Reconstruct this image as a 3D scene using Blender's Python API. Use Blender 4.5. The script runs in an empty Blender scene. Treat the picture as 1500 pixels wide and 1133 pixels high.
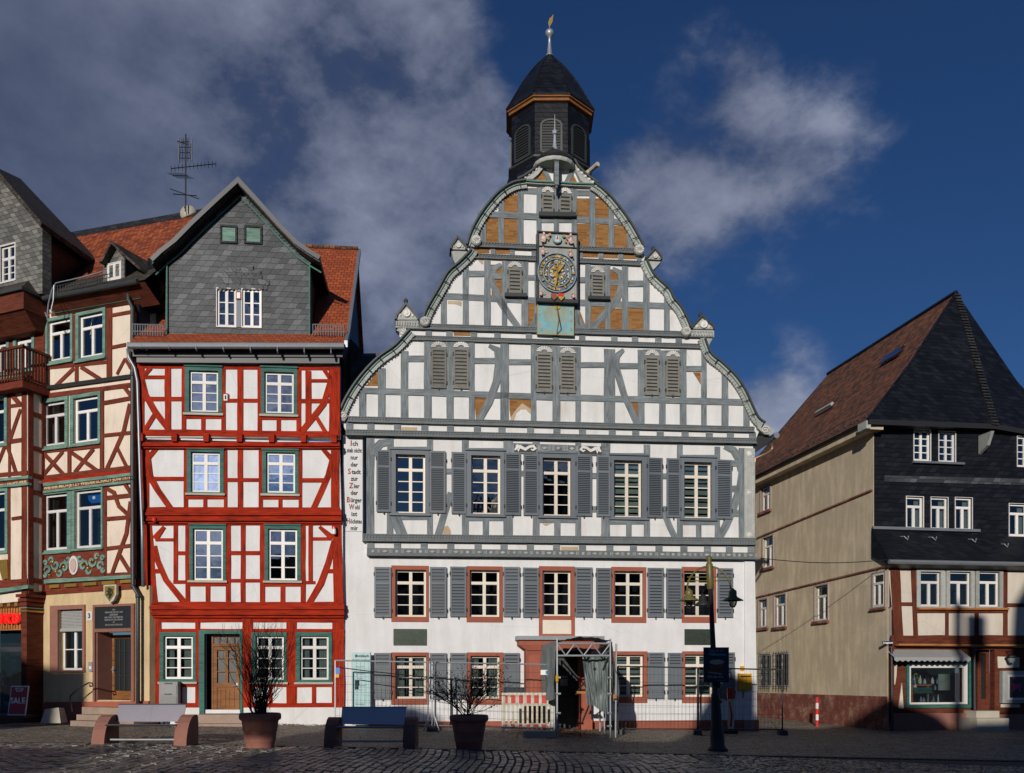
import bpy, bmesh, math, random
from mathutils import Vector, Matrix
from mathutils.geometry import tessellate_polygon
random.seed(7)
SC = bpy.context.scene
COL = SC.collection
# ------------------------------------------------------------ camera
FPX, CX, HY, EYE = 1300.0, 750.0, 985.0, 1.6
cam_d = bpy.data.cameras.new('camera')
cam_d.sensor_width = 36.0
cam_d.lens = 36.0 * FPX / 1500.0
cam_d.shift_y = (HY - 566.5) / 1500.0
cam_d.clip_start = 0.1
cam_d.clip_end = 3000
cam = bpy.data.objects.new('camera', cam_d)
cam.location = (0, 0, EYE)
cam.rotation_euler = (math.radians(90), 0, 0)
COL.objects.link(cam)
SC.camera = cam
# ------------------------------------------------------------ sun, sky, exposure
SUN_DX, SUN_DY, SUN_EL = 0.25, 1.0, math.radians(15.0)   # the light travels to +X a little and to +Y
_az = math.atan2(SUN_DX, SUN_DY)
ldir = Vector((math.sin(_az) * math.cos(SUN_EL), math.cos(_az) * math.cos(SUN_EL), -math.sin(SUN_EL)))
sun_d = bpy.data.lights.new('sun', 'SUN')
sun_d.energy = 4.35
sun_d.angle = math.radians(0.5)
sun_d.color = (1.0, 0.93, 0.84)
sun = bpy.data.objects.new('sun', sun_d)
sun.rotation_euler = ldir.to_track_quat('-Z', 'Y').to_euler()
sun.location = (-5, -20, 12)
COL.objects.link(sun)
world = bpy.data.worlds.new('World')
SC.world = world
world.use_nodes = True
nt = world.node_tree
for n in list(nt.nodes): nt.nodes.remove(n)
def N(t, typ, **kw):
    n = t.nodes.new(typ)
    for k, v in kw.items(): setattr(n, k, v)
    return n
def mathn(t, op, a, b=None, c=None, clamp=False):
    n = N(t, 'ShaderNodeMath', operation=op, use_clamp=clamp)
    for i, v in enumerate((a, b, c)):
        if v is None: continue
        if isinstance(v, (int, float)): n.inputs[i].default_value = v
        else: t.links.new(v, n.inputs[i])
    return n.outputs[0]
def mixc(t, fac, a, b, mode='MIX'):
    n = N(t, 'ShaderNodeMix', data_type='RGBA', blend_type=mode)
    for i, v in ((0, fac), (6, a), (7, b)):
        if isinstance(v, (int, float)): n.inputs[i].default_value = v
        elif isinstance(v, tuple): n.inputs[i].default_value = v if len(v) == 4 else (*v, 1)
        else: t.links.new(v, n.inputs[i])
    return n.outputs[2]
wout = N(nt, 'ShaderNodeOutputWorld')
bg = N(nt, 'ShaderNodeBackground')
bg.inputs[1].default_value = 0.056
sky = N(nt, 'ShaderNodeTexSky', sky_type='NISHITA')
sky.sun_disc = False
sky.sun_elevation = SUN_EL
sky.sun_rotation = math.atan2(-SUN_DX, -SUN_DY)
sky.air_density = 1.0; sky.dust_density = 0.2; sky.ozone_density = 3.0
tc = N(nt, 'ShaderNodeTexCoord')
gen = tc.outputs['Generated']
def px_dir(px, py):
    return Vector(((px - CX) / FPX, 1.0, (HY - py) / FPX)).normalized()
def blob(px, py, r, amp, sx=1.0): return blob_dir(px_dir(px, py), r, amp, sx)
def blob_dir(c, r, amp, sx=1.0):
    s = N(nt, 'ShaderNodeVectorMath', operation='SUBTRACT')
    nt.links.new(gen, s.inputs[0]); s.inputs[1].default_value = c
    m = N(nt, 'ShaderNodeVectorMath', operation='MULTIPLY')
    nt.links.new(s.outputs[0], m.inputs[0]); m.inputs[1].default_value = (sx, 1, 1)
    l = N(nt, 'ShaderNodeVectorMath', operation='LENGTH')
    nt.links.new(m.outputs[0], l.inputs[0])
    q = mathn(nt, 'DIVIDE', l.outputs['Value'], r)
    q = mathn(nt, 'SUBTRACT', 1.0, q, clamp=True)
    q = mathn(nt, 'SMOOTH_MIN', q, 0.8, 0.3)
    return mathn(nt, 'MULTIPLY', q, amp)
dens = None
for b in ((110, 60, .38, .95, 1), (330, 120, .28, .8, .9), (480, 80, .20, .95, 1), (470, 300, .22, .72, 1), (560, 110, .13, .5, 1.2), (540, 420, .22, .68, 1.3), (600, 500, .16, .6, 1.1), (620, 60, .10, .40, 2.0),
          (690, 205, .07, .62, .8), (985, 215, .15, .58, .9), (1060, 280, .12, .52, 1.0), (1210, 230, .08, .58, .8), (1090, 110, .06, .46, 1.6), (930, 320, .10, .45, 1),
          (1130, 570, .07, .50, .9), (1130, 625, .06, .5, .8), (90, 270, .10, .30, .7),
          (Vector((-.14, -1, .22)).normalized(), .17, .95, 1), (Vector((-.30, -1, .16)).normalized(), .2, .6, 1), (Vector((.35, -1, .3)).normalized(), .2, .5, 1)):
    v = blob(*b) if len(b) == 5 else blob_dir(*b)
    dens = v if dens is None else mathn(nt, 'ADD', dens, v)
dens = mathn(nt, 'MINIMUM', dens, 1.0)
def wnoise(scale, detail, rough, dist, stretch):
    mp = N(nt, 'ShaderNodeMapping'); nt.links.new(gen, mp.inputs[0])
    mp.inputs['Scale'].default_value = stretch
    mp.inputs['Rotation'].default_value = (0, math.radians(-35), 0)
    n = N(nt, 'ShaderNodeTexNoise'); nt.links.new(mp.outputs[0], n.inputs['Vector'])
    n.inputs['Scale'].default_value = scale; n.inputs['Detail'].default_value = detail
    n.inputs['Roughness'].default_value = rough; n.inputs['Distortion'].default_value = dist
    return n.outputs[0]
na = wnoise(5.0, 10, .56, .0, (1.0, 1.0, 1.35))
nb = wnoise(12.0, 10, .62, .15, (1.0, 1.0, 1.5))
nz = mathn(nt, 'ADD', mathn(nt, 'MULTIPLY', na, .65), mathn(nt, 'MULTIPLY', nb, .35))
# noise adds to the cloud blobs placed behind the viewer for window reflections
sep = N(nt, 'ShaderNodeSeparateXYZ'); nt.links.new(gen, sep.inputs[0])
back = mathn(nt, 'MULTIPLY', mathn(nt, 'LESS_THAN', sep.outputs[1], 0.0), 0.16)
dens = mathn(nt, 'ADD', dens, back)
cl = mathn(nt, 'ADD', mathn(nt, 'MULTIPLY', dens, 0.95), mathn(nt, 'MULTIPLY', mathn(nt, 'SUBTRACT', nz, 0.5), 2.9))
cl = mathn(nt, 'SUBTRACT', cl, 0.20)
mr = N(nt, 'ShaderNodeMapRange', interpolation_type='SMOOTHSTEP'); nt.links.new(cl, mr.inputs[0])
mr.inputs[1].default_value = 0.0; mr.inputs[2].default_value = 0.66
cm = mathn(nt, 'MULTIPLY', mr.outputs[0], mathn(nt, 'MULTIPLY', dens, 5.0, clamp=True))
CLOUD_A, CLOUD_B = (1.25, 1.65, 3.0), (7.0, 7.8, 10.2)
lft = N(nt, 'ShaderNodeMapRange', interpolation_type='SMOOTHSTEP'); nt.links.new(sep.outputs[0], lft.inputs[0]); lft.inputs[1].default_value = -.42; lft.inputs[2].default_value = -.16; lft.inputs[3].default_value = .22
ccol = mixc(nt, mathn(nt, 'MULTIPLY', mathn(nt, 'MULTIPLY', mathn(nt, 'SUBTRACT', nz, .40), 4.0, clamp=True), lft.outputs[0]), CLOUD_A, CLOUD_B)
sdt = N(nt, 'ShaderNodeVectorMath', operation='DOT_PRODUCT'); nt.links.new(gen, sdt.inputs[0]); sdt.inputs[1].default_value = -ldir
glow = mathn(nt, 'ADD', 1.0, mathn(nt, 'MULTIPLY', mathn(nt, 'POWER', mathn(nt, 'MAXIMUM', sdt.outputs['Value'], 0.0), 24), 7.0))
gv = N(nt, 'ShaderNodeCombineXYZ')
for i in range(3): nt.links.new(glow, gv.inputs[i])
ccol = mixc(nt, 1.0, ccol, gv.outputs[0], 'MULTIPLY')
skyc = mixc(nt, 1.0, sky.outputs[0], (0.36, 0.60, 0.98), 'MULTIPLY')
fin = mixc(nt, mathn(nt, 'MULTIPLY', cm, .85), skyc, ccol)
nt.links.new(fin, bg.inputs[0]); nt.links.new(bg.outputs[0], wout.inputs[0])
SC.view_settings.view_transform = 'Standard'
SC.view_settings.look = 'None'
SC.view_settings.exposure = -0.3
SC.view_settings.gamma = 1.0

# ------------------------------------------------------------ materials
def newmat(name):
    m = bpy.data.materials.new(name); m.use_nodes = True
    t = m.node_tree; b = t.nodes['Principled BSDF']
    return m, t, b
def noise(t, vec, scale, detail=5, rough=.6, dist=0.0):
    n = N(t, 'ShaderNodeTexNoise')
    if vec is not None: t.links.new(vec, n.inputs['Vector'])
    n.inputs['Scale'].default_value = scale; n.inputs['Detail'].default_value = detail
    n.inputs['Roughness'].default_value = rough; n.inputs['Distortion'].default_value = dist
    return n.outputs[0]
def coord(t, kind='UV', scale=(1, 1, 1), rot=(0, 0, 0)):
    c = N(t, 'ShaderNodeTexCoord')
    mp = N(t, 'ShaderNodeMapping'); t.links.new(c.outputs[kind], mp.inputs[0])
    mp.inputs['Scale'].default_value = scale; mp.inputs['Rotation'].default_value = rot
    return mp.outputs[0]
def ramp(t, fac, stops):
    r = N(t, 'ShaderNodeValToRGB'); t.links.new(fac, r.inputs[0])
    e = r.color_ramp.elements
    while len(e) < len(stops): e.new(.5)
    for i, (p, c) in enumerate(stops):
        e[i].position = p; e[i].color = (*c, 1) if len(c) == 3 else c
    return r.outputs[0]
def bump(t, b, h, strength, dist=.01):
    n = N(t, 'ShaderNodeBump'); t.links.new(h, n.inputs['Height'])
    n.inputs['Strength'].default_value = strength; n.inputs['Distance'].default_value = dist
    t.links.new(n.outputs[0], b.inputs['Normal'])
def mul(c, k): return tuple(min(1, x * k) for x in c)
def plain(name, col, rough=.7, var=.18, scale=2.5, bs=.25, bscale=60, metal=0.0, spec=.5, col2=None, coat=0.0):
    m, t, b = newmat(name)
    v = coord(t, 'Object')
    n = noise(t, v, scale, 6, .65)
    n2 = noise(t, v, scale * 9, 4, .6)
    nn = mathn(t, 'ADD', mathn(t, 'MULTIPLY', n, .6), mathn(t, 'MULTIPLY', n2, .4))
    c = ramp(t, nn, [(.33, mul(col, 1 - var)), (.5, col), (.68, col2 or mul(col, 1 + var * .6))])
    oi = N(t, 'ShaderNodeObjectInfo'); hv = N(t, 'ShaderNodeHueSaturation'); t.links.new(mathn(t, 'ADD', .86, mathn(t, 'MULTIPLY', oi.outputs['Random'], .28)), hv.inputs['Value']); t.links.new(c, hv.inputs['Color']); c = hv.outputs[0]
    t.links.new(c, b.inputs['Base Color'])
    b.inputs['Roughness'].default_value = rough; b.inputs['Metallic'].default_value = metal
    b.inputs['Specular IOR Level'].default_value = spec
    b.inputs['Coat Weight'].default_value = coat
    if bs: bump(t, b, noise(t, v, bscale, 4, .6), bs, .004)
    return m
def timber(name, col, dark, var=.35, rough=.75, wear=None):
    m, t, b = newmat(name)
    v = coord(t, 'UV', (1.3, 26, 1))
    g = noise(t, v, 1.6, 6, .65, .6)
    v2 = coord(t, 'UV', (1, 3, 1))
    g2 = noise(t, v2, 2.2, 4, .6)
    vo = coord(t, 'Object')
    g3 = noise(t, vo, .9, 4, .6)
    s = mathn(t, 'ADD', mathn(t, 'MULTIPLY', g, .55), mathn(t, 'ADD', mathn(t, 'MULTIPLY', g2, .25), mathn(t, 'MULTIPLY', g3, .20)))
    st = [(.38, dark), (.48, col), (.58, mul(col, 1 + var))]
    if wear: st.append((.66, wear))
    c = ramp(t, s, st)
    t.links.new(c, b.inputs['Base Color']); b.inputs['Roughness'].default_value = rough
    b.inputs['Specular IOR Level'].default_value = .12
    bump(t, b, g, .8, .008)
    return m
def plaster(name, col, stain, var=.06, streak=.18):
    m, t, b = newmat(name)
    v = coord(t, 'Object')
    n = noise(t, v, .8, 6, .65); n2 = noise(t, coord(t, 'Object', (3, 3, .6)), 1.3, 5, .6)
    s = mathn(t, 'ADD', mathn(t, 'MULTIPLY', n, .5), mathn(t, 'MULTIPLY', n2, .5))
    c = ramp(t, s, [(.34, stain), (.46, mul(col, 1 - var * 1.6)), (.6, col)])
    sk_ = noise(t, coord(t, 'Object', (5, 5, .35)), 1.6, 6, .7)
    c = mixc(t, mathn(t, 'MULTIPLY', ramp(t, sk_, [(.48, (0, 0, 0)), (.66, (1, 1, 1))]), streak), c, stain)
    vor = N(t, 'ShaderNodeTexVoronoi', feature='DISTANCE_TO_EDGE'); t.links.new(coord(t, 'Object', (1, 1, 1.3)), vor.inputs['Vector']); vor.inputs['Scale'].default_value = .7
    c = mixc(t, mathn(t, 'MULTIPLY', ramp(t, vor.outputs[0], [(.0, (1, 1, 1)), (.006, (0, 0, 0))]), .22), c, mul(stain, .5))
    t.links.new(c, b.inputs['Base Color']); b.inputs['Roughness'].default_value = .92
    b.inputs['Specular IOR Level'].default_value = .15
    h = mathn(t, 'ADD', noise(t, v, 70, 3, .6), mathn(t, 'MULTIPLY', noise(t, v, 5, 3, .6), 1.2))
    bump(t, b, mathn(t, 'ADD', h, mathn(t, 'MULTIPLY', noise(t, v, 1.6, 3, .5), 2.5)), .4, .010)
    return m
def courses(name, cols, mortar, w, h, mort=.012, rough=.55, bs=.5, slant=0.0, dist=.012, offs=.5, spec=.4, lich=None, step=1.0):
    # overlapping slates, tiles or bricks: each course steps out over the one below
    m, t, b = newmat(name)
    c = N(t, 'ShaderNodeTexCoord'); sp = N(t, 'ShaderNodeSeparateXYZ'); t.links.new(c.outputs['UV'], sp.inputs[0])
    wob = noise(t, c.outputs['UV'], 3.0, 3, .5)
    u = sp.outputs[0]; vv = mathn(t, 'ADD', sp.outputs[1], mathn(t, 'MULTIPLY', mathn(t, 'SUBTRACT', wob, .5), h * .5))
    if slant:
        fr = mathn(t, 'FRACT', mathn(t, 'DIVIDE', vv, h))
        u = mathn(t, 'ADD', u, mathn(t, 'MULTIPLY', fr, slant * h))
    cb = N(t, 'ShaderNodeCombineXYZ'); t.links.new(u, cb.inputs[0]); t.links.new(vv, cb.inputs[1])
    br = N(t, 'ShaderNodeTexBrick'); t.links.new(cb.outputs[0], br.inputs['Vector'])
    br.offset = offs
    br.inputs['Scale'].default_value = 1.0
    br.inputs['Brick Width'].default_value = w; br.inputs['Row Height'].default_value = h
    br.inputs['Mortar Size'].default_value = mort; br.inputs['Mortar Smooth'].default_value = .2
    br.inputs['Bias'].default_value = 0.0
    br.inputs['Color1'].default_value = (0, 0, 0, 1); br.inputs['Color2'].default_value = (1, 1, 1, 1)
    br.inputs['Mortar'].default_value = (.5, .5, .5, 1)
    sc = N(t, 'ShaderNodeSeparateColor'); t.links.new(br.outputs['Color'], sc.inputs[0])
    big = noise(t, coord(t, 'Object'), .7, 5, .6)
    fine = noise(t, c.outputs['UV'], 24, 4, .6)
    s = mathn(t, 'ADD', mathn(t, 'MULTIPLY', sc.outputs[0], .5), mathn(t, 'ADD', mathn(t, 'MULTIPLY', mathn(t, 'SUBTRACT', big, .25), .5), mathn(t, 'MULTIPLY', mathn(t, 'SUBTRACT', fine, .5), .5)))
    cc = ramp(t, s, [(.1, cols[0]), (.45, cols[1]), (.85, cols[2])])
    if lich:
        lm = ramp(t, noise(t, coord(t, 'Object'), 5, 6, .7), [(.55, (0, 0, 0)), (.64, (1, 1, 1))])
        cc = mixc(t, mathn(t, 'MULTIPLY', lm, .6), cc, lich)
    cc = mixc(t, br.outputs['Fac'], cc, mortar)
    t.links.new(cc, b.inputs['Base Color'])
    b.inputs['Roughness'].default_value = rough; b.inputs['Specular IOR Level'].default_value = spec
    fr = mathn(t, 'FRACT', mathn(t, 'DIVIDE', vv, h))
    hh = mathn(t, 'SUBTRACT', mathn(t, 'MULTIPLY', mathn(t, 'SUBTRACT', 1.0, fr), step), mathn(t, 'MULTIPLY', br.outputs['Fac'], .8))
    hh = mathn(t, 'ADD', hh, mathn(t, 'MULTIPLY', fine, .35))
    hh = mathn(t, 'ADD', hh, mathn(t, 'MULTIPLY', sc.outputs[0], .35))
    bump(t, b, hh, bs, dist)
    return m
def setts_mat(name, c0, c1, mortar, size, rough=.6):
    m, t, b = newmat(name)
    v = coord(t, 'UV', (1, 1, 1))
    wb = N(t, 'ShaderNodeVectorMath', operation='ADD'); t.links.new(v, wb.inputs[0])
    nn = N(t, 'ShaderNodeTexNoise'); t.links.new(v, nn.inputs['Vector']); nn.inputs['Scale'].default_value = 1.2
    sc = N(t, 'ShaderNodeVectorMath', operation='SCALE'); t.links.new(nn.outputs[1], sc.inputs[0]); sc.inputs['Scale'].default_value = .35
    t.links.new(sc.outputs[0], wb.inputs[1])
    vo = N(t, 'ShaderNodeTexVoronoi', feature='DISTANCE_TO_EDGE'); t.links.new(wb.outputs[0], vo.inputs['Vector'])
    vo.inputs['Scale'].default_value = 1 / size; vo.inputs['Randomness'].default_value = .55
    v1 = N(t, 'ShaderNodeTexVoronoi', feature='F1'); t.links.new(wb.outputs[0], v1.inputs['Vector'])
    v1.inputs['Scale'].default_value = 1 / size; v1.inputs['Randomness'].default_value = .55
    sp = N(t, 'ShaderNodeSeparateColor'); t.links.new(v1.outputs['Color'], sp.inputs[0])
    big = noise(t, v, .5, 5, .6)
    fac = mathn(t, 'ADD', mathn(t, 'MULTIPLY', sp.outputs[0], .5), mathn(t, 'MULTIPLY', big, .5))
    c = ramp(t, fac, [(.2, c0), (.8, c1)])
    e = ramp(t, vo.outputs[0], [(.03, (1, 1, 1)), (.12, (0, 0, 0))])
    c = mixc(t, e, c, mortar)
    t.links.new(c, b.inputs['Base Color'])
    b.inputs['Roughness'].default_value = rough
    h = ramp(t, vo.outputs[0], [(.0, (0, 0, 0)), (.22, (1, 1, 1))])
    hh = mathn(t, 'ADD', h, mathn(t, 'MULTIPLY', sp.outputs[1], .5))
    bump(t, b, mathn(t, 'ADD', hh, mathn(t, 'MULTIPLY', noise(t, v, 40, 3), .25)), .9, .02)
    return m
def glass_mat(name, tint=(.55, .6, .62), refl=.05):
    m, t, b = newmat(name)
    out = t.nodes['Material Output']
    t.nodes.remove(b)
    gl = N(t, 'ShaderNodeBsdfGlossy'); gl.inputs['Roughness'].default_value = .02; gl.inputs['Color'].default_value = (.9, .95, 1, 1)
    tr = N(t, 'ShaderNodeBsdfTransparent'); tr.inputs['Color'].default_value = (*tint, 1)
    fr = N(t, 'ShaderNodeFresnel'); fr.inputs['IOR'].default_value = 1.5
    bm = N(t, 'ShaderNodeBump'); bm.inputs['Strength'].default_value = .3; bm.inputs['Distance'].default_value = .01
    t.links.new(noise(t, coord(t, 'Object'), 2.2, 2, .5), bm.inputs['Height'])
    t.links.new(bm.outputs[0], gl.inputs['Normal'])
    f = mathn(t, 'ADD', mathn(t, 'MULTIPLY', fr.outputs[0], 1.6), refl, clamp=True)
    mx = N(t, 'ShaderNodeMixShader'); t.links.new(f, mx.inputs[0]); t.links.new(tr.outputs[0], mx.inputs[1]); t.links.new(gl.outputs[0], mx.inputs[2])
    t.links.new(mx.outputs[0], out.inputs[0])
    return m
M = {}
M['white'] = plaster('white_plaster', (.72, .715, .70), (.58, .56, .52))
M['white_wall'] = plaster('white_wall_plaster', (.72, .72, .72), (.62, .60, .57))
M['cream'] = plaster('cream_plaster', (.77, .66, .54), (.58, .47, .37))
M['cream2'] = plaster('pale_cream_plaster', (.62, .56, .47), (.45, .40, .32))
M['ochre'] = plaster('ochre_plaster', (.66, .50, .29), (.48, .34, .19), .12)
M['beige'] = plaster('beige_render', (.64, .54, .385), (.50, .42, .29), .16, .03)
M['mudcoat'] = plaster('sand_undercoat', (.52, .40, .27), (.38, .27, .17), .1)
M['grey_timber'] = timber('grey_blue_timber', (.155, .175, .185), (.085, .10, .11), .45, wear=(.36, .36, .32))
M['grey_paint'] = plain('grey_blue_paint', (.115, .135, .155), .55, .12, bs=.1)
M['carved'] = plain('carved_grey_board', (.33, .34, .32), .7, .3, 6, .5, 90)
M['carved_dark'] = plain('carved_dark_grey_board', (.12, .135, .14), .7, .3, 6, .4, 90)
M['carved_white'] = plain('white_carving_paint', (.62, .60, .56), .7, .2, 8, .3, 60)
M['red_timber'] = timber('red_timber', (.27, .019, .005), (.085, .006, .002), .55)
M['oxblood'] = timber('oxblood_timber', (.145, .032, .018), (.05, .012, .008), .45)
M['brown_timber'] = timber('brown_timber', (.10, .028, .016), (.035, .010, .007), .5)
M['teal'] = timber('green_painted_wood', (.035, .115, .095), (.015, .05, .045), .4, .5)
M['pale_teal'] = timber('weathered_green_wood', (.13, .22, .18), (.06, .12, .10), .5, .6)
M['brown_wood'] = timber('brown_door_wood', (.20, .085, .03), (.10, .04, .015), .4, .5)
M['orange_wood'] = timber('fresh_brown_board', (.36, .15, .05), (.2, .08, .03), .3, .6)
M['sash'] = plain('cream_window_paint', (.68, .62, .52), .5, .08, bs=.05)
M['sash_white'] = plain('white_window_paint', (.70, .68, .65), .5, .08, bs=.05)
M['sandstone'] = plain('red_sandstone', (.30, .085, .05), .85, .22, 3, .4, 50)
M['stone_pink'] = plain('brown_red_stone', (.26, .115, .085), .85, .2, 4, .5, 70)
M['plinth_red'] = plain('peeling_red_plinth', (.17, .05, .035), .85, .4, 2.2, .6, 30, col2=(.38, .27, .19))
M['terracotta'] = plain('terracotta', (.33, .135, .095), .8, .25, 4, .3, 40)
M['step_stone'] = plain('worn_step_stone', (.30, .22, .17), .85, .25, 3, .5, 40)
M['pale_stone'] = plain('pale_stone', (.42, .38, .31), .85, .2, 3, .4, 40)
M['zinc'] = plain('zinc_sheet', (.27, .29, .31), .45, .15, 2, .05, 20, metal=.6)
M['verge_grey'] = plain('grey_painted_metal', (.055, .06, .065), .5, .15, 2, .05, 20)
M['mid_grey'] = plain('grey_sheet_cabinet', (.17, .175, .175), .45, .12, 2, .05, 20)
M['frame_grey'] = plain('weathered_pinkish_frame', (.33, .27, .24), .7, .2, 6, .2, 50)
M['dark_metal'] = plain('dark_painted_metal', (.045, .05, .05), .5, .2, 3, .1, 40, metal=.2)
M['black'] = plain('black_iron', (.018, .018, .02), .5, .2, 3, .1, 40)
M['verdigris'] = plain('verdigris_pipe', (.10, .26, .21), .6, .3, 8, .2, 40)
M['copper'] = plain('copper_pipe', (.42, .27, .17), .4, .25, 5, .05, 20, metal=.8)
M['galv'] = plain('galvanised_steel', (.36, .39, .41), .45, .2, 6, .1, 40, metal=.5)
M['steel'] = plain('polished_bench_steel', (.36, .33, .35), .33, .08, 4, .05, 15, metal=1.0)
M['gold'] = plain('gilding', (.55, .34, .07), .35, .25, 12, .2, 50, metal=.7)
M['olive'] = plain('olive_bronze_paint', (.13, .115, .035), .45, .3, 5, .1, 40)
M['brick'] = courses('ochre_brick_infill', [(.19, .085, .028), (.28, .135, .045), (.36, .19, .07)], (.26, .145, .06), .24, .07, .009, .9, .6, 0, .006, spec=.1, step=0)
M['slate'] = courses('slate_cladding', [(.024, .027, .031), (.05, .055, .062), (.15, .158, .17)], (.02, .022, .025), .24, .155, .003, .5, .9, .6, .016)
M['slate_old'] = courses('old_slate_cladding', [(.07, .07, .065), (.15, .145, .13), (.27, .26, .23)], (.03, .03, .028), .2, .13, .006, .6, .8, .7, .012)
M['slate_dark'] = courses('dark_slate', [(.0035, .0045, .007), (.0075, .009, .0135), (.018, .021, .028)], (.002, .002, .003), .24, .145, .005, .48, .9, .8, .012, spec=.25)
M['slate_roof'] = courses('slate_roofing', [(.014, .014, .015), (.026, .026, .028), (.055, .053, .05)], (.006, .006, .006), .26, .15, .005, .55, .8, .8, .010, lich=(.07, .065, .05))
M['roof_brown'] = courses('mossy_dark_roofing', [(.02, .016, .013), (.045, .036, .028), (.10, .085, .065)], (.01, .008, .007), .22, .16, .006, .8, .9, 0, .014, lich=(.12, .11, .08))
M['tile'] = courses('orange_roof_tiles', [(.14, .028, .010), (.36, .075, .020), (.55, .16, .045)], (.06, .015, .008), .18, .17, .01, .75, 1.0, 0, .02, lich=(.07, .04, .025))
M['tile_new'] = courses('bright_roof_tiles', [(.26, .055, .02), (.36, .08, .026), (.44, .11, .04)], (.12, .025, .01), .18, .17, .01, .7, 1.0, 0, .02)
M['tile_old'] = courses('weathered_roof_tiles', [(.06, .028, .018), (.19, .068, .03), (.36, .135, .058)], (.03, .012, .008), .18, .16, .01, .8, 1.0, 0, .02, lich=(.10, .08, .045))
M['pave'] = setts_mat('small_paving_setts', (.15, .13, .10), (.40, .35, .275), (.035, .03, .024), .095)
M['glass'] = glass_mat('window_glass')
M['glass_refl'] = glass_mat('reflecting_window_glass', (.35, .4, .42), .13)
M['glass_bright'] = glass_mat('cloud_reflecting_glass', (.3, .34, .36), .42)
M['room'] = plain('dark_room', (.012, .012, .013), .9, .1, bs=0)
M['curtain'] = plain('grey_green_curtain', (.26, .31, .27), .9, .3, 7, .3, 20)
M['bronze'] = plain('green_bronze_plaque', (.035, .05, .035), .5, .5, 9, .7, 45, metal=.4)
M['blackboard'] = plain('black_stone_tablet', (.02, .022, .024), .4, .2, bs=.1)
M['ink'] = plain('black_letter_paint', (.03, .03, .03), .7, .1, bs=0)
M['ink_red'] = plain('red_letter_paint', (.30, .03, .02), .7, .1, bs=0)
M['grey_letters'] = plain('grey_letter_paint', (.30, .30, .29), .6, .1, bs=0)
M['gold_letters'] = plain('cream_letter_paint', (.60, .48, .27), .6, .1, bs=0)
M['blue_sticker'] = plain('blue_sticker', (.01, .16, .50), .5, .08, bs=0)
M['sundial_blue'] = plain('sky_blue_board', (.16, .34, .38), .7, .25, 5, .2, 40)
M['clock_blue'] = plain('pale_blue_ring_paint', (.16, .26, .34), .6, .2, 8, .1, 40)
M['pink'] = plain('painted_figure_pink', (.62, .42, .36), .7, .2, 12, .3, 50)
M['bright_red'] = plain('bright_red_paint', (.55, .015, .012), .4, .1, bs=0)
M['sign_red'] = plain('red_poster', (.32, .012, .02), .5, .1, bs=0)
M['barrier_white'] = plain('dirty_white_plastic', (.60, .56, .44), .5, .25, 8, .2, 40)
M['yellow'] = plain('yellow_sheet', (.60, .30, .005), .45, .1, bs=0)
M['poster_navy'] = plain('navy_poster', (.012, .028, .05), .4, .15, bs=0)
M['ice'] = plain('frosted_info_panel', (.42, .60, .60), .25, .1, 2, 0, coat=.3)
M['tarp'] = plain('grey_green_tarpaulin', (.13, .16, .16), .5, .3, 2, .9, 9)
M['leaf_brown'] = plain('dry_leaf', (.19, .085, .03), .8, .4, 20, 0)
M['twig'] = plain('dark_twig', (.055, .028, .018), .85, .3, 20, .2, 60)
M['leaf'] = plain('dull_leaf', (.10, .055, .022), .7, .4, 20, 0)
M['soil'] = plain('potting_soil', (.03, .02, .014), .95, .3, 20, .8, 60)
M['asphalt'] = plain('asphalt', (.05, .05, .05), .8, .2, 3, .4, 80)
def stones_mat():
    m, t, b = newmat('road_setts')
    g = N(t, 'ShaderNodeNewGeometry')
    v = coord(t, 'Object')
    f = mathn(t, 'ADD', mathn(t, 'MULTIPLY', g.outputs['Random Per Island'], .6), mathn(t, 'MULTIPLY', noise(t, v, 14, 5), .4))
    t.links.new(ramp(t, f, [(.15, (.085, .077, .066)), (.5, (.18, .163, .14)), (.85, (.34, .315, .28))]), b.inputs['Base Color'])
    r = mathn(t, 'ADD', .16, mathn(t, 'MULTIPLY', noise(t, v, 6, 4), .5)); t.links.new(r, b.inputs['Roughness'])
    bump(t, b, noise(t, v, 40, 4), .5, .006)
    return m
M['setts'] = stones_mat()
# ------------------------------------------------------------ geometry helpers
class Fac:
    """an upright plane through world point P=(x,y), running along angle ang; s runs along it, d stands out from it"""
    def __init__(s, P, ang):
        s.P = P; s.a = ang; s.u = (math.cos(ang), math.sin(ang)); s.n = (math.sin(ang), -math.cos(ang))
    def pix(s, px, py, d=0.0):
        rx = (px - CX) / FPX
        qx, qy = s.P[0] + s.n[0] * d, s.P[1] + s.n[1] * d
        t = (qx * s.n[0] + qy * s.n[1]) / (rx * s.n[0] + s.n[1])
        X, Y = rx * t, t
        return ((X - qx) * s.u[0] + (Y - qy) * s.u[1], EYE + (HY - py) / FPX * t)
    def mpp(s, px, d=0.0):
        rx = (px - CX) / FPX
        qx, qy = s.P[0] + s.n[0] * d, s.P[1] + s.n[1] * d
        return (qx * s.n[0] + qy * s.n[1]) / (rx * s.n[0] + s.n[1]) / FPX
    def rect(s, x0, y0, x1, y1, d=0.0):
        ym, xm = (y0 + y1) / 2, (x0 + x1) / 2
        a = s.pix(x0, ym, d)[0]; b = s.pix(x1, ym, d)[0]
        return a, s.pix(xm, y1, d)[1], b, s.pix(xm, y0, d)[1]
def gz(X): return max(-.2, min(.16, -.02 * X))
def ground(px, py):
    z = 0
    for _ in range(6):
        Y = (EYE - z) * FPX / (py - HY); X = (px - CX) / FPX * Y; z = gz(X)
    return X, Y, z
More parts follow.
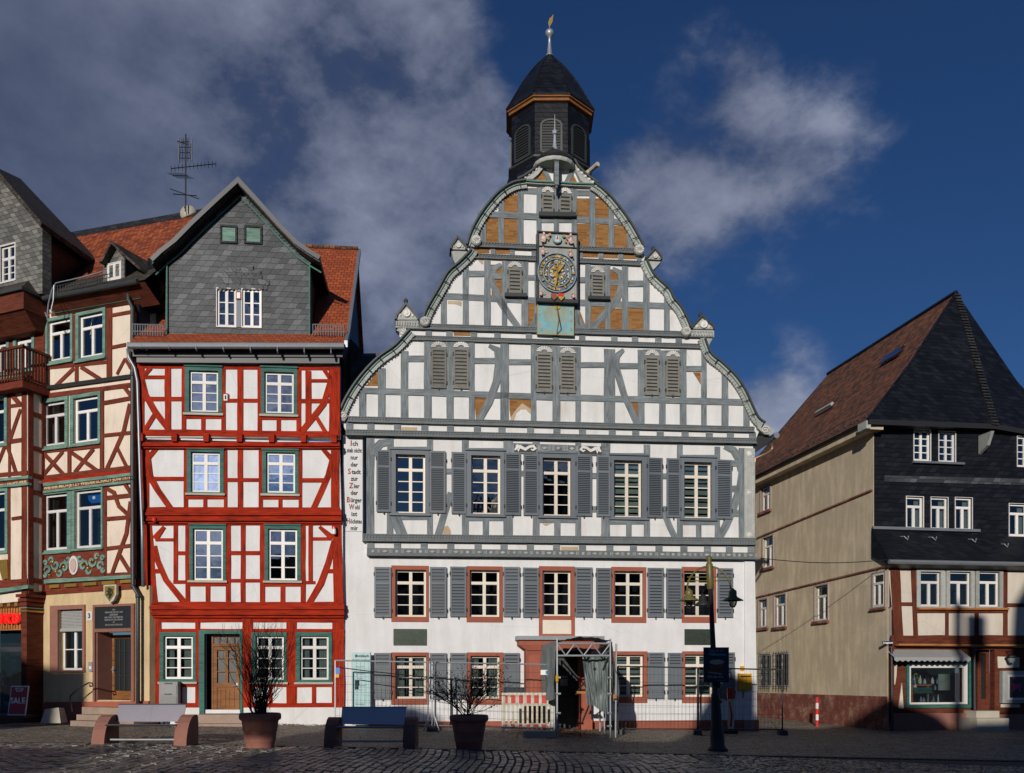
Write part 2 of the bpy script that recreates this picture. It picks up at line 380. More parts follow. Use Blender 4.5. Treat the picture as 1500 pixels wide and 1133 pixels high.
class MB:
    def __init__(s): s.v = []; s.f = []; s.uv = []; s.m = []; s.cm = 0
    def face(s, idx, uv=None): s.f.append(idx); s.uv.append(uv); s.m.append(s.cm)
    def add(s, vs, fs):
        o = len(s.v); s.v += [tuple(v) for v in vs]
        for f in fs: s.face([o + i for i in f])
        return s
    def box(s, x0, x1, y0, y1, z0, z1):
        return s.add([(x0, y0, z0), (x1, y0, z0), (x1, y1, z0), (x0, y1, z0), (x0, y0, z1), (x1, y0, z1), (x1, y1, z1), (x0, y1, z1)],
                     [(0, 1, 5, 4), (1, 2, 6, 5), (2, 3, 7, 6), (3, 0, 4, 7), (4, 5, 6, 7), (3, 2, 1, 0)])
    def hexa(s, p):      # eight corners, bottom four then top four
        return s.add(p, [(0, 1, 5, 4), (1, 2, 6, 5), (2, 3, 7, 6), (3, 0, 4, 7), (4, 5, 6, 7), (3, 2, 1, 0)])
    def prism(s, pts, d0, d1):   # outline in (s,z), from depth d0 out to d1
        n = len(pts)
        vs = [(p[0], -d1, p[1]) for p in pts] + [(p[0], -d0, p[1]) for p in pts]
        return s.add(vs, [tuple(range(n)), tuple(range(2 * n - 1, n - 1, -1))] + [(i, i + n, (i + 1) % n + n, (i + 1) % n) for i in range(n)])
    def ribbon(s, pts, w, d0, d1):
        n = len(pts); ws = w if isinstance(w, (list, tuple)) else [w] * n
        L = []; R = []; al = [0]
        for i in range(n):
            a = Vector(pts[max(0, i - 1)]); b = Vector(pts[min(n - 1, i + 1)])
            t = (b - a).normalized(); q = Vector((-t.y, t.x)); p = Vector(pts[i])
            k = 1.0
            if 0 < i < n - 1:
                t1 = (Vector(pts[i]) - a).normalized(); k = 1 / max(.5, abs(t1.dot(t)))
            L.append(p + q * ws[i] * .5 * k); R.append(p - q * ws[i] * .5 * k)
            if i: al.append(al[-1] + (Vector(pts[i]) - Vector(pts[i - 1])).length)
        o = len(s.v); r = random.random() * 30
        for i in range(n):
            s.v += [(L[i].x, -d1, L[i].y), (R[i].x, -d1, R[i].y), (R[i].x, -d0, R[i].y), (L[i].x, -d0, L[i].y)]
        for i in range(n - 1):
            a = o + 4 * i; b = a + 4; u0, u1 = al[i] + r, al[i + 1] + r; W = ws[i]
            for k, (v0, v1) in enumerate(((0, W), (W, W + d1 - d0), (0, W), (0, .05))):
                k2 = (k + 1) % 4
                s.face([a + k, a + k2, b + k2, b + k], [(u0, v0 + r), (u0, v1 + r), (u1, v1 + r), (u1, v0 + r)])
        s.face([o, o + 3, o + 2, o + 1]); e = o + 4 * (n - 1); s.face([e, e + 1, e + 2, e + 3])
        return s
    def tube(s, path, r, n=6, cap=True):
        P = [Vector(p) for p in path]; m = len(P); rs = r if isinstance(r, (list, tuple)) else [r] * m
        t0 = (P[1] - P[0]).normalized()
        up = Vector((0, 0, 1)) if abs(t0.z) < .9 else Vector((1, 0, 0))
        q = t0.cross(up).normalized(); o = len(s.v)
        for i in range(m):
            t = (P[min(m - 1, i + 1)] - P[max(0, i - 1)]).normalized()
            q = (q - t * q.dot(t)); q = q.normalized() if q.length > 1e-6 else t.cross(Vector((0, 1, .1))).normalized()
            w = t.cross(q)
            for k in range(n):
                a = 2 * math.pi * k / n
                s.v.append(tuple(P[i] + (q * math.cos(a) + w * math.sin(a)) * rs[i]))
        for i in range(m - 1):
            for k in range(n):
                k2 = (k + 1) % n; a = o + i * n; b = a + n
                s.face([a + k, a + k2, b + k2, b + k])
        if cap:
            s.face([o + k for k in range(n)][::-1]); s.face([o + (m - 1) * n + k for k in range(n)])
        return s
    def lathe(s, prof, c=(0, 0, 0), n=16, sx=1, sy=1, off=0.0, axis='z'):
        o = len(s.v)
        for (r, z) in prof:
            for k in range(n):
                a = 2 * math.pi * (k + off) / n
                if axis == 'z': s.v.append((c[0] + r * math.cos(a) * sx, c[1] + r * math.sin(a) * sy, c[2] + z))
                else: s.v.append((c[0] + r * math.cos(a) * sx, c[1] - z, c[2] + r * math.sin(a) * sy))
        m = len(prof)
        for i in range(m - 1):
            for k in range(n):
                k2 = (k + 1) % n; a = o + i * n; b = a + n
                s.face([a + k, a + k2, b + k2, b + k])
        s.face([o + k for k in range(n)][::-1]); s.face([o + (m - 1) * n + k for k in range(n)])
        return s
    def build(s, name, mats, parent=None, smooth=False, recalc=True):
        me = bpy.data.meshes.new(name)
        me.from_pydata(s.v, [], [tuple(f) for f in s.f])
        if not isinstance(mats, (list, tuple)): mats = [mats]
        for m in mats: me.materials.append(M[m] if isinstance(m, str) else m)
        for i, p in enumerate(me.polygons): p.material_index = s.m[i]; p.use_smooth = smooth
        uvl = me.uv_layers.new(name='UVMap')
        for i, p in enumerate(me.polygons):
            uv = s.uv[i]
            if uv:
                for li, c in zip(p.loop_indices, uv): uvl.data[li].uv = c
            else:
                n = p.normal
                t = Vector((0, 0, 1)).cross(n)
                t = t.normalized() if t.length > .05 else Vector((1, 0, 0))
                b = n.cross(t)
                if n.z < -.3 and abs(n.z) < .95: b = -b
                for li in p.loop_indices:
                    q = me.vertices[me.loops[li].vertex_index].co
                    uvl.data[li].uv = (q.dot(t), q.dot(b))
        if recalc:
            bm = bmesh.new(); bm.from_mesh(me); bmesh.ops.recalc_face_normals(bm, faces=bm.faces); bm.to_mesh(me); bm.free()
        me.update()
        o = bpy.data.objects.new(name, me); COL.objects.link(o)
        if parent: o.parent = parent
        return o
def build_split(mb, name, mats, parent, smooth=False):
    """one object for every separate piece collected in mb"""
    par = list(range(len(mb.v)))
    def find(i):
        while par[i] != i: par[i] = par[par[i]]; i = par[i]
        return i
    for f in mb.f:
        r = find(f[0])
        for i in f[1:]: par[find(i)] = r
    grp = {}
    for k, f in enumerate(mb.f): grp.setdefault(find(f[0]), []).append(k)
    out = []
    for ks in grp.values():
        m = MB(); mp = {}
        for k in ks:
            idx = []
            for i in mb.f[k]:
                if i not in mp: mp[i] = len(m.v); m.v.append(mb.v[i])
                idx.append(mp[i])
            m.face(idx, mb.uv[k])
        out.append(m.build(name, mats, parent, smooth))
    return out
def tag(o, label=None, cat=None, group=None, kind=None):
    if label: o['label'] = label
    if cat: o['category'] = cat
    if group: o['group'] = group
    if kind: o['kind'] = kind
    return o
def thing(name, label, cat, loc=(0, 0, 0), rz=0.0, group=None):
    o = bpy.data.objects.new(name, None); COL.objects.link(o)
    o.empty_display_size = .2
    o.location = loc; o.rotation_euler = (0, 0, rz)
    return tag(o, label, cat, group)
def copy_tree(o, parent=None, rename=None):
    c = o.copy(); COL.objects.link(c); c.parent = parent
    for ch in [x for x in bpy.data.objects if x.parent == o]: copy_tree(ch, c)
    return c
_bi = [0]
def nextd(base=.02):
    _bi[0] = (_bi[0] + 1) % 17
    return base + _bi[0] * .0011
def beam(mb, F, pts, w, d=0.0, proud=.022, jit=1.0):
    """a timber traced along pts (photo pixels) w pixels wide, standing a little proud of wall plane d"""
    if isinstance(w, (int, float)): w = [w] * len(pts)
    P = []; Wd = []
    for i in range(len(pts) - 1):
        a = F.pix(*pts[i], d); b = F.pix(*pts[i + 1], d)
        wa = w[i] * F.mpp(pts[i][0], d); wb = w[i + 1] * F.mpp(pts[i + 1][0], d)
        L = math.hypot(b[0] - a[0], b[1] - a[1]); k = max(1, int(L / .55))
        for j in range(k):
            f = j / k
            q = 0 if (j == 0 and i == 0) else jit
            P.append((a[0] + (b[0] - a[0]) * f + random.uniform(-.006, .006) * q, a[1] + (b[1] - a[1]) * f + random.uniform(-.006, .006) * q))
            Wd.append((wa + (wb - wa) * f) * (1 + random.uniform(-.07, .07) * jit))
    P.append(b); Wd.append(wb)
    mb.ribbon(P, Wd, d - .05, d + nextd(proud))
def post(mb, F, x0, x1, y0, y1, d=0.0, **k):
    beam(mb, F, [((x0 + x1) / 2, y0), ((x0 + x1) / 2, y1)], x1 - x0, d, **k)
def rail(mb, F, x0, x1, y0, y1, d=0.0, y0b=None, y1b=None, **k):
    """rail from x0 to x1 whose left end spans y0..y1 and right end y0b..y1b"""
    if y0b is None: y0b, y1b = y0, y1
    beam(mb, F, [(x0, (y0 + y1) / 2), (x1, (y0b + y1b) / 2)], [y1 - y0, y1b - y0b], d, **k)
def poly(mb, F, pts, d0, d1, dref=None):
    mb.prism([F.pix(x, y, d1 if dref is None else dref) for x, y in pts], d0, d1)
def wall(F, parent, outer, holes, d, mat, name='wall', depth=.22, dref=None, ret=.3):
    """front sheet of a wall with real window openings and their reveals; outline in photo pixels"""
    mb = MB()
    O = [F.pix(x, y, d) for x, y in outer]
    H = [F.rect(*h, d) for h in holes]
    hs = [[(a, b), (c, b), (c, e), (a, e)] for a, b, c, e in H]
    allp = [Vector((p[0], p[1], 0)) for p in O]; loops = [list(allp)]
    for h in hs:
        l = [Vector((p[0], p[1], 0)) for p in h]; loops.append(l); allp += l
    tris = tessellate_polygon(loops)
    o = len(mb.v)
    mb.v += [(p.x, -d, p.y) for p in allp]
    for t in tris: mb.face([o + i for i in t])
    k = o + len(O)
    for h in hs:
        b = len(mb.v); mb.v += [(p[0], -d + depth, p[1]) for p in h]
        for i in range(4): mb.face([k + i, k + (i + 1) % 4, b + (i + 1) % 4, b + i])
        k += 4
    # side returns of the wall
    n = len(O); b = len(mb.v); mb.v += [(p[0], -d + ret, p[1]) for p in O]
    for i in range(n): mb.face([o + i, o + (i + 1) % n, b + (i + 1) % n, b + i])
    ob = mb.build(name, mat, parent, recalc=False)
    me = ob.data
    bm = bmesh.new(); bm.from_mesh(me)
    for f in bm.faces:
        if abs(f.normal.y) > .9 and f.normal.y > 0: f.normal_flip()
    bm.to_mesh(me); bm.free()
    return ob
def ring(mb, a, b, c, e, w, d0, d1):
    ww = w if isinstance(w, tuple) else (w, w, w, w)   # left, right, bottom, top
    mb.box(a, a + ww[0], -d1, -d0, b, e); mb.box(c - ww[1], c, -d1, -d0, b, e)
    mb.box(a + ww[0], c - ww[1], -d1, -d0, b, b + ww[2]); mb.box(a + ww[0], c - ww[1], -d1, -d0, e - ww[3], e)
def window(F, parent, rect, d=0.0, casing=None, cas_mat='sandstone', sash='sash', trans=.25, rows=3, cols=2, top_cols=None, rec=.13,
           curtain=0, sill=None, sill_mat=None, glass='glass', bar=.026, fr=.048, mull=.07, head=None, cas_d=.03, arch=False):
    """a window: casing (the part itself) > sash, pane, curtain, sill. rect = sash outline in photo pixels"""
    a, b, c, e = F.rect(*rect, d)
    mb = MB()
    if casing:
        A, B, C_, E = F.rect(*casing, d)
        ring(mb, A, B, C_, E, (max(.01, a - A), max(.01, C_ - c), max(.01, b - B), max(.01, E - e)), d - .1, d + cas_d)
    else:
        ring(mb, a - .015, b - .015, c + .015, e + .015, .015, d - .1, d + .012)
    w = mb.build('window', cas_mat, parent)
    g = MB(); D = d - rec                     # sash front plane
    ring(g, a, b, c, e, fr, D - .05, D)
    zt = e - (e - b) * trans
    if trans: g.box(a + fr, c - fr, -D - .012, -D + .05, zt - .035, zt + .035)
    xm = (a + c) / 2
    if cols == 2:
        g.box(xm - mull / 2, xm + mull / 2, -D - .006, -D + .05, b + fr, (zt - .035) if trans else e - fr)
        if trans and (top_cols or 2) == 2: g.box(xm - mull / 2, xm + mull / 2, -D - .006, -D + .05, zt + .035, e - fr)
    halves = [(a + fr, xm - mull / 2), (xm + mull / 2, c - fr)] if cols == 2 else [(a + fr, c - fr)]
    lt = (zt - .035) if trans else e - fr
    for (p, q) in halves:
        ring(g, p, b + fr, q, lt, .010, D - .04, D + .004)
        if trans and (top_cols or 2) == 2: ring(g, p, zt + .03, q, e - fr, .010, D - .04, D + .004)
        for r in range(1, rows):
            z = b + fr + (lt - b - fr) * r / rows
            g.box(p + .008, q - .008, -D + .008, -D + .03, z - bar / 2, z + bar / 2)
    if cols == 1:
        for r in range(1, 3): pass
    g.build('sash', sash, w)
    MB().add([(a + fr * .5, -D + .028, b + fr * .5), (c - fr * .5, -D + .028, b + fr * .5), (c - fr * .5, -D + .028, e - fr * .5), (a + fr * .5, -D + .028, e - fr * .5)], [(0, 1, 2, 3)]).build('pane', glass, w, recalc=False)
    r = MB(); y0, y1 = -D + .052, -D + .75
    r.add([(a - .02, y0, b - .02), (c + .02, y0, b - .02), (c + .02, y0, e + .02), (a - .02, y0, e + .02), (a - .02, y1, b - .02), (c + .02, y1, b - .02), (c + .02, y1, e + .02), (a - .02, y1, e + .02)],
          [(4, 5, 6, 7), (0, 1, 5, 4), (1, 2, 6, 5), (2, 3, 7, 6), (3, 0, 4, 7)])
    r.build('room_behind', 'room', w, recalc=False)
    if curtain:
        q = MB(); y = -D + .12
        if curtain == 1:      # two side drops and a valance
            for (p0, p1) in ((a + .03, a + (c - a) * .30), (c - (c - a) * .36, c - .03)):
                n = 9
                for i in range(n):
                    x0 = p0 + (p1 - p0) * i / n; x1 = p0 + (p1 - p0) * (i + 1) / n; dy = .02 * (i % 2)
                    q.add([(x0, y + dy, b), (x1, y + .02 - dy, b), (x1, y + .02 - dy, e), (x0, y + dy, e)], [(0, 1, 2, 3)])
        else:                 # level blind bands
            for i in range(9):
                z0 = b + (e - b) * i / 9
                q.box(a + .03, c - .03, y, y + .01, z0, z0 + (e - b) / 9 * .72)
        q.build('curtain', 'curtain', w)
    if sill:
        A, B, C_, E = F.rect(*sill, d)
        MB().box(A, C_, -d - .10, -d + rec, B, E).build('sill', sill_mat or cas_mat, w)
    if head:
        A, B, C_, E = F.rect(*head, d)
        MB().box(A, C_, -d - .09, -d, B, E).build('drip_board', cas_mat, w)
    return w
def shutter(F, parent, x0, y0, x1, y1, d=0.0, mat='grey_paint', split=.25, solid=0.0, pitch=.052, name='shutter', thick=.035, arch=0):
    a, b, c, e = F.rect(x0, y0, x1, y1, d)
    mb = MB(); st = .055; D0, D1 = d + .004, d + .004 + thick
    ring(mb, a, b, c, e, st, D0, D1)
    zt = e - (e - b) * split
    zones = []
    if split: mb.box(a + st, c - st, -D1, -D0, zt - st / 2, zt + st / 2); zones = [(b + st, zt - st / 2), (zt + st / 2, e - st)]
    else: zones = [(b + st, e - st)]
    if solid:
        z0, z1 = zones[0]
        mb.box(a + st, c - st, -D1 + .012, -D0, z0, z1); mb.box(a + st + .04, c - st - .04, -D1 + .004, -D0, z0 + .05, z1 - .05)
        zones = zones[1:]
    mb.cm = 1; mb.box(a + st, c - st, -D0 - .004, -D0, b + st, e - st); mb.cm = 0  # black backing sheet paints in the shade between the slats
    for z0, z1 in zones:
        k = max(2, int((z1 - z0) / pitch)); h = (z1 - z0) / k
        for i in range(k):
            z = z0 + i * h
            mb.hexa([(a + st, -D1 + .002, z + h * .02), (c - st, -D1 + .002, z + h * .02), (c - st, -D0 - .008, z + h * .55), (a + st, -D0 - .008, z + h * .55),
                     (a + st, -D1 + .002, z + h * .16), (c - st, -D1 + .002, z + h * .16), (c - st, -D0 - .008, z + h * .70), (a + st, -D0 - .008, z + h * .70)])
    mb.cm = 1
    for z in (b + (e - b) * .14, b + (e - b) * .86):
        for x in (a, c): mb.box(x - .018, x + .018, -D1 - .012, -D0, z - .05, z + .05)
    k_ = random.uniform(-.05, .05); o_ = abs(k_) * (c - a) / 2 if name == 'shutter' else 0
    if name == 'shutter': mb.v = [(x, y - o_ + k_ * (x - (a + c) / 2), z + .012 * random.Random(int(abs(k_) * 1e6)).uniform(-1, 1)) for x, y, z in mb.v]
    mb.box((a + c) / 2 - .012, (a + c) / 2 + .012, -D1 - .02, -D0, b - .05, b + .02); mb.cm = 0
    return mb.build(name, [mat, 'black'], parent)
def text_part(txt, size, F, px, py, d, mat, parent, name='lettering', align='CENTER', bold=0.0, xs=1.0, extr=.002, spacing=1.0, F_is_local=False):
    cu = bpy.data.curves.new('t', 'FONT'); cu.body = txt; cu.size = size; cu.align_x = align; cu.align_y = 'CENTER'
    cu.offset = bold; cu.extrude = extr; cu.space_character = spacing; cu.resolution_u = 2
    ob = bpy.data.objects.new('t', cu); COL.objects.link(ob)
    dg = bpy.context.evaluated_depsgraph_get(); dg.update()
    me = bpy.data.meshes.new_from_object(ob.evaluated_get(dg))
    bpy.data.objects.remove(ob); bpy.data.curves.remove(cu)
    s, z = (px, py) if F_is_local else F.pix(px, py, d)
    for v in me.vertices: v.co = (s + v.co.x * xs, -d - v.co.z, z + v.co.y)
    me.name = name; me.materials.clear(); me.materials.append(M[mat])
    o = bpy.data.objects.new(name, me); COL.objects.link(o); o.parent = parent
    return o

def fit_text(parts, size, F, px, py, d, parent, total=None, bold=.004):
    """pieces of one word set side by side and centred on (px, py)"""
    obs = [text_part(t, sz, F, px, py + dy, d, mt, parent, name=nm, align='LEFT', bold=bold) for t, sz, dy, mt, nm in parts]
    x = 0; ex = []
    for o in obs:
        xs = [v.co.x for v in o.data.vertices]; ex.append((min(xs), max(xs) - min(xs)))
    W = sum(e[1] for e in ex) + .02 * (len(ex) - 1); s_, _ = F.pix(px, py, d); k = 1.0
    if total: k = min(1.0, total / W)
    cur = s_ - W * k / 2
    for o, (m0, w) in zip(obs, ex):
        for v in o.data.vertices: v.co.x = cur + (v.co.x - m0) * k
        cur += (w + .02) * k
# ------------------------------------------------------------ ground and road
def ground_sheet(name, x0, x1, y0, y1, nx, ny, dz, mat):
    mb = MB()
    for j in range(ny + 1):
        for i in range(nx + 1):
            X = x0 + (x1 - x0) * i / nx; Y = y0 + (y1 - y0) * j / ny
            mb.v.append((X, Y, gz(X) + dz))
    for j in range(ny):
        for i in range(nx):
            a = j * (nx + 1) + i; mb.face([a, a + 1, a + nx + 2, a + nx + 1])
    return tag(mb.build(name, mat, recalc=False), kind='structure')
def sgrid():
    mb = MB(); xs = [-1500, -300, -60] + [-20 + i for i in range(41)] + [60, 300, 1500]; ys = [-1500, -200, -40, 0, 10, 17.95, 26, 40, 200, 1500]
    for y in ys:
        for x in xs: mb.v.append((x, y, gz(x)))
    n = len(xs)
    for j in range(len(ys) - 1):
        for i in range(n - 1): a = j * n + i; mb.face([a, a + 1, a + n + 1, a + n])
    return tag(mb.build('ground', 'pave', recalc=False), 'square paved with small dark setts', None, kind='structure')
sgrid()
def road():
    bed = ground_sheet('road', -22, 24, 2, 17.75, 46, 2, .004, 'asphalt')
    rnd = random.Random(3); mb = MB(); mb.m = []
    X = -12.5
    def stone(c, z):
        mx = sum(p[0] for p in c) / 4; my = sum(p[1] for p in c) / 4; t = [rnd.uniform(-.008, .008) for _ in range(4)]
        base = [(p[0], p[1], z - .03) for p in c]; top = [(p[0] + (mx - p[0]) * .16, p[1] + (my - p[1]) * .16, z + .022 + t[k]) for k, p in enumerate(c)]
        mid = [(p[0] + (mx - p[0]) * .04, p[1] + (my - p[1]) * .04, z + .008 + t[k]) for k, p in enumerate(c)]
        mb.add(base + mid + top, [(0, 1, 5, 4), (1, 2, 6, 5), (2, 3, 7, 6), (3, 0, 4, 7), (4, 5, 9, 8), (5, 6, 10, 9), (6, 7, 11, 10), (7, 4, 8, 11), (8, 9, 10, 11)])
    while X < 3.4:
        w = rnd.uniform(.125, .165); Y = 12.0 + rnd.uniform(0, .3)
        while Y < 17.7:
            h = rnd.uniform(.24, .42); g = .012
            if Y + h > 17.72: break
            if abs(X) / Y < .66:
                wv = lambda y: .05 * math.sin(y * 1.3 + X * .4)
                c = [(X + g + wv(Y) + rnd.uniform(-.008, .008), Y + g), (X + w - g + wv(Y), Y + g + rnd.uniform(-.01, .01)), (X + w - g + wv(Y + h) + rnd.uniform(-.008, .008), Y + h - g), (X + g + wv(Y + h), Y + h - g + rnd.uniform(-.01, .01))]
                stone(c, gz(X) + .010 + rnd.uniform(0, .012))
            Y += h
        X += w
    Y = 12.0
    while Y < 17.6:
        h = rnd.uniform(.10, .13); X = 3.5 + rnd.uniform(0, .1)
        while X < 12.5:
            w = rnd.uniform(.09, .14); yy = lambda x: -.22 * (x - 3.5) + .08 * math.sin(x * 1.4)
            if X / Y < .66 and Y + yy(X) > 12 - 2: stone([(X + .01, Y + .01 + yy(X)), (X + w - .01, Y + .01 + yy(X + w)), (X + w - .01, Y + h - .01 + yy(X + w)), (X + .01, Y + h - .01 + yy(X))], gz(X) + .008 + rnd.uniform(0, .01))
            X += w
        Y += h
    o = mb.build('road_setts', 'setts', smooth=False, recalc=False)
    tag(o, 'rows of uneven grey road setts', None, kind='structure')
    # gutter line of flat stones
    mb = MB(); X = -14
    while X < 14:
        w = rnd.uniform(.2, .3); z = gz(X)
        mb.hexa([(X, 17.80, z - .05), (X + w - .02, 17.80, z - .05), (X + w - .02, 18.0, z - .05), (X, 18.0, z - .05), (X + .01, 17.81, z + .02), (X + w - .03, 17.81, z + .02), (X + w - .03, 17.99, z + .02), (X + .01, 17.99, z + .02)])
        X += w
    tag(mb.build('gutter_stones', 'asphalt'), None, None, kind='structure')
road()
# ------------------------------------------------------------ town hall
TH = Fac((1.087, 25.7), math.atan(.108))
th = thing('town_hall', 'tall white and grey timber framed town hall with curved gable and slate bell tower', 'town hall', (TH.P[0], TH.P[1], 0), TH.a)
D0, D1, D2 = 0.0, .07, .12
yb = 1110
F1 = [(579, 835, 624, 903.8), (688, 835.5, 731.6, 903.8), (794.6, 836.5, 836.3, 903), (899.8, 837, 942.2, 904), (1001.7, 837, 1045, 904)]
F1c = [(573.2, 829, 627.8, 911.2), (683.4, 830, 736.4, 911.8), (789.3, 830, 841.8, 905), (895.3, 831, 946.4, 912.5), (998.6, 831, 1048.9, 912.5)]
F0 = [(579, 961, 624, 1023.8), (689, 961, 732, 1023.8), (901, 959.6, 942.5, 1021), (1003, 959, 1045, 1021)]
F0c = [(573, 956, 628, 1032.5), (684, 956, 737, 1032.5), (897, 954.4, 948, 1030), (999, 954.4, 1050, 1030)]
holes = F1 + F0 + [(812, 950, 858, 1080)]
wall(TH, th, [(501, yb), (1110, yb), (1105.5, 800), (531, 786), (531, 638), (502, 638)], holes, D0, 'white_wall')
for i, (r, c) in enumerate(zip(F1, F1c)):
    if i == 2:
        w = window(TH, th, (794.6, 836.5, 836.3, 903), D0, (789.3, 830, 841.8, 903.2), 'sandstone', trans=0, rows=4, fr=.05)
        m = MB(); a, b, c_, e = TH.rect(789.3, 903.4, 841.8, 934, D0); ring(m, a, b, c_, e, .1, 0, .028); m.build('frame', 'sandstone', w)
        a, b, c_, e = TH.rect(794.8, 903.4, 836.2, 930.5, D0)
        m = MB(); m.box(a, c_, -.015, .02, b, e); ring(m, a + .05, b + .05, c_ - .05, e - .05, .03, 0, .022); m.build('balcony_panel', 'sash', w)
    else:
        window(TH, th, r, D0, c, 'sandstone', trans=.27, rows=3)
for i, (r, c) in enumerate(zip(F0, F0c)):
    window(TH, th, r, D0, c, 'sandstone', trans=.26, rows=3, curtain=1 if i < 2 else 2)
for (x0, x1) in ((548.3, 573), (629.6, 654), (659.3, 683.2), (737.4, 761.2), (766, 789.2), (842.4, 867.5), (872.8, 895.2), (948.3, 972), (975.5, 998.5), (1050.7, 1073.5)):
    k = (x0 - 548) / 500
    shutter(TH, th, x0, 830.5 + 2.5 * k, x1, 904 + .8 * k, D0 + .035, split=.33, pitch=.085)
for (x0, x1) in ((548, 572.8), (629.6, 654), (659.3, 683.8), (737.2, 761), (948.5, 972.6), (978, 998.8), (1051, 1076)):
    shutter(TH, th, x0, 956.5, x1, 1024, D0 + .035, split=.30, solid=1, pitch=.08)
# red plinth, step round the door
m = MB()
for x0, x1, yt in ((540, 770, 1057), (858, 1111, 1055.5)):
    a, z, b, _ = TH.rect(x0, yt, x1, yt - 1, D0)
    z = TH.pix((x0 + x1) / 2, yt)[1]
    m.box(a, b, -.05, .1, -.5, z)
build_split(m, 'plinth', 'sandstone', th)
# main floor and gable
T0 = [(579.7, 666.5, 622.8, 752), (690, 668, 733, 753.3), (794.6, 671.5, 836.2, 755.8), (899, 675, 940, 758), (1001.8, 677.6, 1042, 759.3)]
T0c = [(573, 660.5, 628.5, 754.2), (683.4, 662, 738.4, 756), (789.4, 666, 843, 758), (894, 669, 947.3, 760.3), (997, 672, 1047.6, 761.5)]
wall(TH, th, [(536.7, 812), (1104.8, 819), (1104.8, 640), (536.7, 630)], T0, D1, 'white')
gable = [(507, 632), (499, 617), (500, 603), (507.5, 587), (519.5, 567), (535.4, 547), (555.8, 527), (578, 511), (586, 503), (585, 486), (581, 484), (581, 473), (613, 470), (618, 470), (627, 452), (636, 437), (645, 422), (657, 402), (673, 390), (685.5, 376),
         (684.5, 366), (688, 352), (698, 330), (712.5, 307.5), (732, 286), (752, 273.5), (770, 262), (788, 247), (795, 236), (838, 237), (842, 247), (858, 264), (876, 276), (896, 298.5), (918, 328), (935, 357), (945, 375), (941, 390),
         (955, 398), (958, 408), (977, 428.5), (983, 441), (995, 456), (1004, 474), (1010, 488), (1042, 487), (1043, 497), (1037, 508), (1039, 523), (1053.5, 535), (1074, 556), (1088, 577), (1097, 598), (1106, 617), (1112, 632), (1105, 648)]
wall(TH, th, gable, [], D2, 'white', name='gable_wall')
tf = MB(); tg = MB()
# main floor posts and rails
def P(x0, x1, y0, y1): post(tf, TH, x0, x1, y0, y1, D1)
def R(x0, x1, y0, y1, a=None, b=None): rail(tf, TH, x0, x1, y0, y1, D1, a, b)
def B(pts, w): beam(tf, TH, pts, w, D1)
for q in ((536.7, 548, 640, 786), (567, 576.5, 641, 662), (625.5, 634, 641, 786), (676.7, 686.3, 643, 786), (737.5, 751, 643, 787), (780, 790, 645, 787), (842.5, 851, 646, 788), (880.5, 893.5, 650, 790), (942.8, 952, 652, 790), (991.3, 1000, 652, 792),
          (1046.6, 1054.5, 655, 792), (1082, 1090, 657, 794), (707, 715.7, 761, 787), (811.7, 820.5, 764, 789), (917, 924.6, 767, 790), (1019.3, 1027, 768, 792), (566.5, 576, 752, 786)): P(*q)
for q in ((573, 628.5, 753.5, 762), (683, 739, 756, 763.6), (789, 843, 758.5, 766.5), (893, 948, 760.5, 768.6), (997, 1049, 761.5, 769.5), (573, 628, 655, 661.5), (682, 739, 657, 663), (893, 948, 664, 670), (996, 1049, 667, 673)): R(*q)
for q in ((652, 661.5, 687, 695), (761, 767, 690, 698), (867, 874, 693.5, 701.7), (867, 874, 742, 750.7), (970, 976.5, 694, 702), (970, 976.5, 742, 749), (1071.5, 1083, 675, 683.5), (1071.5, 1089, 711.5, 721.5), (1069, 1089, 747, 757.7)): R(*q)
B([(660.5, 722), (650, 755), (641, 786)], 10); B([(576, 752), (590, 786)], 15); B([(972, 750), (981, 772), (990, 791)], 9); B([(1088, 684), (1084, 715), (1074, 745), (1063, 770), (1051, 792)], 11)
B([(1061, 654), (1074, 660), (1083, 672), (1086, 690)], [9, 11, 13, 12]); B([(572, 648), (558, 650), (550, 658), (547, 668)], [8, 12, 12, 8])
poly(tf, TH, [(749, 649), (892, 654.5), (892, 668), (749, 664)], D1 - .05, D1 + .05)
# gable tier one
def P2(x0, x1, y0, y1): post(tg, TH, x0, x1, y0, y1, D2)
def R2(x0, x1, y0, y1, a=None, b=None): rail(tg, TH, x0, x1, y0, y1, D2, a, b)
def B2(pts, w): beam(tg, TH, pts, w, D2)
for q in ((526, 536, 572, 613), (553.7, 564.3, 540, 614), (587, 597.9, 515, 616), (621, 631.9, 498, 617), (654, 664, 500, 618), (686.7, 695, 501, 619), (732.7, 745, 503, 620), (777.4, 785.5, 505, 622), (809, 820, 508, 623), (842.7, 850.5, 509, 624), (884.5, 900.8, 512, 625),
          (934, 944.2, 513, 626), (965, 975, 514, 627), (995.5, 1005.5, 512, 628), (1026.8, 1035, 518, 629), (1056.6, 1066.7, 545, 630), (1088.6, 1098, 590, 631)): P2(*q)
for q in ((597, 622, 521.6, 530.7), (695, 733, 525, 533.4), (744, 778, 527, 535), (850, 885, 531.5, 539), (901, 934, 532.8, 540.8), (1005, 1027, 536.8, 545)): R2(*q)
beam(tg, TH, [(528, 572.5), (800, 582), (1090, 590)], 9, D2)
B2([(716, 507), (728, 513), (731, 530), (727, 560), (716, 590), (700, 619)], [5, 9, 11, 11, 10, 9]); B2([(913, 513), (903, 522), (902, 536), (906, 553), (914, 580), (924, 601), (934, 624)], [5, 9, 9, 10, 10, 9, 9])
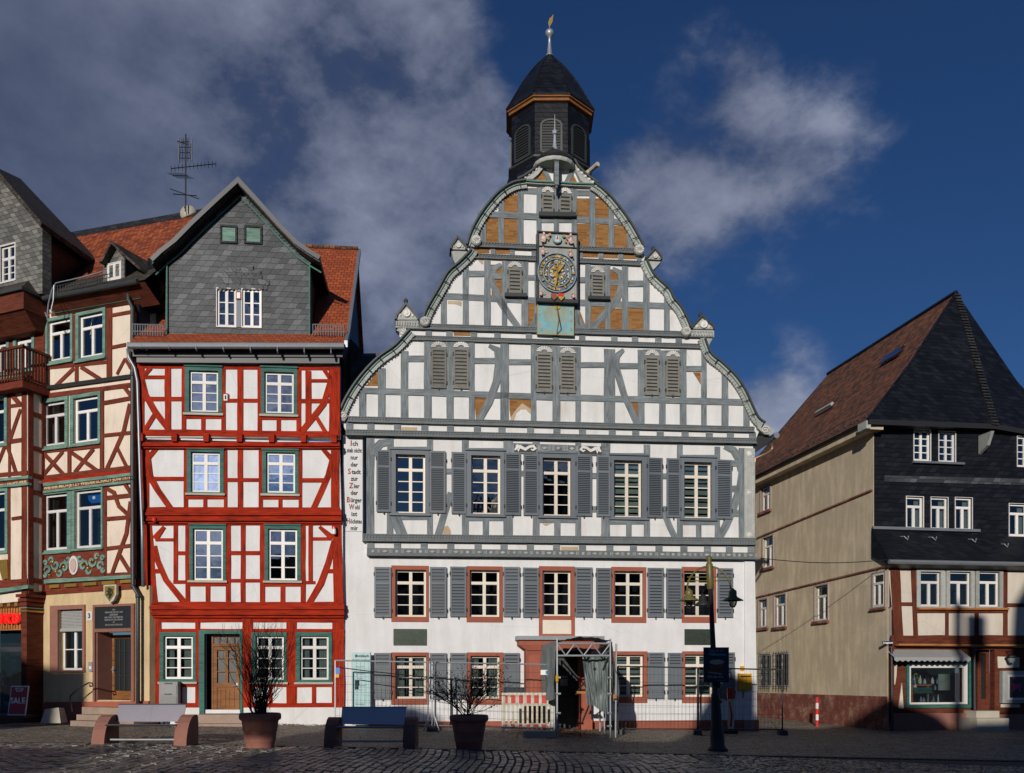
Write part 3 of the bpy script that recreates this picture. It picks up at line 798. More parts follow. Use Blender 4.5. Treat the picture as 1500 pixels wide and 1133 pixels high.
# tier two
for q in ((645.5, 654.5, 420, 482), (677.6, 686.5, 394, 483), (709, 718.6, 380, 484), (735, 742.8, 382, 484), (763.8, 773.5, 382, 486), (783, 789, 380, 488), (842, 849, 385, 490), (857, 865, 387, 492), (886, 893.8, 388, 492), (910.6, 920, 389, 493), (942, 951, 393, 495), (972.5, 981, 425, 496)): P2(*q)
for q in ((686, 709, 397.7, 406), (773, 788, 404, 411), (846, 857, 407, 415), (920, 942, 412, 420.6), (720, 735, 401.5, 409.5), (893, 911, 410.5, 418.7)): R2(*q)
beam(tg, TH, [(640, 434), (786, 441)], 9, D2); beam(tg, TH, [(845, 444), (990, 449.5)], 9, D2)
B2([(734, 388), (722, 394), (719.5, 410), (725, 425), (733, 442), (745, 461), (762, 484)], [5, 9, 9, 10, 10, 10, 9]); B2([(897, 394), (908, 400), (911, 418), (905, 435), (893, 452), (875, 473), (861, 490)], [5, 8, 9, 10, 10, 10, 9])
B2([(788, 461), (776, 485)], 7); B2([(843, 461), (857, 486)], 7)
# tier three
for q in ((703, 712, 325, 359), (730, 738.2, 290, 359), (758, 766.7, 277, 360), (785.8, 793, 276, 345), (811, 818.5, 276, 345), (837, 844.8, 278, 365), (863, 872, 282, 366), (890.8, 899.3, 298, 367), (918, 926.5, 330, 368)): P2(*q)
beam(tg, TH, [(700, 314.5), (789, 318.5)], 9, D2); beam(tg, TH, [(842, 322), (922, 327)], 9, D2); beam(tg, TH, [(755, 280), (875, 284)], 8, D2)
R2(789, 842, 321, 327)
# top: V braces and the tie
B2([(780, 262), (792, 245)], 6); B2([(794, 243), (806, 268)], 7); B2([(830, 268), (841, 245)], 7); B2([(842, 246), (852, 268)], 6); beam(tg, TH, [(765, 268.5), (868, 272.5)], 7, D2)
tf.build('timber_frame', 'grey_timber', th); tg.build('timber_frame', 'grey_timber', th)
# brick infill where the plaster is off
bk = MB(); ms = MB()
def K(pts): poly(bk, TH, pts, D2 - .02, D2 + .006 + (len(bk.v) % 7) * .0005, D2)
for r in ((718.6, 388, 735, 402), (720, 409, 736, 440), (773.4, 445, 784, 484), (893.7, 395, 906, 411), (893.7, 418, 909, 445), (865, 450, 886, 491), (886, 452, 911, 492), (920, 452, 942, 494),
          (738, 285, 758, 313), (711.6, 320, 730, 356), (738, 320, 758, 357), (844.8, 291, 863, 320), (844.8, 328, 863, 362), (871.8, 291, 891, 321), (871.8, 329, 891, 363), (899, 331, 918, 365), (701, 343, 704, 356), (924, 350, 930, 366), (766, 276, 786, 280)):
    K([(r[0], r[1]), (r[2], r[1]), (r[2], r[3]), (r[0], r[3])])
for p in ([(536, 566), (553.7, 566), (553.7, 543)], [(695, 582), (719, 582), (697, 615)], [(746, 584), (778, 584), (778, 600), (765, 592), (757, 600), (748, 612), (746, 600)], [(918, 589), (934, 589), (934, 618), (929, 610)], [(1015, 546), (1026.5, 546), (1026.5, 564)],
          [(783, 266), (803, 266), (793, 250)], [(827, 268), (846, 269), (838, 252)], [(849, 455), (858, 478), (850, 476), (846, 466)]): K(p)
build_split(bk, 'brick_infill', 'brick', th)
# peeled undercoat patches
for p, dd in (([(748, 612), (757, 599), (765, 591), (778, 600), (778, 608), (770, 600), (763, 600), (756, 606), (752, 619), (747, 620)], D2), ([(656, 441), (676, 442), (676, 449), (667, 446), (656, 445.5)], D2), ([(646, 786), (651, 772), (656, 770), (660, 777), (661, 787)], D1), ([(794, 767), (808, 767), (799, 771)], D1),
              ([(880, 783), (884, 776), (884, 790), (878, 790)], D1), ([(700, 381), (708, 381), (708, 388), (703, 385)], D2)):
    poly(ms, TH, p, dd - .02, dd + .009, dd)
build_split(ms, 'bare_undercoat', 'mudcoat', th)
# carved bands: dentil strips with beam heads between
def dentil(x0, y0, y1, x1, y0b, y1b, d, out, mat='carved_dark', teeth=True, lip=True):
    m = MB(); a = TH.pix(x0, y0, d); b = TH.pix(x0, y1, d); c = TH.pix(x1, y1b, d); e = TH.pix(x1, y0b, d)
    h = a[1] - b[1]
    m.prism([b, c, e, a], d - .05, d + out)
    lp = lambda t, v: (a[0] + (e[0] - a[0]) * t, (b[1] + (c[1] - b[1]) * t) + v * h)
    m.prism([lp(0, 0.0), lp(1, 0.0), lp(1, .16), lp(0, .16)], d, d + out + .05)
    m.prism([lp(0, .86), lp(1, .86), lp(1, 1.0), lp(0, 1.0)], d, d + out + .035)
    if teeth:
        L = e[0] - a[0]; n = int(L / .085)
        for i in range(n):
            t0, t1 = (i + .2) / n, (i + .72) / n
            m.prism([lp(t0, .55), lp(t1, .55), lp(t1, .84), lp(t0, .84)], d, d + out + .028)
            m.prism([lp(t0, .2), lp(t1, .2), lp(t1, .46), lp(t0, .46)], d, d + out + .022)
    return m.build('carved_band', mat, th)
def heads(xs, y0, y1, x0, x1, y0b, y1b, d, w=10):
    m = MB()
    for x in xs:
        t = (x - x0) / (x1 - x0); ya = y0 + (y0b - y0) * t; yb_ = y1 + (y1b - y1) * t
        poly(m, TH, [(x - w / 2, ya), (x + w / 2, ya), (x + w / 2, yb_), (x - w / 2, yb_)], d - .02, d + .035, d)
    build_split(m, 'beam_head', 'grey_timber', th)
dentil(509, 611, 619.5, 1104, 627.5, 634.5, D2, .06); dentil(507, 631, 639.5, 1106, 644, 652, D1, .12)
heads([512, 543, 582, 622, 659.6, 699, 735, 777, 815.5, 853, 896.6, 931, 966.8, 1003.3, 1038.7, 1069.6, 1102], 619, 632, 507, 1104, 634, 645, D2)
dentil(594, 475, 483.5, 1042, 489.5, 496.5, D2, .06); dentil(601, 492.5, 499.5, 1030, 505, 512, D2, .04)
heads([627.7, 658, 694, 728.4, 774.5, 814, 852.5, 899.6, 930, 964, 994, 1029], 483, 493, 597, 1035, 496, 506, D2, 9)
dentil(700, 356.5, 364, 931, 366.5, 373.5, D2, .06); dentil(687, 372.5, 379.5, 942, 384, 391, D2, .04)
heads([692, 722, 750, 782, 850, 880, 909, 936], 364, 373, 690, 940, 373, 384, D2, 7)
m = MB()
for x0, x1 in ((696, 717), (725, 747), (852, 876), (884, 905), (913, 932)):
    y = 364 + (x0 - 696) * .04; poly(m, TH, [(x0, y), (x1, y + .6), (x1, y + 7.5), (x0, y + 7)], D2 - .02, D2 + .01, D2)
poly(m, TH, [(664.5, 486.5), (689, 487.5), (689, 492.5), (664.5, 492)], D2, D2 + .012, D2)
build_split(m, 'brick_infill', 'brick', th)
m = MB(); poly(m, TH, [(588, 626), (611, 626.5), (611, 632), (588, 631.5)], D2, D2 + .012, D2); poly(m, TH, [(822, 801), (847, 801.5), (847, 808), (822, 808)], D1, D1 + .012, D1)
build_split(m, 'bare_undercoat', 'mudcoat', th)
dentil(531, 783, 794, 1105.5, 791, 799.5, D1, .10)
heads([543, 582, 621, 660, 700, 738, 776.5, 815, 853, 893, 927.6, 965, 1001.5, 1036, 1068, 1100], 794, 804, 531, 1105, 800, 811, D1)
# lowest band with lozenges and rosettes
m = MB(); a = TH.pix(537.8, 803.5, D1); b = TH.pix(537.8, 815, D1); c = TH.pix(1105.5, 820.5, D1); e = TH.pix(1105.5, 810.5, D1)
m.prism([b, c, e, a], D1 - .1, D1 + .10); m.prism([b, c, (c[0], c[1] + .035), (b[0], b[1] + .035)], D1, D1 + .15)
m.build('carved_band', 'carved_dark', th)
m = MB(); L = e[0] - a[0]; n = 34
for i in range(n):
    t = (i + .5) / n; s_ = a[0] + L * t; z = (a[1] + b[1]) / 2 + ((c[1] + e[1]) / 2 - (a[1] + b[1]) / 2) * t + .02
    if i % 2: m.prism([(s_ - .085, z), (s_, z - .04), (s_ + .085, z), (s_, z + .04)], D1 + .09, D1 + .125)
    else:
        m.lathe([(.055, 0), (.04, .02), (.012, .025)], (s_, -(D1 + .09), z), 8, axis='y')
    for k in (-1, 0, 1):
        q = s_ + L / n / 2 + k * .03; m.box(q - .008, q + .008, -(D1 + .12), -(D1 + .09), z - .05, z + .05)
build_split(m, 'carved_rosette', 'carved', th)
# carved centre panel scrolls and corner pilaster
def scroll(cx, cy, flip):
    m = MB(); s0, z0 = TH.pix(cx, cy, D1)
    pts = [(-.30, -.06), (-.22, .06), (-.1, .02), (0, -.03), (.12, .05), (.24, .07), (.29, .0), (.22, -.05), (.16, -.02)]
    P_ = [(s0 + flip * x, z0 + z) for x, z in pts]
    m.ribbon(P_, [.05, .09, .09, .075, .07, .07, .06, .05, .03], D1 + .04, D1 + .085)
    m.ribbon([(s0 + flip * x, z0 + z) for x, z in ((-.27, .09), (-.2, -.07), (-.12, .10))], [.03, .045, .02], D1 + .04, D1 + .08)
    m.build('scroll_carving', 'carved_white', th)
m = MB()
for cx in (769, 864.5): poly(m, TH, [(cx - 16, 652 + (cx - 769) * .03), (cx + 16, 652.5 + (cx - 769) * .03), (cx + 16, 663.5 + (cx - 769) * .03), (cx - 16, 663 + (cx - 769) * .03)], D1, D1 + .056, D1)
build_split(m, 'scroll_ground', 'black', th)
scroll(769, 658, 1); scroll(864.5, 660, -1)
m = MB()
for k, cx in enumerate((797, 817.5, 837)):
    s_, z = TH.pix(cx, 657.5 + k * .4, D1)
    if k != 1: m.prism([(s_ - .08, z), (s_, z - .05), (s_ + .08, z), (s_, z + .05)], D1 + .04, D1 + .08)
    else: m.lathe([(.06, 0), (.04, .03), (.01, .035)], (s_, -(D1 + .05), z), 8, axis='y')
    for q in (-.17, -.13, .13, .17): m.box(s_ + q - .01, s_ + q + .01, -(D1 + .075), -(D1 + .04), z - .08, z + .08)
build_split(m, 'carved_rosette', 'carved', th)
m = MB(); poly(m, TH, [(1089.5, 657), (1105, 658), (1105, 791), (1089.5, 790)], D1 - .2, D1 + .05, D1); m.build('corner_pilaster', 'carved', th)
m = MB()
for x in (1092.3, 1101.5):
    for k in range(34):
        s_, z = TH.pix(x, 662 + k * 3.75, D1); m.lathe([(.018, 0), (.012, .016)], (s_, -(D1 + .05), z), 6, axis='y')
for y in (665, 722, 784):
    s_, z = TH.pix(1097, y, D1); m.lathe([(.085, 0), (.06, .02), (.05, .005), (.02, .02)], (s_, -(D1 + .05), z), 10, axis='y')
build_split(m, 'pilaster_bead', 'carved_white', th)
for r, c in zip(T0, T0c):
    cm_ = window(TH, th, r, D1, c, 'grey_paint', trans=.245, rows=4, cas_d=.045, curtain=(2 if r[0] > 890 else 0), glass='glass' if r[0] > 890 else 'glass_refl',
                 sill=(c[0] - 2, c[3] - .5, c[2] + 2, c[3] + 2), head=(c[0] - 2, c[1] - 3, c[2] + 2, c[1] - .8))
for x0, y0, x1, y1 in ((551.4, 660.3, 572.6, 750.8), (629, 661.5, 652.7, 752), (661.3, 663, 683, 753), (738.8, 664.3, 762.6, 754.8), (766.7, 667, 789, 756), (843.3, 667.8, 867, 756.5), (873.5, 668.5, 893.8, 757.5), (947.6, 671.3, 970.3, 758.8), (976, 672.5, 996.8, 759), (1047.9, 674, 1071.8, 760.5)):
    shutter(TH, th, x0, y0, x1, y1, D1 + .03, split=.27, pitch=.05)
# attic shutters with shell fans above
def fan(cx, yb_, w, h):
    m = MB(); s0, z0 = TH.pix(cx, yb_, D2); k = TH.mpp(cx, D2); R0, R1 = w * k * .20, w * k * .52; n = 9
    for i in range(n):
        a0 = math.pi * (i + .12) / n; a1 = math.pi * (i + .88) / n; am = (a0 + a1) / 2; q = h * k / R1 * .95
        m.prism([(s0 + R0 * math.cos(a0), z0 + R0 * math.sin(a0) * q), (s0 + R0 * math.cos(a1), z0 + R0 * math.sin(a1) * q), (s0 + R1 * .93 * math.cos(a1), z0 + R1 * .93 * math.sin(a1) * q), (s0 + R1 * math.cos(am), z0 + R1 * math.sin(am) * q), (s0 + R1 * .93 * math.cos(a0), z0 + R1 * .93 * math.sin(a0) * q)], D2 + .03, D2 + .06)
    m.build('shell_carving', 'carved_white', th)
at = [(631.4, 511.5, 654, 569.3), (664, 511.5, 686.7, 570), (785.3, 518, 808.7, 575.3), (819.8, 520, 842.7, 576.5), (944.2, 523.5, 965.2, 579.5), (975, 525, 995.5, 580.5)]
at2 = [(743.8, 394.5, 764.3, 432), (865.2, 402, 885, 437), (793.2, 285, 811, 313), (818.5, 286.5, 837, 315)]
M['louvre'] = plain('weathered_louvre', (.17, .165, .14), .75, .35, 5, .3, 50)
for i, (x0, y0, x1, y1) in enumerate(at + at2):
    m = MB(); poly(m, TH, [(x0 - 2, y0 - 11), (x1 + 2, y0 - 11), (x1 + 2, y1), (x0 - 2, y1)], D2 - .02, D2 + .03, D2)
    w = m.build('louvred_opening', 'grey_timber', th)
    sh = shutter(TH, w, x0, y0, x1, y1, D2 + .03, mat='louvre', split=0, pitch=.095, name='louvres')
    fan((x0 + x1) / 2, y0 - 1.5, x1 - x0, 9)
m = MB()
for r in ((739, 432, 771, 437), (861, 436.5, 892, 441), (789, 314, 842.5, 320)): poly(m, TH, [(r[0], r[1]), (r[2], r[1] + 1), (r[2], r[3] + 1), (r[0], r[3])], D2, D2 + .16, D2)
build_split(m, 'dark_sill', 'black', th)
# curved verge boards
def verge(pts, w=9.5):
    inner = MB(); cop = MB(); pipe = MB(); cl_ = MB()
    P_ = [TH.pix(x, y, D2) for x, y in pts]
    # smooth the traced line
    Q = []
    for i in range(len(P_) - 1):
        p0 = Vector(P_[max(0, i - 1)]); p1 = Vector(P_[i]); p2 = Vector(P_[i + 1]); p3 = Vector(P_[min(len(P_) - 1, i + 2)])
        for j in range(5):
            t = j / 5
            Q.append(.5 * ((2 * p1) + (-p0 + p2) * t + (2 * p0 - 5 * p1 + 4 * p2 - p3) * t * t + (-p0 + 3 * p1 - 3 * p2 + p3) * t ** 3))
    Q.append(Vector(P_[-1]))
    def off(k):
        r = []
        for i, q in enumerate(Q):
            t = (Q[min(len(Q) - 1, i + 1)] - Q[max(0, i - 1)]).normalized(); r.append(q + Vector((t.y, -t.x)) * k)
        return [tuple(v) for v in r]
    k = TH.mpp(800)
    inner.ribbon(off(w * k * .5), w * k, D2 - .02, D2 + .10)
    cop.ribbon(off(-.012), .045, D2 - .45, D2 + .19)
    l1 = off(w * k * .42); pipe.tube([(x, -(D2 + .13), z) for x, z in l1], .014, 5)
    l2 = off(w * k * .88)
    L = 0
    for i in range(1, len(l2)):
        a_, b_ = Vector(l2[i - 1]), Vector(l2[i]); seg = (b_ - a_).length; n_ = max(1, int(seg / .075))
        for j in range(n_):
            q = a_ + (b_ - a_) * (j + .5) / n_; t = (b_ - a_).normalized(); o_ = Vector((t.y, -t.x))
            inner.prism([tuple(q - t * .02 - o_ * .04), tuple(q + t * .02 - o_ * .04), tuple(q + t * .02 + o_ * .04), tuple(q - t * .02 + o_ * .04)], D2 + .1, D2 + .125)
        L += seg
        if L > .42:
            L = 0; q = Vector(l1[i]); t = (b_ - a_).normalized(); o_ = Vector((t.y, -t.x))
            cl_.tube([(q.x - o_.x * .13, -(D2 + .16), q.y - o_.y * .13), (q.x + o_.x * .10, -(D2 + .18), q.y + o_.y * .10)], .014, 5)
    v = inner.build('verge_board', 'carved', th); cop.build('lead_capping', 'dark_metal', v); pipe.build('lightning_wire', 'verdigris', v); build_split(cl_, 'wire_clip', 'black', v)
verge([(507, 611), (499, 603), (507, 586), (518.5, 567), (534.4, 546.5), (554.8, 526), (577.5, 510), (590, 497), (600, 486)][1:])
verge([(618, 474), (625, 456), (634, 440), (644, 423), (656, 402), (672, 388), (686, 374), (690, 368)])
verge([(684, 362), (688, 348), (697, 328.5), (711.7, 306), (731.4, 284), (751, 272), (770, 268.5)])
verge([(868, 272), (880, 280), (897, 297), (919, 326), (936, 355), (941, 366)])
verge([(945, 384), (957, 407), (978, 427), (984.5, 440), (996, 454), (1005, 472), (1009, 482)])
verge([(1030, 498), (1036, 515), (1042, 524), (1055, 534), (1075.5, 554), (1089.5, 575), (1099, 596), (1108, 614), (1118, 622)])
# rounded verge over the top tier and the S scrolls beside the hood
m = MB(); m.ribbon([TH.pix(x, y, D2) for x, y in ((770, 269), (790, 270.5), (815, 271.5), (840, 273), (868, 274))], .11, D2, D2 + .12); m.build('verge_board', 'carved', th)
m = MB(); m.tube([(*[TH.pix(x, y, D2)[0]], -(D2 + .16), TH.pix(x, y, D2)[1]) for x, y in ((770, 269), (790, 270.5), (815, 271.5), (840, 273), (868, 274))], .022, 5); m.build('lightning_wire', 'verdigris', th)
for sgn, pts in ((1, [(757, 266), (766, 262), (778, 254), (788, 244), (793, 238), (796, 248), (788, 258), (780, 265)]), (-1, [(840, 238), (846, 248), (858, 260), (875, 272), (877, 277), (862, 274), (850, 268), (844, 256)])):
    m = MB(); poly(m, TH, pts, D2 - .02, D2 + .10, D2)
    m.build('verge_board', 'carved', th)
    m = MB(); q = pts[:4] if sgn > 0 else pts[:4]; m.ribbon([TH.pix(x, y, D2) for x, y in q], .05, D2 - .4, D2 + .18); m.build('lead_capping', 'dark_metal', th)
    m = MB()
    for i in range(6):
        t = i / 5; x = (762 + 27 * t) if sgn > 0 else (845 + 27 * t); y = (264.5 - 20 * t) if sgn > 0 else (250 + 22 * t)
        s_, z = TH.pix(x + 1, y + 2.5, D2); m.lathe([(.05, 0), (.035, .03), (.01, .035)], (s_, -(D2 + .1), z), 7, axis='y')
    build_split(m, 'carved_rosette', 'carved_white', th)
# rosette scroll ends
def rosette(cx, cy, r):
    s_, z = TH.pix(cx, cy, D2); k = TH.mpp(cx) * r
    m = MB(); m.lathe([(k, 0), (k, .16), (k * .85, .19)], (s_, -D2, z), 18, axis='y'); o = m.build('scroll_end', 'carved', th)
    m = MB()
    for i in range(12):
        a = 2 * math.pi * i / 12
        m.prism([(s_ + k * .2 * math.cos(a), z + k * .2 * math.sin(a)), (s_ + k * .75 * math.cos(a - .17), z + k * .75 * math.sin(a - .17)), (s_ + k * .75 * math.cos(a + .17), z + k * .75 * math.sin(a + .17))], D2 + .17, D2 + .215)
    m.build('rosette', 'carved_white', o)
for q in ((622.5, 474, 7.5), (1003, 488.5, 7.5), (697, 356, 8), (934.5, 369.5, 8)): rosette(*q)
m = MB()
for pts, w in (([(1103, 612), (1112, 620), (1126, 627), (1133, 632), (1126, 639), (1117, 638), (1108, 630)], 0), ([(499, 603), (496, 610), (498, 618), (505, 619), (510, 612), (507, 606)], 0)):
    poly(m, TH, pts, D2 - .3, D2 + .14, D2)
build_split(m, 'scroll_end', 'carved', th)
m = MB(); s_, z = TH.pix(1118, 632, D2)
sp = [(s_ + .14 * (1 - t / 13) * math.cos(t * .9), z + .12 * (1 - t / 13) * math.sin(t * .9)) for t in range(12)]
m.ribbon(sp, .03, D2 + .12, D2 + .17); s_, z = TH.pix(503, 610, D2)
m.ribbon([(s_ + .09 * (1 - t / 13) * math.cos(-t * .9), z + .09 * (1 - t / 13) * math.sin(-t * .9)) for t in range(12)], .025, D2 + .12, D2 + .17); build_split(m, 'spiral_carving', 'carved_white', th)
# small gablet ornaments on the shoulders
def gablet(pts, ball, shell):
    m = MB(); poly(m, TH, pts, D2 - .3, D2 + .12, D2); o = m.build('shoulder_ornament', 'carved', th)
    m = MB(); m.ribbon([TH.pix(x, y, D2) for x, y in pts], .05, D2 - .35, D2 + .18); m.build('lead_capping', 'dark_metal', o)
    bs_, bz = TH.pix(*ball, D2); k = TH.mpp(ball[0])
    m = MB(); m.lathe([(.012, -.25), (.02, -.08), (.05, -.045), (.065, 0), (.05, .045), (.012, .07), (.004, .12)], (bs_, 0 - D2, bz), 10); m.build('finial', 'dark_metal', o)
    cx = sum(p[0] for p in pts) / len(pts); cy = sum(p[1] for p in pts) / len(pts) + 1
    s_, z = TH.pix(cx, cy, D2); k *= (max(p[0] for p in pts) - min(p[0] for p in pts))
    m = MB(); m.lathe([(k * .17, 0), (k * .17, .05), (k * .1, .03), (k * .06, .05)], (s_, -(D2 + .12), z), 12, axis='y')
    for q in (-.27, .27): m.lathe([(k * .08, 0), (k * .03, .04)], (s_ + q * k, -(D2 + .12), z - k * .1), 7, axis='y')
    m.build('rosette', 'carved_white', o)
gablet([(579.5, 471), (581, 465), (586, 459), (591, 453), (594.5, 448), (599, 453), (605, 460), (610, 466), (613, 471)], (594.5, 441.5), 1)
gablet([(1010, 484), (1014, 479), (1020, 472), (1026.3, 466), (1032, 472), (1038, 477), (1042, 480), (1044, 485)], (1025.8, 461.5), 1)
gablet([(660, 368), (661, 364), (666, 357), (670, 351), (675, 357), (683, 366), (682, 369)], (670, 351.5), 1)
gablet([(944, 382), (950, 376), (957, 368), (962, 373), (967, 380), (967, 384)], (957, 365), 1)
m = MB()
for pts in ([(579.5, 471.5), (613, 471.5), (613, 482), (579.5, 482)], [(1009, 485), (1044.5, 486), (1044.5, 496), (1009, 495)]):
    poly(m, TH, pts, D2 - .3, D2 + .09, D2); a = TH.pix(*pts[0], D2); b = TH.pix(*pts[2], D2)
    for i in range(9):
        x = a[0] + (b[0] - a[0]) * (i + .2) / 9; m.box(x, x + .035, -(D2 + .12), -(D2 + .09), b[1] + .03, a[1] - .03)
for pts in ([(661, 369), (684, 369), (684, 374), (676, 380), (674, 388), (668, 390), (664, 382)], [(944, 384), (967, 385), (962, 391), (956, 397), (955, 402), (947, 392)], [(582, 482), (600, 483), (597, 498), (586, 503), (588, 494)], [(1025, 496), (1043, 497), (1038, 506), (1039, 520), (1032, 512)]):
    poly(m, TH, pts, D2 - .25, D2 + .06, D2)
build_split(m, 'shoulder_console', 'carved', th)
m = MB()
for cx, cy, r, a0 in ((595, 492, 9, math.pi * .5), (1029, 507, 9, math.pi * -.5)):
    s_, z = TH.pix(cx, cy, D2); k = TH.mpp(cx)
    for i in range(8):
        a = a0 + math.pi * (i + .5) / 8
        m.prism([(s_ + .04 * math.cos(a), z + .06 * math.sin(a)), (s_ + .16 * math.cos(a - .12), z + .26 * math.sin(a - .12)), (s_ + .16 * math.cos(a + .12), z + .26 * math.sin(a + .12))], D2 + .05, D2 + .085)
build_split(m, 'shell_carving', 'carved_white', th)
# hood over the gable top
hs, hz = TH.pix(812, 245, D2)
m = MB(); k = TH.mpp(812)
prof = [(.60, 0), (.62, .03), (.55, .12), (.42, .25), (.25, .36), (.10, .46), (.05, .55)]
m.lathe(prof, (hs, -D2 + .05, hz + .05), 18, sy=.95); hood = m.build('hood', 'slate_roof', th)
m = MB(); m.lathe([(.10, .50), (.07, .60), (.05, .70), (.035, .95), (.07, .98), (.085, 1.03), (.07, 1.08), (.02, 1.12), (.008, 1.55)], (hs + .02, -D2 + .05, hz + .0), 10); m.build('finial', 'galv', hood)
m = MB(); m.lathe([(.58, -.06), (.60, -.02), (.60, .04)], (hs, -D2 + .05, hz), 18, sy=.95); m.build('hood_rim', 'carved', hood)
m = MB(); m.box(hs - .06, hs + .06, -D2 - .45, -D2 - .33, hz - .75, hz - .02); m.box(hs - .05, hs + .05, -D2 - .45, -D2, hz - .12, hz - .02); m.lathe([(.0, -.85), (.05, -.8), (.03, -.75)], (hs, -D2 - .39, hz), 8)
m.prism([(hs - .03, hz - .6), (hs + .03, hz - .6), (hs + .03, hz - .1), (hs - .03, hz - .1)], D2, D2 + .33); m.build('hood_strut', 'grey_timber', hood)
# main roof behind, and slate cheek seen over the red house
A_ = TH.pix(512, 600, D2); B_ = TH.pix(1100, 610, D2); T_ = TH.pix(808, 262, D2)
m = MB(); zb = 8.9
m.add([(A_[0], .1, A_[1]), (T_[0], .1, T_[1] - .2), (T_[0], 14, T_[1] - .2), (A_[0], 14, A_[1]), (B_[0], .1, B_[1]), (B_[0], 14, B_[1])], [(0, 1, 2, 3), (1, 4, 5, 2)])
m.build('roof', 'slate_roof', th, recalc=False)
e0 = TH.pix(1104, 640, D2); x_r = e0[0]
m = MB(); m.box(x_r - .25, x_r + .05, -.05, 14, -.6, e0[1]); m.box(TH.pix(503, 700)[0], TH.pix(503, 700)[0] + .25, .25, 14, -.6, A_[1]); build_split(m, 'side_wall', 'white_wall', th)
m = MB(); e1 = TH.pix(1132, 638, D2); m.box(x_r + .0, e1[0] + .02, -.1, 14, e1[1] - .12, e1[1] - .02); m.hexa([(x_r, -.1, e1[1] - .55), (x_r + .03, -.1, e1[1] - .55), (x_r + .03, 14, e1[1] - .55), (x_r, 14, e1[1] - .55), (x_r, -.1, e1[1] - .12), (e1[0], -.1, e1[1] - .12), (e1[0], 14, e1[1] - .12), (x_r, 14, e1[1] - .12)]); build_split(m, 'eave_board', 'black', th)
m = MB()
gx = e1[0] + .08
for i in range(7):
    a = math.pi * i / 6; 
m.tube([(gx, -.22, e1[1] - .02), (gx, 14, e1[1] - .02)], .09, 8); m.build('gutter', 'zinc', th)
q = [TH.pix(x, y) for x, y in ((1130, 650), (1131, 658), (1126, 663), (1118, 667), (1106, 672))]
m = MB(); m.tube([(s_, -.02, z) for s_, z in q] + [(x_r + .05, -.0, q[-1][1] - .3), (x_r + .08, 0.1, 4)], .05, 8); m.build('downpipe', 'copper', th, smooth=True)
CS = Fac((TH.P[0] - TH.n[0] * 2.2, TH.P[1] - TH.n[1] * 2.2), TH.a)
m = MB(); pts = [CS.pix(x, y) for x, y in ((503, 612), (506, 500), (514, 497), (520, 503), (533, 518), (562, 517.5), (570, 520), (540, 560), (520, 600))]
m.prism(pts, -2.6, -2.2); m.build('slate_cheek', 'slate', th)
# inscription beside the corner
lines = [('Ich', 1), ('steh nicht', 0), ('nur', 0), ('der', 0), ('Stadt', 1), ('zur', 0), ('Zier', 1), ('der', 0), ('Bürger', 1), ('Wohl', 1), ('ist', 0), ('Höchstes', 1), ('mir', 0)]
m = MB(); a, b, c_, e = TH.rect(501.5, 643, 533, 779, D0); ring(m, a, b, c_, e, .008, 0, .004); insc = m.build('inscription', 'ink', th)
for i, (t_, cap) in enumerate(lines):
    y = 650 + i * 10.35
    if cap: fit_text([(t_[0], .215, 0, 'ink_red', 'red_capital'), (t_[1:], .175, .4, 'ink', 'lettering')], 0, TH, 519.0, y, .006, insc, total=min(.42, .062 * len(t_) + .05), bold=.005)
    else: fit_text([(t_, .175, 0, 'ink', 'lettering')], 0, TH, 519.0, y, .006, insc, total=min(.42, .058 * len(t_) + .03), bold=.005)
# door
a, b, c_, e = TH.rect(812, 950, 858, 1080, D0)
m = MB(); m.box(a, c_, .20, .26, -.2, e); dr = m.build('door', 'dark_metal', th)
m = MB()
for z0, z1 in ((.25, .9), (1.0, 1.35)): ring(m, a + .12, z0, c_ - .45, z1, .04, -.2, -.185)
ring(m, a + .12, 1.4, c_ - .45, e - .35, .03, -.2, -.18); m.build('door_panels', 'black', dr)
m = MB(); m.box(a + .2, a + .42, .183, .19, 1.2, 1.5); m.build('notice', 'carved', dr)
# porch: red sandstone posts and lintel under a grey slab
m = MB()
for x0, x1 in ((769, 795), (848, 864)):
    A, _, C_, _ = TH.rect(x0, 1000, x1, 1001, .25); zt = TH.pix(800, 945, .25)[1]
    m.box(A, C_, -.45, 0, -.2, zt); m.box(A + .08, C_ - .1, -.47, -.4, .5, zt - .3); m.box(A - .03, C_ + .03, -.48, 0, -.2, .25)
build_split(m, 'porch_post', 'sandstone', th)
m = MB(); A, B_, C_, E = TH.rect(760, 938.5, 884, 946, .5); m.box(A, C_, -.55, 0, B_, E); m.hexa([(A + .25, -.5, B_ - .14), (C_ - .25, -.5, B_ - .14), (C_ - .25, 0, B_ - .14), (A + .25, 0, B_ - .14), (A + .02, -.54, B_), (C_ - .02, -.54, B_), (C_ - .02, 0, B_), (A + .02, 0, B_)]); m.build('porch_lintel', 'sandstone', th)
A, B_, C_, E = TH.rect(757.5, 932, 885, 938.3, .6); m = MB(); m.box(A, C_, -.65, 0, B_ + .01, E); m.build('porch_slab', 'zinc', th)
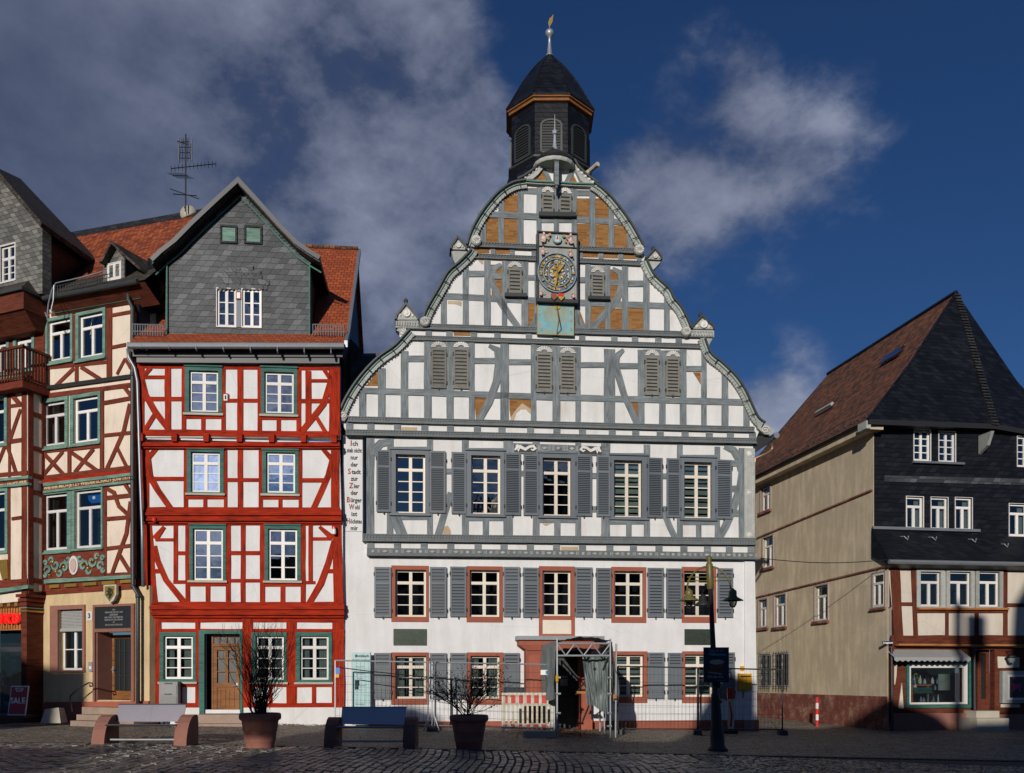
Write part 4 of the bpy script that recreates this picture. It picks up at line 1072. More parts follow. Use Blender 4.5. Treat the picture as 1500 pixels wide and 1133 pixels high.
# ------------------------------------------------------------ bell tower (a part of the town hall)
def th_local(X, Y): rx, ry = X - TH.P[0], Y - TH.P[1]; return rx * TH.u[0] + ry * TH.u[1], -(rx * TH.n[0] + ry * TH.n[1])
tx, ty = th_local(1.27, 30.0)
OFF = .5 - math.degrees(TH.a) / 45.0
def rotmb(m, ang, c, start=0):
    ca, sa = math.cos(ang), math.sin(ang)
    for i in range(start, len(m.v)):
        x, y, z = m.v[i]; x -= c[0]; y -= c[1]
        m.v[i] = (c[0] + x * ca - y * sa, c[1] + x * sa + y * ca, z)
m = MB(); m.lathe([(1.66, 14.5), (1.66, 17.45), (1.60, 17.7), (1.45, 18.1), (1.40, 18.25), (1.39, 20.05)], (tx, ty, 0), 8, off=OFF)
tower = m.build('bell_tower', 'slate_dark', th)
m = MB(); m.lathe([(1.42, 18.20), (1.50, 18.24), (1.50, 18.30), (1.41, 18.34)], (tx, ty, 0), 8, off=OFF); m.lathe([(1.66, 17.40), (1.72, 17.42), (1.72, 17.50), (1.6, 17.55)], (tx, ty, 0), 8, off=OFF); m.build('tower_cornice', 'dark_metal', tower)
m = MB(); m.lathe([(1.42, 20.03), (1.49, 20.05), (1.49, 20.13), (1.55, 20.15), (1.55, 20.24), (1.50, 20.26)], (tx, ty, 0), 8, off=OFF); m.build('eave_board', 'brown_wood', tower)
RP = [(1.58, 20.24), (1.42, 20.5), (1.25, 20.82), (1.06, 21.16), (.85, 21.50), (.64, 21.80), (.45, 22.04), (.28, 22.22), (.15, 22.36), (.10, 22.48)]
m = MB(); m.lathe([(1.58, 20.20)] + RP, (tx, ty, 0), 8, off=OFF); m.build('tower_roof', 'slate_dark', tower)
for k in range(8):
    a = 2 * math.pi * (k + OFF) / 8
    m = MB(); m.tube([(tx + r * 1.005 * math.cos(a), ty + r * 1.005 * math.sin(a), z) for r, z in RP[:-1]], .02, 5); m.build('roof_hip', 'slate_dark', tower)
m = MB(); m.lathe([(.12, 22.36), (.12, 22.46), (.085, 22.5), (.055, 22.85), (.05, 23.04), (.10, 23.08), (.145, 23.15), (.15, 23.20), (.13, 23.27), (.05, 23.33), (.016, 23.36), (.012, 23.7)], (tx, ty, 0), 12); m.build('spire', 'galv', tower, smooth=True)
m = MB(); m.prism([(tx - .02, 23.42), (tx + .03, 23.46), (tx + .10, 23.6), (tx + .13, 23.85), (tx + .05, 23.74), (tx, 23.7), (tx - .05, 23.55)], -ty - .008, -ty + .008); m.build('weathervane', 'gold', tower)
for k in range(8):
    ang = k * math.pi / 4 - TH.a
    ap = 1.39 * math.cos(math.pi / 8)
    z0, z1, hw = 18.42, 19.42, .33
    m = MB(); pts = [(tx - hw, z0), (tx + hw, z0), (tx + hw, z1 - .12)] + [(tx + hw * math.cos(t * math.pi / 6), z1 - .12 + .17 * math.sin(t * math.pi / 6)) for t in range(1, 6)] + [(tx - hw, z1 - .12)]
    m.prism(pts, -ty + ap - .02, -ty + ap + .012); rotmb(m, ang, (tx, ty)); pn = m.build('belfry_opening', 'black', tower)
    m = MB(); m.ribbon(pts + [pts[0]], .055, -ty + ap - .02, -ty + ap + .05)
    for i in range(11):
        z = z0 + .04 + i * .088; hw2 = hw if z < z1 - .15 else hw * .85
        m.hexa([(tx - hw2, ty - ap - .045, z), (tx + hw2, ty - ap - .045, z), (tx + hw2, ty - ap, z + .05), (tx - hw2, ty - ap, z + .05), (tx - hw2, ty - ap - .045, z + .014), (tx + hw2, ty - ap - .045, z + .014), (tx + hw2, ty - ap, z + .064), (tx - hw2, ty - ap, z + .064)])
    rotmb(m, ang, (tx, ty)); m.build('louvres', 'dark_metal', pn)
fp = [L for L in (TH.pix(864, 251, -3.3), TH.pix(876, 240.5, -2.9))]
m = MB(); m.tube([(fp[0][0] - .5, 3.7, fp[0][1] - .22), (fp[0][0], 3.3, fp[0][1]), (fp[1][0], 2.9, fp[1][1])], .075, 8); m.build('projecting_pole', 'pale_stone', tower)
# ------------------------------------------------------------ clock and sundial
DC = D2 + .30
cx_, cz_ = TH.pix(816, 400, DC); K_ = TH.mpp(816, DC)
def cl(px, py): return cx_ + (px - 816) * K_, cz_ + (400 - py) * K_
def cbox(m, x0, y0, x1, y1, d0, d1): a = cl(x0, y1); b = cl(x1, y0); m.box(a[0], b[0], -d1, -d0, a[1], b[1])
m = MB(); cbox(m, 788.5, 341.5, 845.5, 440, DC - .10, DC - .05); clock = m.build('tower_clock', 'carved', th)
m = MB(); cbox(m, 786.5, 340, 788.6, 443, DC - .28, DC + .02); cbox(m, 845.4, 341, 847.4, 443, DC - .28, DC + .02); cbox(m, 788.6, 340, 845.4, 341.6, DC - .28, DC + .02); cbox(m, 788.6, 361, 845.4, 362, DC - .1, DC); cbox(m, 788.6, 438, 845.4, 443, DC - .2, DC + .02); m.build('clock_frame', 'black', clock)
def disc(m, r, d0, d1, n=40, c=(816, 400)): q = cl(*c); m.prism([(q[0] + r * K_ * math.cos(2 * math.pi * i / n), q[1] + r * K_ * math.sin(2 * math.pi * i / n)) for i in range(n)], d0, d1)
def annulus(m, r0, r1, d0, d1, n=48):
    m.ribbon([(cx_ + (r0 + r1) / 2 * K_ * math.cos(2 * math.pi * i / n), cz_ + (r0 + r1) / 2 * K_ * math.sin(2 * math.pi * i / n)) for i in range(n + 1)], (r1 - r0) * K_, d0, d1)
m = MB(); disc(m, 27, DC - .06, DC - .02); m.build('clock_face', 'carved_dark', clock)
m = MB(); annulus(m, 27.6, 29, DC - .04, DC + .03); annulus(m, 19.6, 20.9, DC - .02, DC + .03); annulus(m, 12.7, 13.7, DC - .02, DC + .02); m.build('clock_ring', 'clock_blue', clock)
m = MB()
for i in range(12):
    a = math.pi / 2 - 2 * math.pi * i / 12
    w = 1.1 if i % 3 else 1.7
    p = [(math.cos(a) * r - math.sin(a) * o_, math.sin(a) * r + math.cos(a) * o_) for r, o_ in ((21.8, -w), (21.8, w), (26, w * .8), (26, -w * .8))]
    m.prism([(cx_ + x * K_, cz_ + y * K_) for x, y in p], DC, DC + .035)
for i in range(8):
    a = math.pi * 2 * (i + .5) / 8
    p = [(math.cos(a) * r - math.sin(a) * o_, math.sin(a) * r + math.cos(a) * o_) for r, o_ in ((5, -.4), (5, .4), (12, 1.2), (12, -1.2))]
    m.prism([(cx_ + x * K_, cz_ + y * K_) for x, y in p], DC - .02, DC + .015)
m.build('clock_numerals', 'gold', clock)
m = MB()
rq = random.Random(12)
for i in range(64):
    a = rq.uniform(0, 6.28); r = rq.choice((23.7, 24.5, 17, 16.2, 10, 8))
    q = (cx_ + r * K_ * math.cos(a), cz_ + r * K_ * math.sin(a)); m.prism([(q[0] - .03, q[1] - .02), (q[0] + .03, q[1] - .03), (q[0] + .02, q[1] + .04)], DC - .02, DC + .02)
m.build('clock_marks', 'carved_white', clock)
m = MB()
for i in range(60):
    a = rq.uniform(0, 6.28); r = rq.choice((23.7, 25, 17.5, 15.5, 10, 7)); q = (cx_ + r * K_ * math.cos(a), cz_ + r * K_ * math.sin(a)); w = rq.uniform(.015, .04); m.prism([(q[0] - w, q[1] - w * .6), (q[0] + w, q[1] - w), (q[0] + w * .5, q[1] + w)], DC - .01, DC + .03)
build_split(m, 'gilded_ornament', 'gold', clock)
m = MB()
for i in range(40):
    a = rq.uniform(0, 6.28); r = rq.choice((24, 17, 9)); q = (cx_ + r * K_ * math.cos(a), cz_ + r * K_ * math.sin(a)); w = rq.uniform(.02, .05); m.prism([(q[0] - w, q[1] - w * .6), (q[0] + w, q[1] - w), (q[0] + w * .5, q[1] + w)], DC - .015, DC + .01)
m.build('dark_ornament', 'black', clock)
def hand(a, L, w, name):
    m = MB(); p = [(math.cos(a) * r - math.sin(a) * o_, math.sin(a) * r + math.cos(a) * o_) for r, o_ in ((-7, -w), (-9, 0), (-7, w), (0, w * .6), (L * .6, w * .8), (L, 0), (L * .6, -w * .8), (0, -w * .6))]
    m.prism([(cx_ + x * K_, cz_ + y * K_) for x, y in p], DC + .05, DC + .075); m.build(name, 'gold', clock)
hand(math.radians(261), 26, 1.8, 'minute_hand'); hand(math.radians(52), 17, 2.3, 'hour_hand'); hand(math.radians(88), 20, 1.5, 'star_hand')
m = MB(); disc(m, 6.5, DC - .02, DC + .04, 14, (816, 351)); m.build('round_shield', 'sundial_blue', clock)
m = MB(); a = cl(816, 352); m.prism([(a[0] - .06, a[1] - .08), (a[0] + .06, a[1] - .08), (a[0] + .05, a[1] + .09), (a[0] - .05, a[1] + .09)], DC + .04, DC + .06); m.build('shield_figure', 'carved_white', clock)
m = MB(); m.prism([(a[0] - .03, a[1] - .0), (a[0] + .03, a[1]), (a[0], a[1] + .12)], DC + .06, DC + .075); m.build('shield_flame', 'bright_red', clock)
def figure(px, py, s_, fl):
    m = MB(); c = cl(px, py); k = s_ * K_
    y = -(DC + .03)
    m.lathe([(.02, -k * 3.2), (k * 1.7, -k * 2.6), (k * 1.9, -k * .6), (k * 1.3, k * .8), (k * .5, k * 1.7)], (c[0], y, c[1]), 9, sy=.6)
    m.lathe([(.02, -k * .1), (k * .9, k * .5), (k * 1.0, k * 1.1), (k * .7, k * 1.8), (.02, k * 2.1)], (c[0] + fl * .1 * k, y - .02, c[1] + k * 1.4), 9, sy=.8)
    m.tube([(c[0] + fl * k, y - .03, c[1] + k * .6), (c[0] + fl * k * 2.8, y - .06, c[1] + k * .2), (c[0] + fl * k * 4.0, y - .06, c[1] + k * 1.8)], [k * .55, k * .45, k * .3], 6)
    m.tube([(c[0] - fl * k, y - .03, c[1] - k * 2.0), (c[0] - fl * k * 1.6, y - .08, c[1] - k * 3.4), (c[0] + fl * k * .8, y - .08, c[1] - k * 4.2)], [k * .8, k * .6, k * .4], 6)
    m.build('painted_figure', 'pink', clock, smooth=True)
for q in ((796, 350, 2.1, 1), (836, 350, 2.1, -1), (795, 370, 1.6, 1), (836, 371, 1.6, -1), (792, 431, 1.3, 1), (840, 432, 1.3, -1)): figure(*q)
m = MB()
for px, py, r in ((805, 345, 2.2), (826, 346, 2.2), (803, 352, 1.2), (829, 354, 1.4)): disc(m, r, DC - .03, DC + .03, 9, (px, py))
build_split(m, 'gilded_boss', 'gold', clock)
for px, mt in ((811, 'sandstone'), (821.5, 'gold')):
    m = MB(); c = cl(px, 436); w = 4.2 * K_; m.prism([(c[0] - w, c[1] + w), (c[0] - w, c[1] - w * .4), (c[0], c[1] - w * 1.4), (c[0] + w, c[1] - w * .4), (c[0] + w, c[1] + w)], DC, DC + .08); sh = m.build('small_shield', mt, clock)
    if mt == 'gold': m = MB(); m.prism([(c[0] - w, c[1] + w), (c[0] - w, c[1] + w * .1), (c[0] + w, c[1] + w * .1), (c[0] + w, c[1] + w)], DC + .08, DC + .095); m.build('shield_field', 'bright_red', sh)
m = MB(); cbox(m, 787.5, 443.2, 842.5, 488, D2 + .06, D2 + .14); sd = m.build('sundial', 'sundial_blue', th)
m = MB(); c = cl(817, 446)
cbox(m, 787.5, 443.2, 788.3, 488, D2 + .14, D2 + .16); cbox(m, 841.7, 443.2, 842.5, 488, D2 + .14, D2 + .16); cbox(m, 788.3, 487.2, 841.7, 488, D2 + .14, D2 + .16)
for i in range(25):
    a = math.pi * (1 + (i + .5) / 25); L0, L1 = (6 if i % 2 else 10), 19 + 13 * abs(math.sin(a)) - (3 if i % 3 else 0)
    p0 = (c[0] + L0 * K_ * math.cos(a), c[1] + L0 * K_ * math.sin(a)); p1 = (c[0] + L1 * K_ * math.cos(a), c[1] + L1 * K_ * math.sin(a)); m.ribbon([p0, p1], .012, D2 + .13, D2 + .145)
m.prism([(c[0] + 5 * K_ * math.cos(math.pi + math.pi * t / 10), c[1] + 5 * K_ * math.sin(math.pi + math.pi * t / 10)) for t in range(11)], D2 + .13, D2 + .17)
m.build('sundial_rays', 'gold', sd)
m = MB(); m.tube([(c[0], -D2 - .16, c[1]), (c[0], -D2 - .5, c[1] - .55), (c[0], -D2 - .16, c[1] - .8)], .016, 5); m.build('gnomon', 'gold', sd)
for t_, px, py in (('6', 791.5, 450), ('7', 791, 460), ('8', 791, 473), ('9', 794, 481), ('10', 802, 483.5), ('11', 809, 484), ('12', 816, 484), ('1', 823, 484), ('2', 830, 483.5), ('5', 838.5, 454), ('4', 838.5, 466), ('3', 838.5, 479)):
    q = cl(px, py); text_part(t_, .13, TH, q[0], q[1], D2 + .145, 'gold', sd, name='hour_number', bold=.004, F_is_local=True)
# bronze plaques, panel and boxes on the wall
def on_wall(name, label, cat, F, rect, d, mat, th_=.04, parts=None):
    a, b, c, e = F.rect(*rect, d)
    X, Y = F.P[0] + F.u[0] * a + F.n[0] * d, F.P[1] + F.u[1] * a + F.n[1] * d
    t = thing(name, label, cat, (X, Y, b), F.a)
    m = MB(); m.box(0, c - a, -th_, 0, 0, e - b); m.build('panel', mat, t)
    return t, c - a, e - b
def local_text(t_, size, x, z, d, mat, parent, **k): return text_part(t_, size, None, x, z, d, mat, parent, F_is_local=True, **k)
t, w, h = on_wall('bronze_plaque', 'green bronze plaque under the leftmost first floor window of the white town hall', 'plaque', TH, (576.3, 921.7, 624.8, 945.5), .002, 'bronze')
m = MB()
for i in range(5): m.box(.06, w - .06 - .1 * (i % 2), -.048, -.04, h * .14 + i * h * .16, h * .14 + i * h * .16 + .03)
m.build('relief_lines', 'bronze', t)
t, w, h = on_wall('bronze_plaque', 'green bronze plaque partly hidden behind the street lamp pole', 'plaque', TH, (1002.5, 922, 1046, 944.8), .002, 'bronze')
m = MB()
for i in range(5): m.box(.06, w - .06 - .1 * (i % 2), -.048, -.04, h * .14 + i * h * .16, h * .14 + i * h * .16 + .03)
m.build('relief_lines', 'bronze', t)
t, w, h = on_wall('info_panel', 'tall frosted pale blue information panel standing left of the town hall windows', 'sign', TH, (515, 956, 543.5, 1062), .25, 'ice', .02)
m = MB(); m.box(w - .02, w, -.05, .03, -.1, h); m.build('edge_post', 'dark_metal', t)
local_text('Butzbach', .10, w * .56, h - .10, .022, 'ink', t, bold=.003)
m = MB(); m.box(w * .18, w * .27, -.023, -.02, h - .14, h - .06); m.build('red_mark', 'ink_red', t)
local_text('Stadtverwaltung', .075, w * .5, h - .22, .022, 'ink', t, bold=.003)
for i, (y, t_) in enumerate(((.40, 'Bürgerbüro'), (.60, 'Standesamt'), (.72, 'Rathaus'), (.93, 'Öffnungszeiten'), (1.05, 'Mo - Fr 8 - 12'), (1.45, 'Marktplatz 1'))):
    local_text(t_, .055, w * .45, h - y, .022, 'ink' if i % 2 else 'ink_red', t)
t, w, h = on_wall('letter_box', 'yellow letter box on the white wall right of the lamp', 'letter box', TH, (1080, 987, 1098.5, 1010.5), .005, 'yellow', .16)
m = MB(); m.box(.04, w - .04, -.175, -.16, h - .1, h - .06); m.build('slot', 'black', t)
t, w, h = on_wall('yellow_sign', 'small yellow plate above the yellow letter box', 'sign', TH, (1084, 976, 1093.5, 983), .005, 'yellow', .02)
t, w, h = on_wall('paper_notice', 'small grey paper notice below the yellow letter box', 'notice', TH, (1086.5, 1014, 1094, 1023), .004, 'grey_letters', .004)
# ------------------------------------------------------------ red timber house
RH = Fac((-4.75, 25.0), math.atan(.089))
rh = thing('red_timber_house', 'narrow white house with bright red timber framing and slate dormer beside the town hall', 'house', (RH.P[0], RH.P[1], 0), RH.a)
E0, E1, E2, E3 = 0.0, .10, .18, .26
G0 = [(240, 932, 283, 995), (374.5, 932, 416, 996), (439.5, 932, 481.5, 996)]
G0c = [(234.5, 926.5, 287.4, 1000), (368.5, 926.8, 420.4, 1000.6), (433.6, 926.5, 486.5, 1000.6)]
wall(RH, rh, [(223, 908), (504, 908), (504, 1040), (228, 1040)], G0 + [(300, 929, 352, 1046)], E0, 'white_wall')
W1 = [(283, 775, 327, 850.5), (393, 775.5, 435.5, 850.5)]
wall(RH, rh, [(211, 762), (502, 764), (502, 889), (219, 889)], W1, E1, 'white_wall')
W2 = [(280, 663, 322.5, 721.5), (390, 663.5, 432.5, 722.5)]
wall(RH, rh, [(206, 650), (497, 653), (500, 752), (208, 752)], W2, E2, 'white_wall')
W3 = [(277.5, 544, 320, 604), (387.5, 546, 430.5, 606)]
wall(RH, rh, [(202, 530), (498, 534), (498, 641), (203, 641)], W3, E3, 'white_wall')
def fr_set(posts, rails, braces, d, name='timber_frame'):
    m = MB()
    for q in posts: post(m, RH, *q, d)
    for q in rails: rail(m, RH, q[0], q[1], q[2], q[3], d, *(q[4:] if len(q) > 4 else ()))
    for p, w in braces: beam(m, RH, p, w, d)
    m.build(name, 'red_timber', rh)
fr_set([(202, 211.5, 533, 640), (241.8, 250.4, 538, 631), (266.5, 272.5, 538, 632), (324.5, 330.5, 540, 634), (348, 356, 541, 635), (377.5, 383.5, 542, 636), (434.5, 441, 543, 637), (447.6, 455.5, 544, 622), (482, 498, 541, 640), (295, 301, 612, 633), (405.3, 411.5, 613, 636)],
       [(202, 498, 534, 539.8, 538, 543.5), (202, 498, 629, 639, 632.7, 641), (271, 325, 609.5, 614), (383, 435, 610.5, 615.5), (211, 242, 550.7, 555.6), (211, 267, 582, 588), (330, 378, 584.8, 590), (455, 482, 556, 560.6), (441, 482, 585, 591)],
       [([(209, 556), (213, 578), (226, 602), (248, 631)], [6, 8, 9, 8]), ([(213, 630), (228, 606)], 6), ([(210, 552), (221, 539)], 6), ([(484, 558), (474, 592), (459, 612), (441, 634)], [7, 8, 8, 8]), ([(463, 611), (477, 634)], 6), ([(474, 541), (484, 556)], 6)], E3)
fr_set([(206, 218.5, 655, 748), (269.5, 275.5, 657, 750), (328, 333, 658, 750), (348.5, 356, 656, 750), (379, 385, 658, 750), (437.5, 442.5, 659, 750), (485, 497, 657, 750), (298, 303.5, 728, 750), (408, 413.5, 729, 750)],
       [(206, 498, 743.5, 751), (218, 270, 699, 704.8), (332, 380, 701, 706), (442, 478, 701, 707), (273, 329, 726, 731.5), (384, 438, 727, 732), (206, 498, 651, 657.5)],
       [([(217, 670), (219, 697), (231, 718), (252, 748)], [7, 9, 9, 8]), ([(487, 670), (481, 697), (470, 722), (458, 748)], [7, 8, 8, 8]), ([(218, 670), (230, 657)], [8, 6]), ([(473, 658), (486, 673)], [6, 8])], E2)
m = MB()
beam(m, RH, [(214, 765), (224, 887)], 15, E1); beam(m, RH, [(493, 766), (496, 887)], 14, E1)
for q in ((254.5, 260.5, 768, 852), (272, 278.5, 768, 886), (331, 338, 768, 886), (353, 359.5, 770, 886), (381, 388, 768, 886), (440.6, 447.5, 769, 886), (452, 458, 770, 853), (301.7, 307.7, 856, 886), (411, 417.7, 857, 886)): post(m, RH, *q, E1)
for q in ((212, 500, 762, 770), (212, 502, 882, 890), (228, 256, 789, 793), (260, 273, 808, 813.5), (337, 382, 807.5, 813.5), (337, 382, 848.5, 853.5), (254, 275, 850.5, 855.5), (447, 462, 851.5, 856), (458, 486, 787.5, 792), (480, 488, 834, 840), (227, 236, 834, 840), (278, 331, 853.5, 859), (388, 441, 854, 859.5)): rail(m, RH, *q, E1)
beam(m, RH, [(227, 800), (231, 822), (243, 850), (271, 884)], [6, 8, 8, 9], E1); beam(m, RH, [(489, 793), (481, 825), (470, 855), (453, 884)], [7, 8, 9, 8], E1)
beam(m, RH, [(227, 790), (241, 772)], [9, 5], E1); beam(m, RH, [(468, 772), (486, 788)], [5, 9], E1)
m.build('timber_frame', 'red_timber', rh)
m = MB()
beam(m, RH, [(229, 905), (234, 1036)], 13, E0)
for q in ((286.5, 293, 905, 1035), (355.7, 370, 905, 1035), (420, 434.5, 905, 1035), (486.4, 504, 905, 1036), (457, 463, 1003, 1034), (262, 267, 1003, 1034), (394, 399, 1003, 1034)): post(m, RH, *q, E0)
for q in ((224, 504, 904, 912), (236, 504, 921.5, 927), (236, 292, 1001.5, 1006.5), (368, 504, 1001, 1006.5), (234, 292, 1030, 1038), (357, 504, 1030, 1038)): rail(m, RH, *q, E0)
m.build('timber_frame', 'red_timber', rh)
# moulded jetty beams
def mould(x0, x1, ys, d0, outs, mat='red_timber'):
    m = MB()
    for (y0, y1), o in zip(ys, outs):
        a = RH.pix(x0, y0, o); b = RH.pix(x0, y1, o); c = RH.pix(x1, y1, o); e = RH.pix(x1, y0, o); m.prism([b, c, e, a], d0 - .1, o)
    m.build('jetty_moulding', mat, rh)
mould(203.5, 497.5, [(647.5, 650), (650, 653.5), (653.5, 657)], E2, [.30, .34, .28])
mould(208, 500, [(746.5, 751), (751, 755), (755, 759.5), (759.5, 763), (763, 767)], E1, [.25, .30, .24, .28, .20])
mould(218, 504, [(884, 888), (888, 893), (893, 897.5), (897.5, 901), (901, 905)], E0, [.17, .22, .16, .20, .12])
m = MB()
for x in (207, 256.5, 303, 351.5, 398.5, 445, 489.5):
    k = (x - 207) / 283 * 2; poly(m, RH, [(x - 4.5, 636 + k), (x + 4.5, 636 + k), (x + 4, 648 + k), (x - 3.5, 648 + k)], E2, E3 + .12, E3)
build_split(m, 'beam_head', 'red_timber', rh)
m = MB(); a = RH.pix(203, 641, E2 + .03); c = RH.pix(497, 650, E2 + .03); m.box(a[0], c[0], -(E2 + .03), 0, c[1], a[1]); m.build('infill_strip', 'white_wall', rh)
for r, c, s_, cu in (((277.5, 544, 320, 604), (271.4, 538, 325.8, 607), E3, 0), ((387.5, 546, 430.5, 606), (382.6, 539.5, 435.7, 609), E3, 0), ((280, 663, 322.5, 721.5), (274.4, 659, 328.3, 724), E2, 0), ((390, 663.5, 432.5, 722.5), (384.6, 660, 437.7, 725), E2, 0), ((283, 775, 327, 850.5), (278, 769.6, 331.6, 851.5), E1, 0), ((393, 775.5, 435.5, 850.5), (388, 770, 441, 852), E1, 0)):
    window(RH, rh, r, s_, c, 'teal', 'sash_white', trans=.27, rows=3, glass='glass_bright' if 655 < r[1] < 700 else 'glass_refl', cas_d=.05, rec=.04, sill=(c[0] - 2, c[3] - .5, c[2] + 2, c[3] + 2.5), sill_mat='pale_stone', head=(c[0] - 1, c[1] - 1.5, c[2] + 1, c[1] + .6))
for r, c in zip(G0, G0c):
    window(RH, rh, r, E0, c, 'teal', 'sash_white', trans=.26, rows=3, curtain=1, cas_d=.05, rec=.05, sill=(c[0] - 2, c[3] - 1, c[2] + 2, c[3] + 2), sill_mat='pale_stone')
# door
m = MB(); a, b, c, e = RH.rect(292, 923.7, 355.7, 1048, E0); A, B_, C, E = RH.rect(300, 929, 352, 1048, E0)
m.box(a, A, -.06, .25, b, e); m.box(C, c, -.06, .25, b, e); m.box(A, C, -.06, .25, E, e); fr = m.build('door_frame', 'teal', rh)
A2_, _, C2_, _ = RH.rect(306, 929, 351, 1048, 0)
m = MB(); dl = A + .14; zt = RH.pix(325, 945)[1]; zm = RH.pix(325, 1004)[1]
ring(m, dl, b, C, E - .02, .05, -.24, -.18); m.box(dl + .05, C - .05, .18, .24, zt - .04, zt + .04)
for i in (1, 2, 3): x = dl + (C - dl) * i / 4; m.box(x - .015, x + .015, .19, .23, zt, E - .05)
ring(m, dl + .06, b + .05, C - .06, zt - .06, .09, -.23, -.165); m.box(dl + .15, C - .15, .165, .23, zm - .06, zm + .06)
xm = (dl + C) / 2; m.box(xm - .04, xm + .04, .17, .23, zm, zt - .1)
for i in (1, 2): z = zm + (zt - zm) * i / 3; m.box(dl + .15, C - .15, .18, .22, z - .015, z + .015)
m.box(dl + .15, C - .15, .19, .23, b + .1, zm); ring(m, dl + .2, b + .2, xm - .03, zm - .1, .05, -.2, -.175); ring(m, xm + .03, b + .2, C - .2, zm - .1, .05, -.2, -.175)
dr = m.build('door', 'brown_wood', rh)
m = MB(); m.box(dl, C, .225, .228, zm, E - .03); m.build('door_glass', 'blackboard', dr)
m = MB(); m.tube([(C - .12, .16, zm - .02), (C - .12, .10, zm - .02), (C - .24, .10, zm - .02)], .014, 6); m.lathe([(.03, -.06), (.03, .06)], (C - .12, .165, zm), 8, sy=.2); m.build('handle', 'galv', dr)
# plinth and step
m = MB(); a = RH.pix(357, 1037, .06); c = RH.pix(486, 1060, .06); m.box(a[0], c[0] + .3, -.07, .1, -.3, a[1]); a = RH.pix(258, 1037, .06); c = RH.pix(292, 1050, .06); m.box(RH.pix(236, 1037)[0], c[0], -.07, .1, -.3, a[1]); build_split(m, 'plinth', 'white', rh)
m = MB(); a, b, c, e = RH.rect(290, 1046, 358, 1056, .6); m.box(a, c, -.75, .1, -.1, RH.pix(320, 1046, .3)[1]); m.box(a - .5, c + .1, -1.1, -.75, -.1, .22); m.build('door_step', 'step_stone', rh)
# side and back body
x0b = RH.pix(236, 980)[0]; x1b = RH.pix(502, 700)[0]
zt_ = RH.pix(350, 512, .0)[1]
m = MB(); x00 = RH.pix(206, 600)[0]; m.box(x00, x00 + .2, .2, 7, 2.8, zt_); m.box(x1b - .2, x1b, .2, 7, -.2, zt_)
mx = [RH.pix(503, 505)[0], RH.pix(503, 505)[1]]
m.add([(x1b, 0, zt_ - .1), (x1b, 3.75, zt_ + 4.3), (x1b, 7.5, zt_), (x1b - .2, 0, zt_ - .1), (x1b - .2, 3.75, zt_ + 4.3), (x1b - .2, 7.5, zt_)], [(0, 1, 2), (5, 4, 3), (0, 2, 5, 3)]); m.build('side_wall', 'slate_dark', rh)
# eave: cornice board, soffit, gutter
m = MB(); a = RH.pix(200, 521.5, .45); b = RH.pix(200, 531, .45); c = RH.pix(497, 532.5, .45); e = RH.pix(497, 522.5, .45); m.prism([b, c, e, a], .2, .45); m.build('cornice_board', 'verge_grey', rh)
m = MB(); a = RH.pix(192, 511, .62); e = RH.pix(501, 512, .62); c = RH.pix(501, 521, .62); b = RH.pix(192, 520, .62); m.prism([b, c, e, a], 0, .5); m.build('soffit', 'black', rh)  # soffit coloured black for the shadow under the eave
gl = RH.pix(187, 506.5, .75); gr = RH.pix(504, 507, .75)
m = MB(); m.tube([(gl[0], -.75, gl[1]), (gr[0], -.75, gr[1])], .085, 10); 
for i in range(8): x = gl[0] + (gr[0] - gl[0]) * (i + .5) / 8; m.tube([(x, -.75, gl[1]), (x + .02, -.75, gl[1])], .092, 10)
m.build('gutter', 'zinc', rh)
# roof
ea = RH.pix(190, 502, .68); eb = RH.pix(503, 502.5, .68); fa = RH.pix(200, 488, 0.0); fb = RH.pix(500, 489, 0.0); ra = RH.pix(232, 367, -3.75); rb = RH.pix(531, 366.5, -3.75)
fx0 = fa[0]; xr = (fb[0] + rb[0]) / 2
m = MB(); m.add([(ea[0], -.68, ea[1]), (xr, -.68, eb[1]), (xr, 0, fb[1]), (ea[0], 0, fa[1])], [(0, 1, 2, 3)]); m.add([(ea[0], 0, fa[1]), (xr, 0, fb[1]), (xr, 3.75, rb[1]), (ea[0] + .6, 3.75, rb[1]), (xr, 7.9, fb[1]), (ea[0], 7.9, fb[1])], [(0, 1, 2, 3), (3, 2, 4, 5)])
rr = m.build('roof', 'tile_new', rh, recalc=False)
m = MB(); m.tube([(ea[0] + .6, 3.75, rb[1] + .02), (xr, 3.75, rb[1] + .02)], .08, 6); m.build('ridge_tiles', 'tile_old', rr)
m = MB(); m.add([(xr, -.7, eb[1] - .12), (xr + .09, -.7, eb[1] - .12), (xr + .09, 0, fb[1] - .12), (xr, 0, fb[1] - .12), (xr, -.7, eb[1] + .06), (xr + .09, -.7, eb[1] + .06), (xr + .09, 0, fb[1] + .06), (xr, 0, fb[1] + .06)], [(0, 1, 5, 4), (1, 2, 6, 5), (2, 3, 7, 6), (3, 0, 4, 7), (4, 5, 6, 7), (3, 2, 1, 0)])
m.hexa([(xr, 0, fb[1] - .12), (xr + .09, 0, fb[1] - .12), (xr + .09, 3.8, rb[1] - .12), (xr, 3.8, rb[1] - .12), (xr, 0, fb[1] + .06), (xr + .09, 0, fb[1] + .06), (xr + .09, 3.8, rb[1] + .06), (xr, 3.8, rb[1] + .06)]); m.build('verge_flashing', 'zinc', rr)
for x0, x1 in ((196, 240), (459, 504)):
    p = RH.pix(x0, 490, .2); q = RH.pix(x1, 491, .2); m = MB()
    for z in (0.05, .24): m.tube([(p[0], -.3, p[1] + z), (q[0], -.3, q[1] + z)], .014, 4)
    for i in range(13): x = p[0] + (q[0] - p[0]) * i / 12; m.tube([(x, -.3, p[1] - .06), (x, -.3, p[1] + .25)], .012, 4)
    m.build('snow_guard', 'galv', rr)
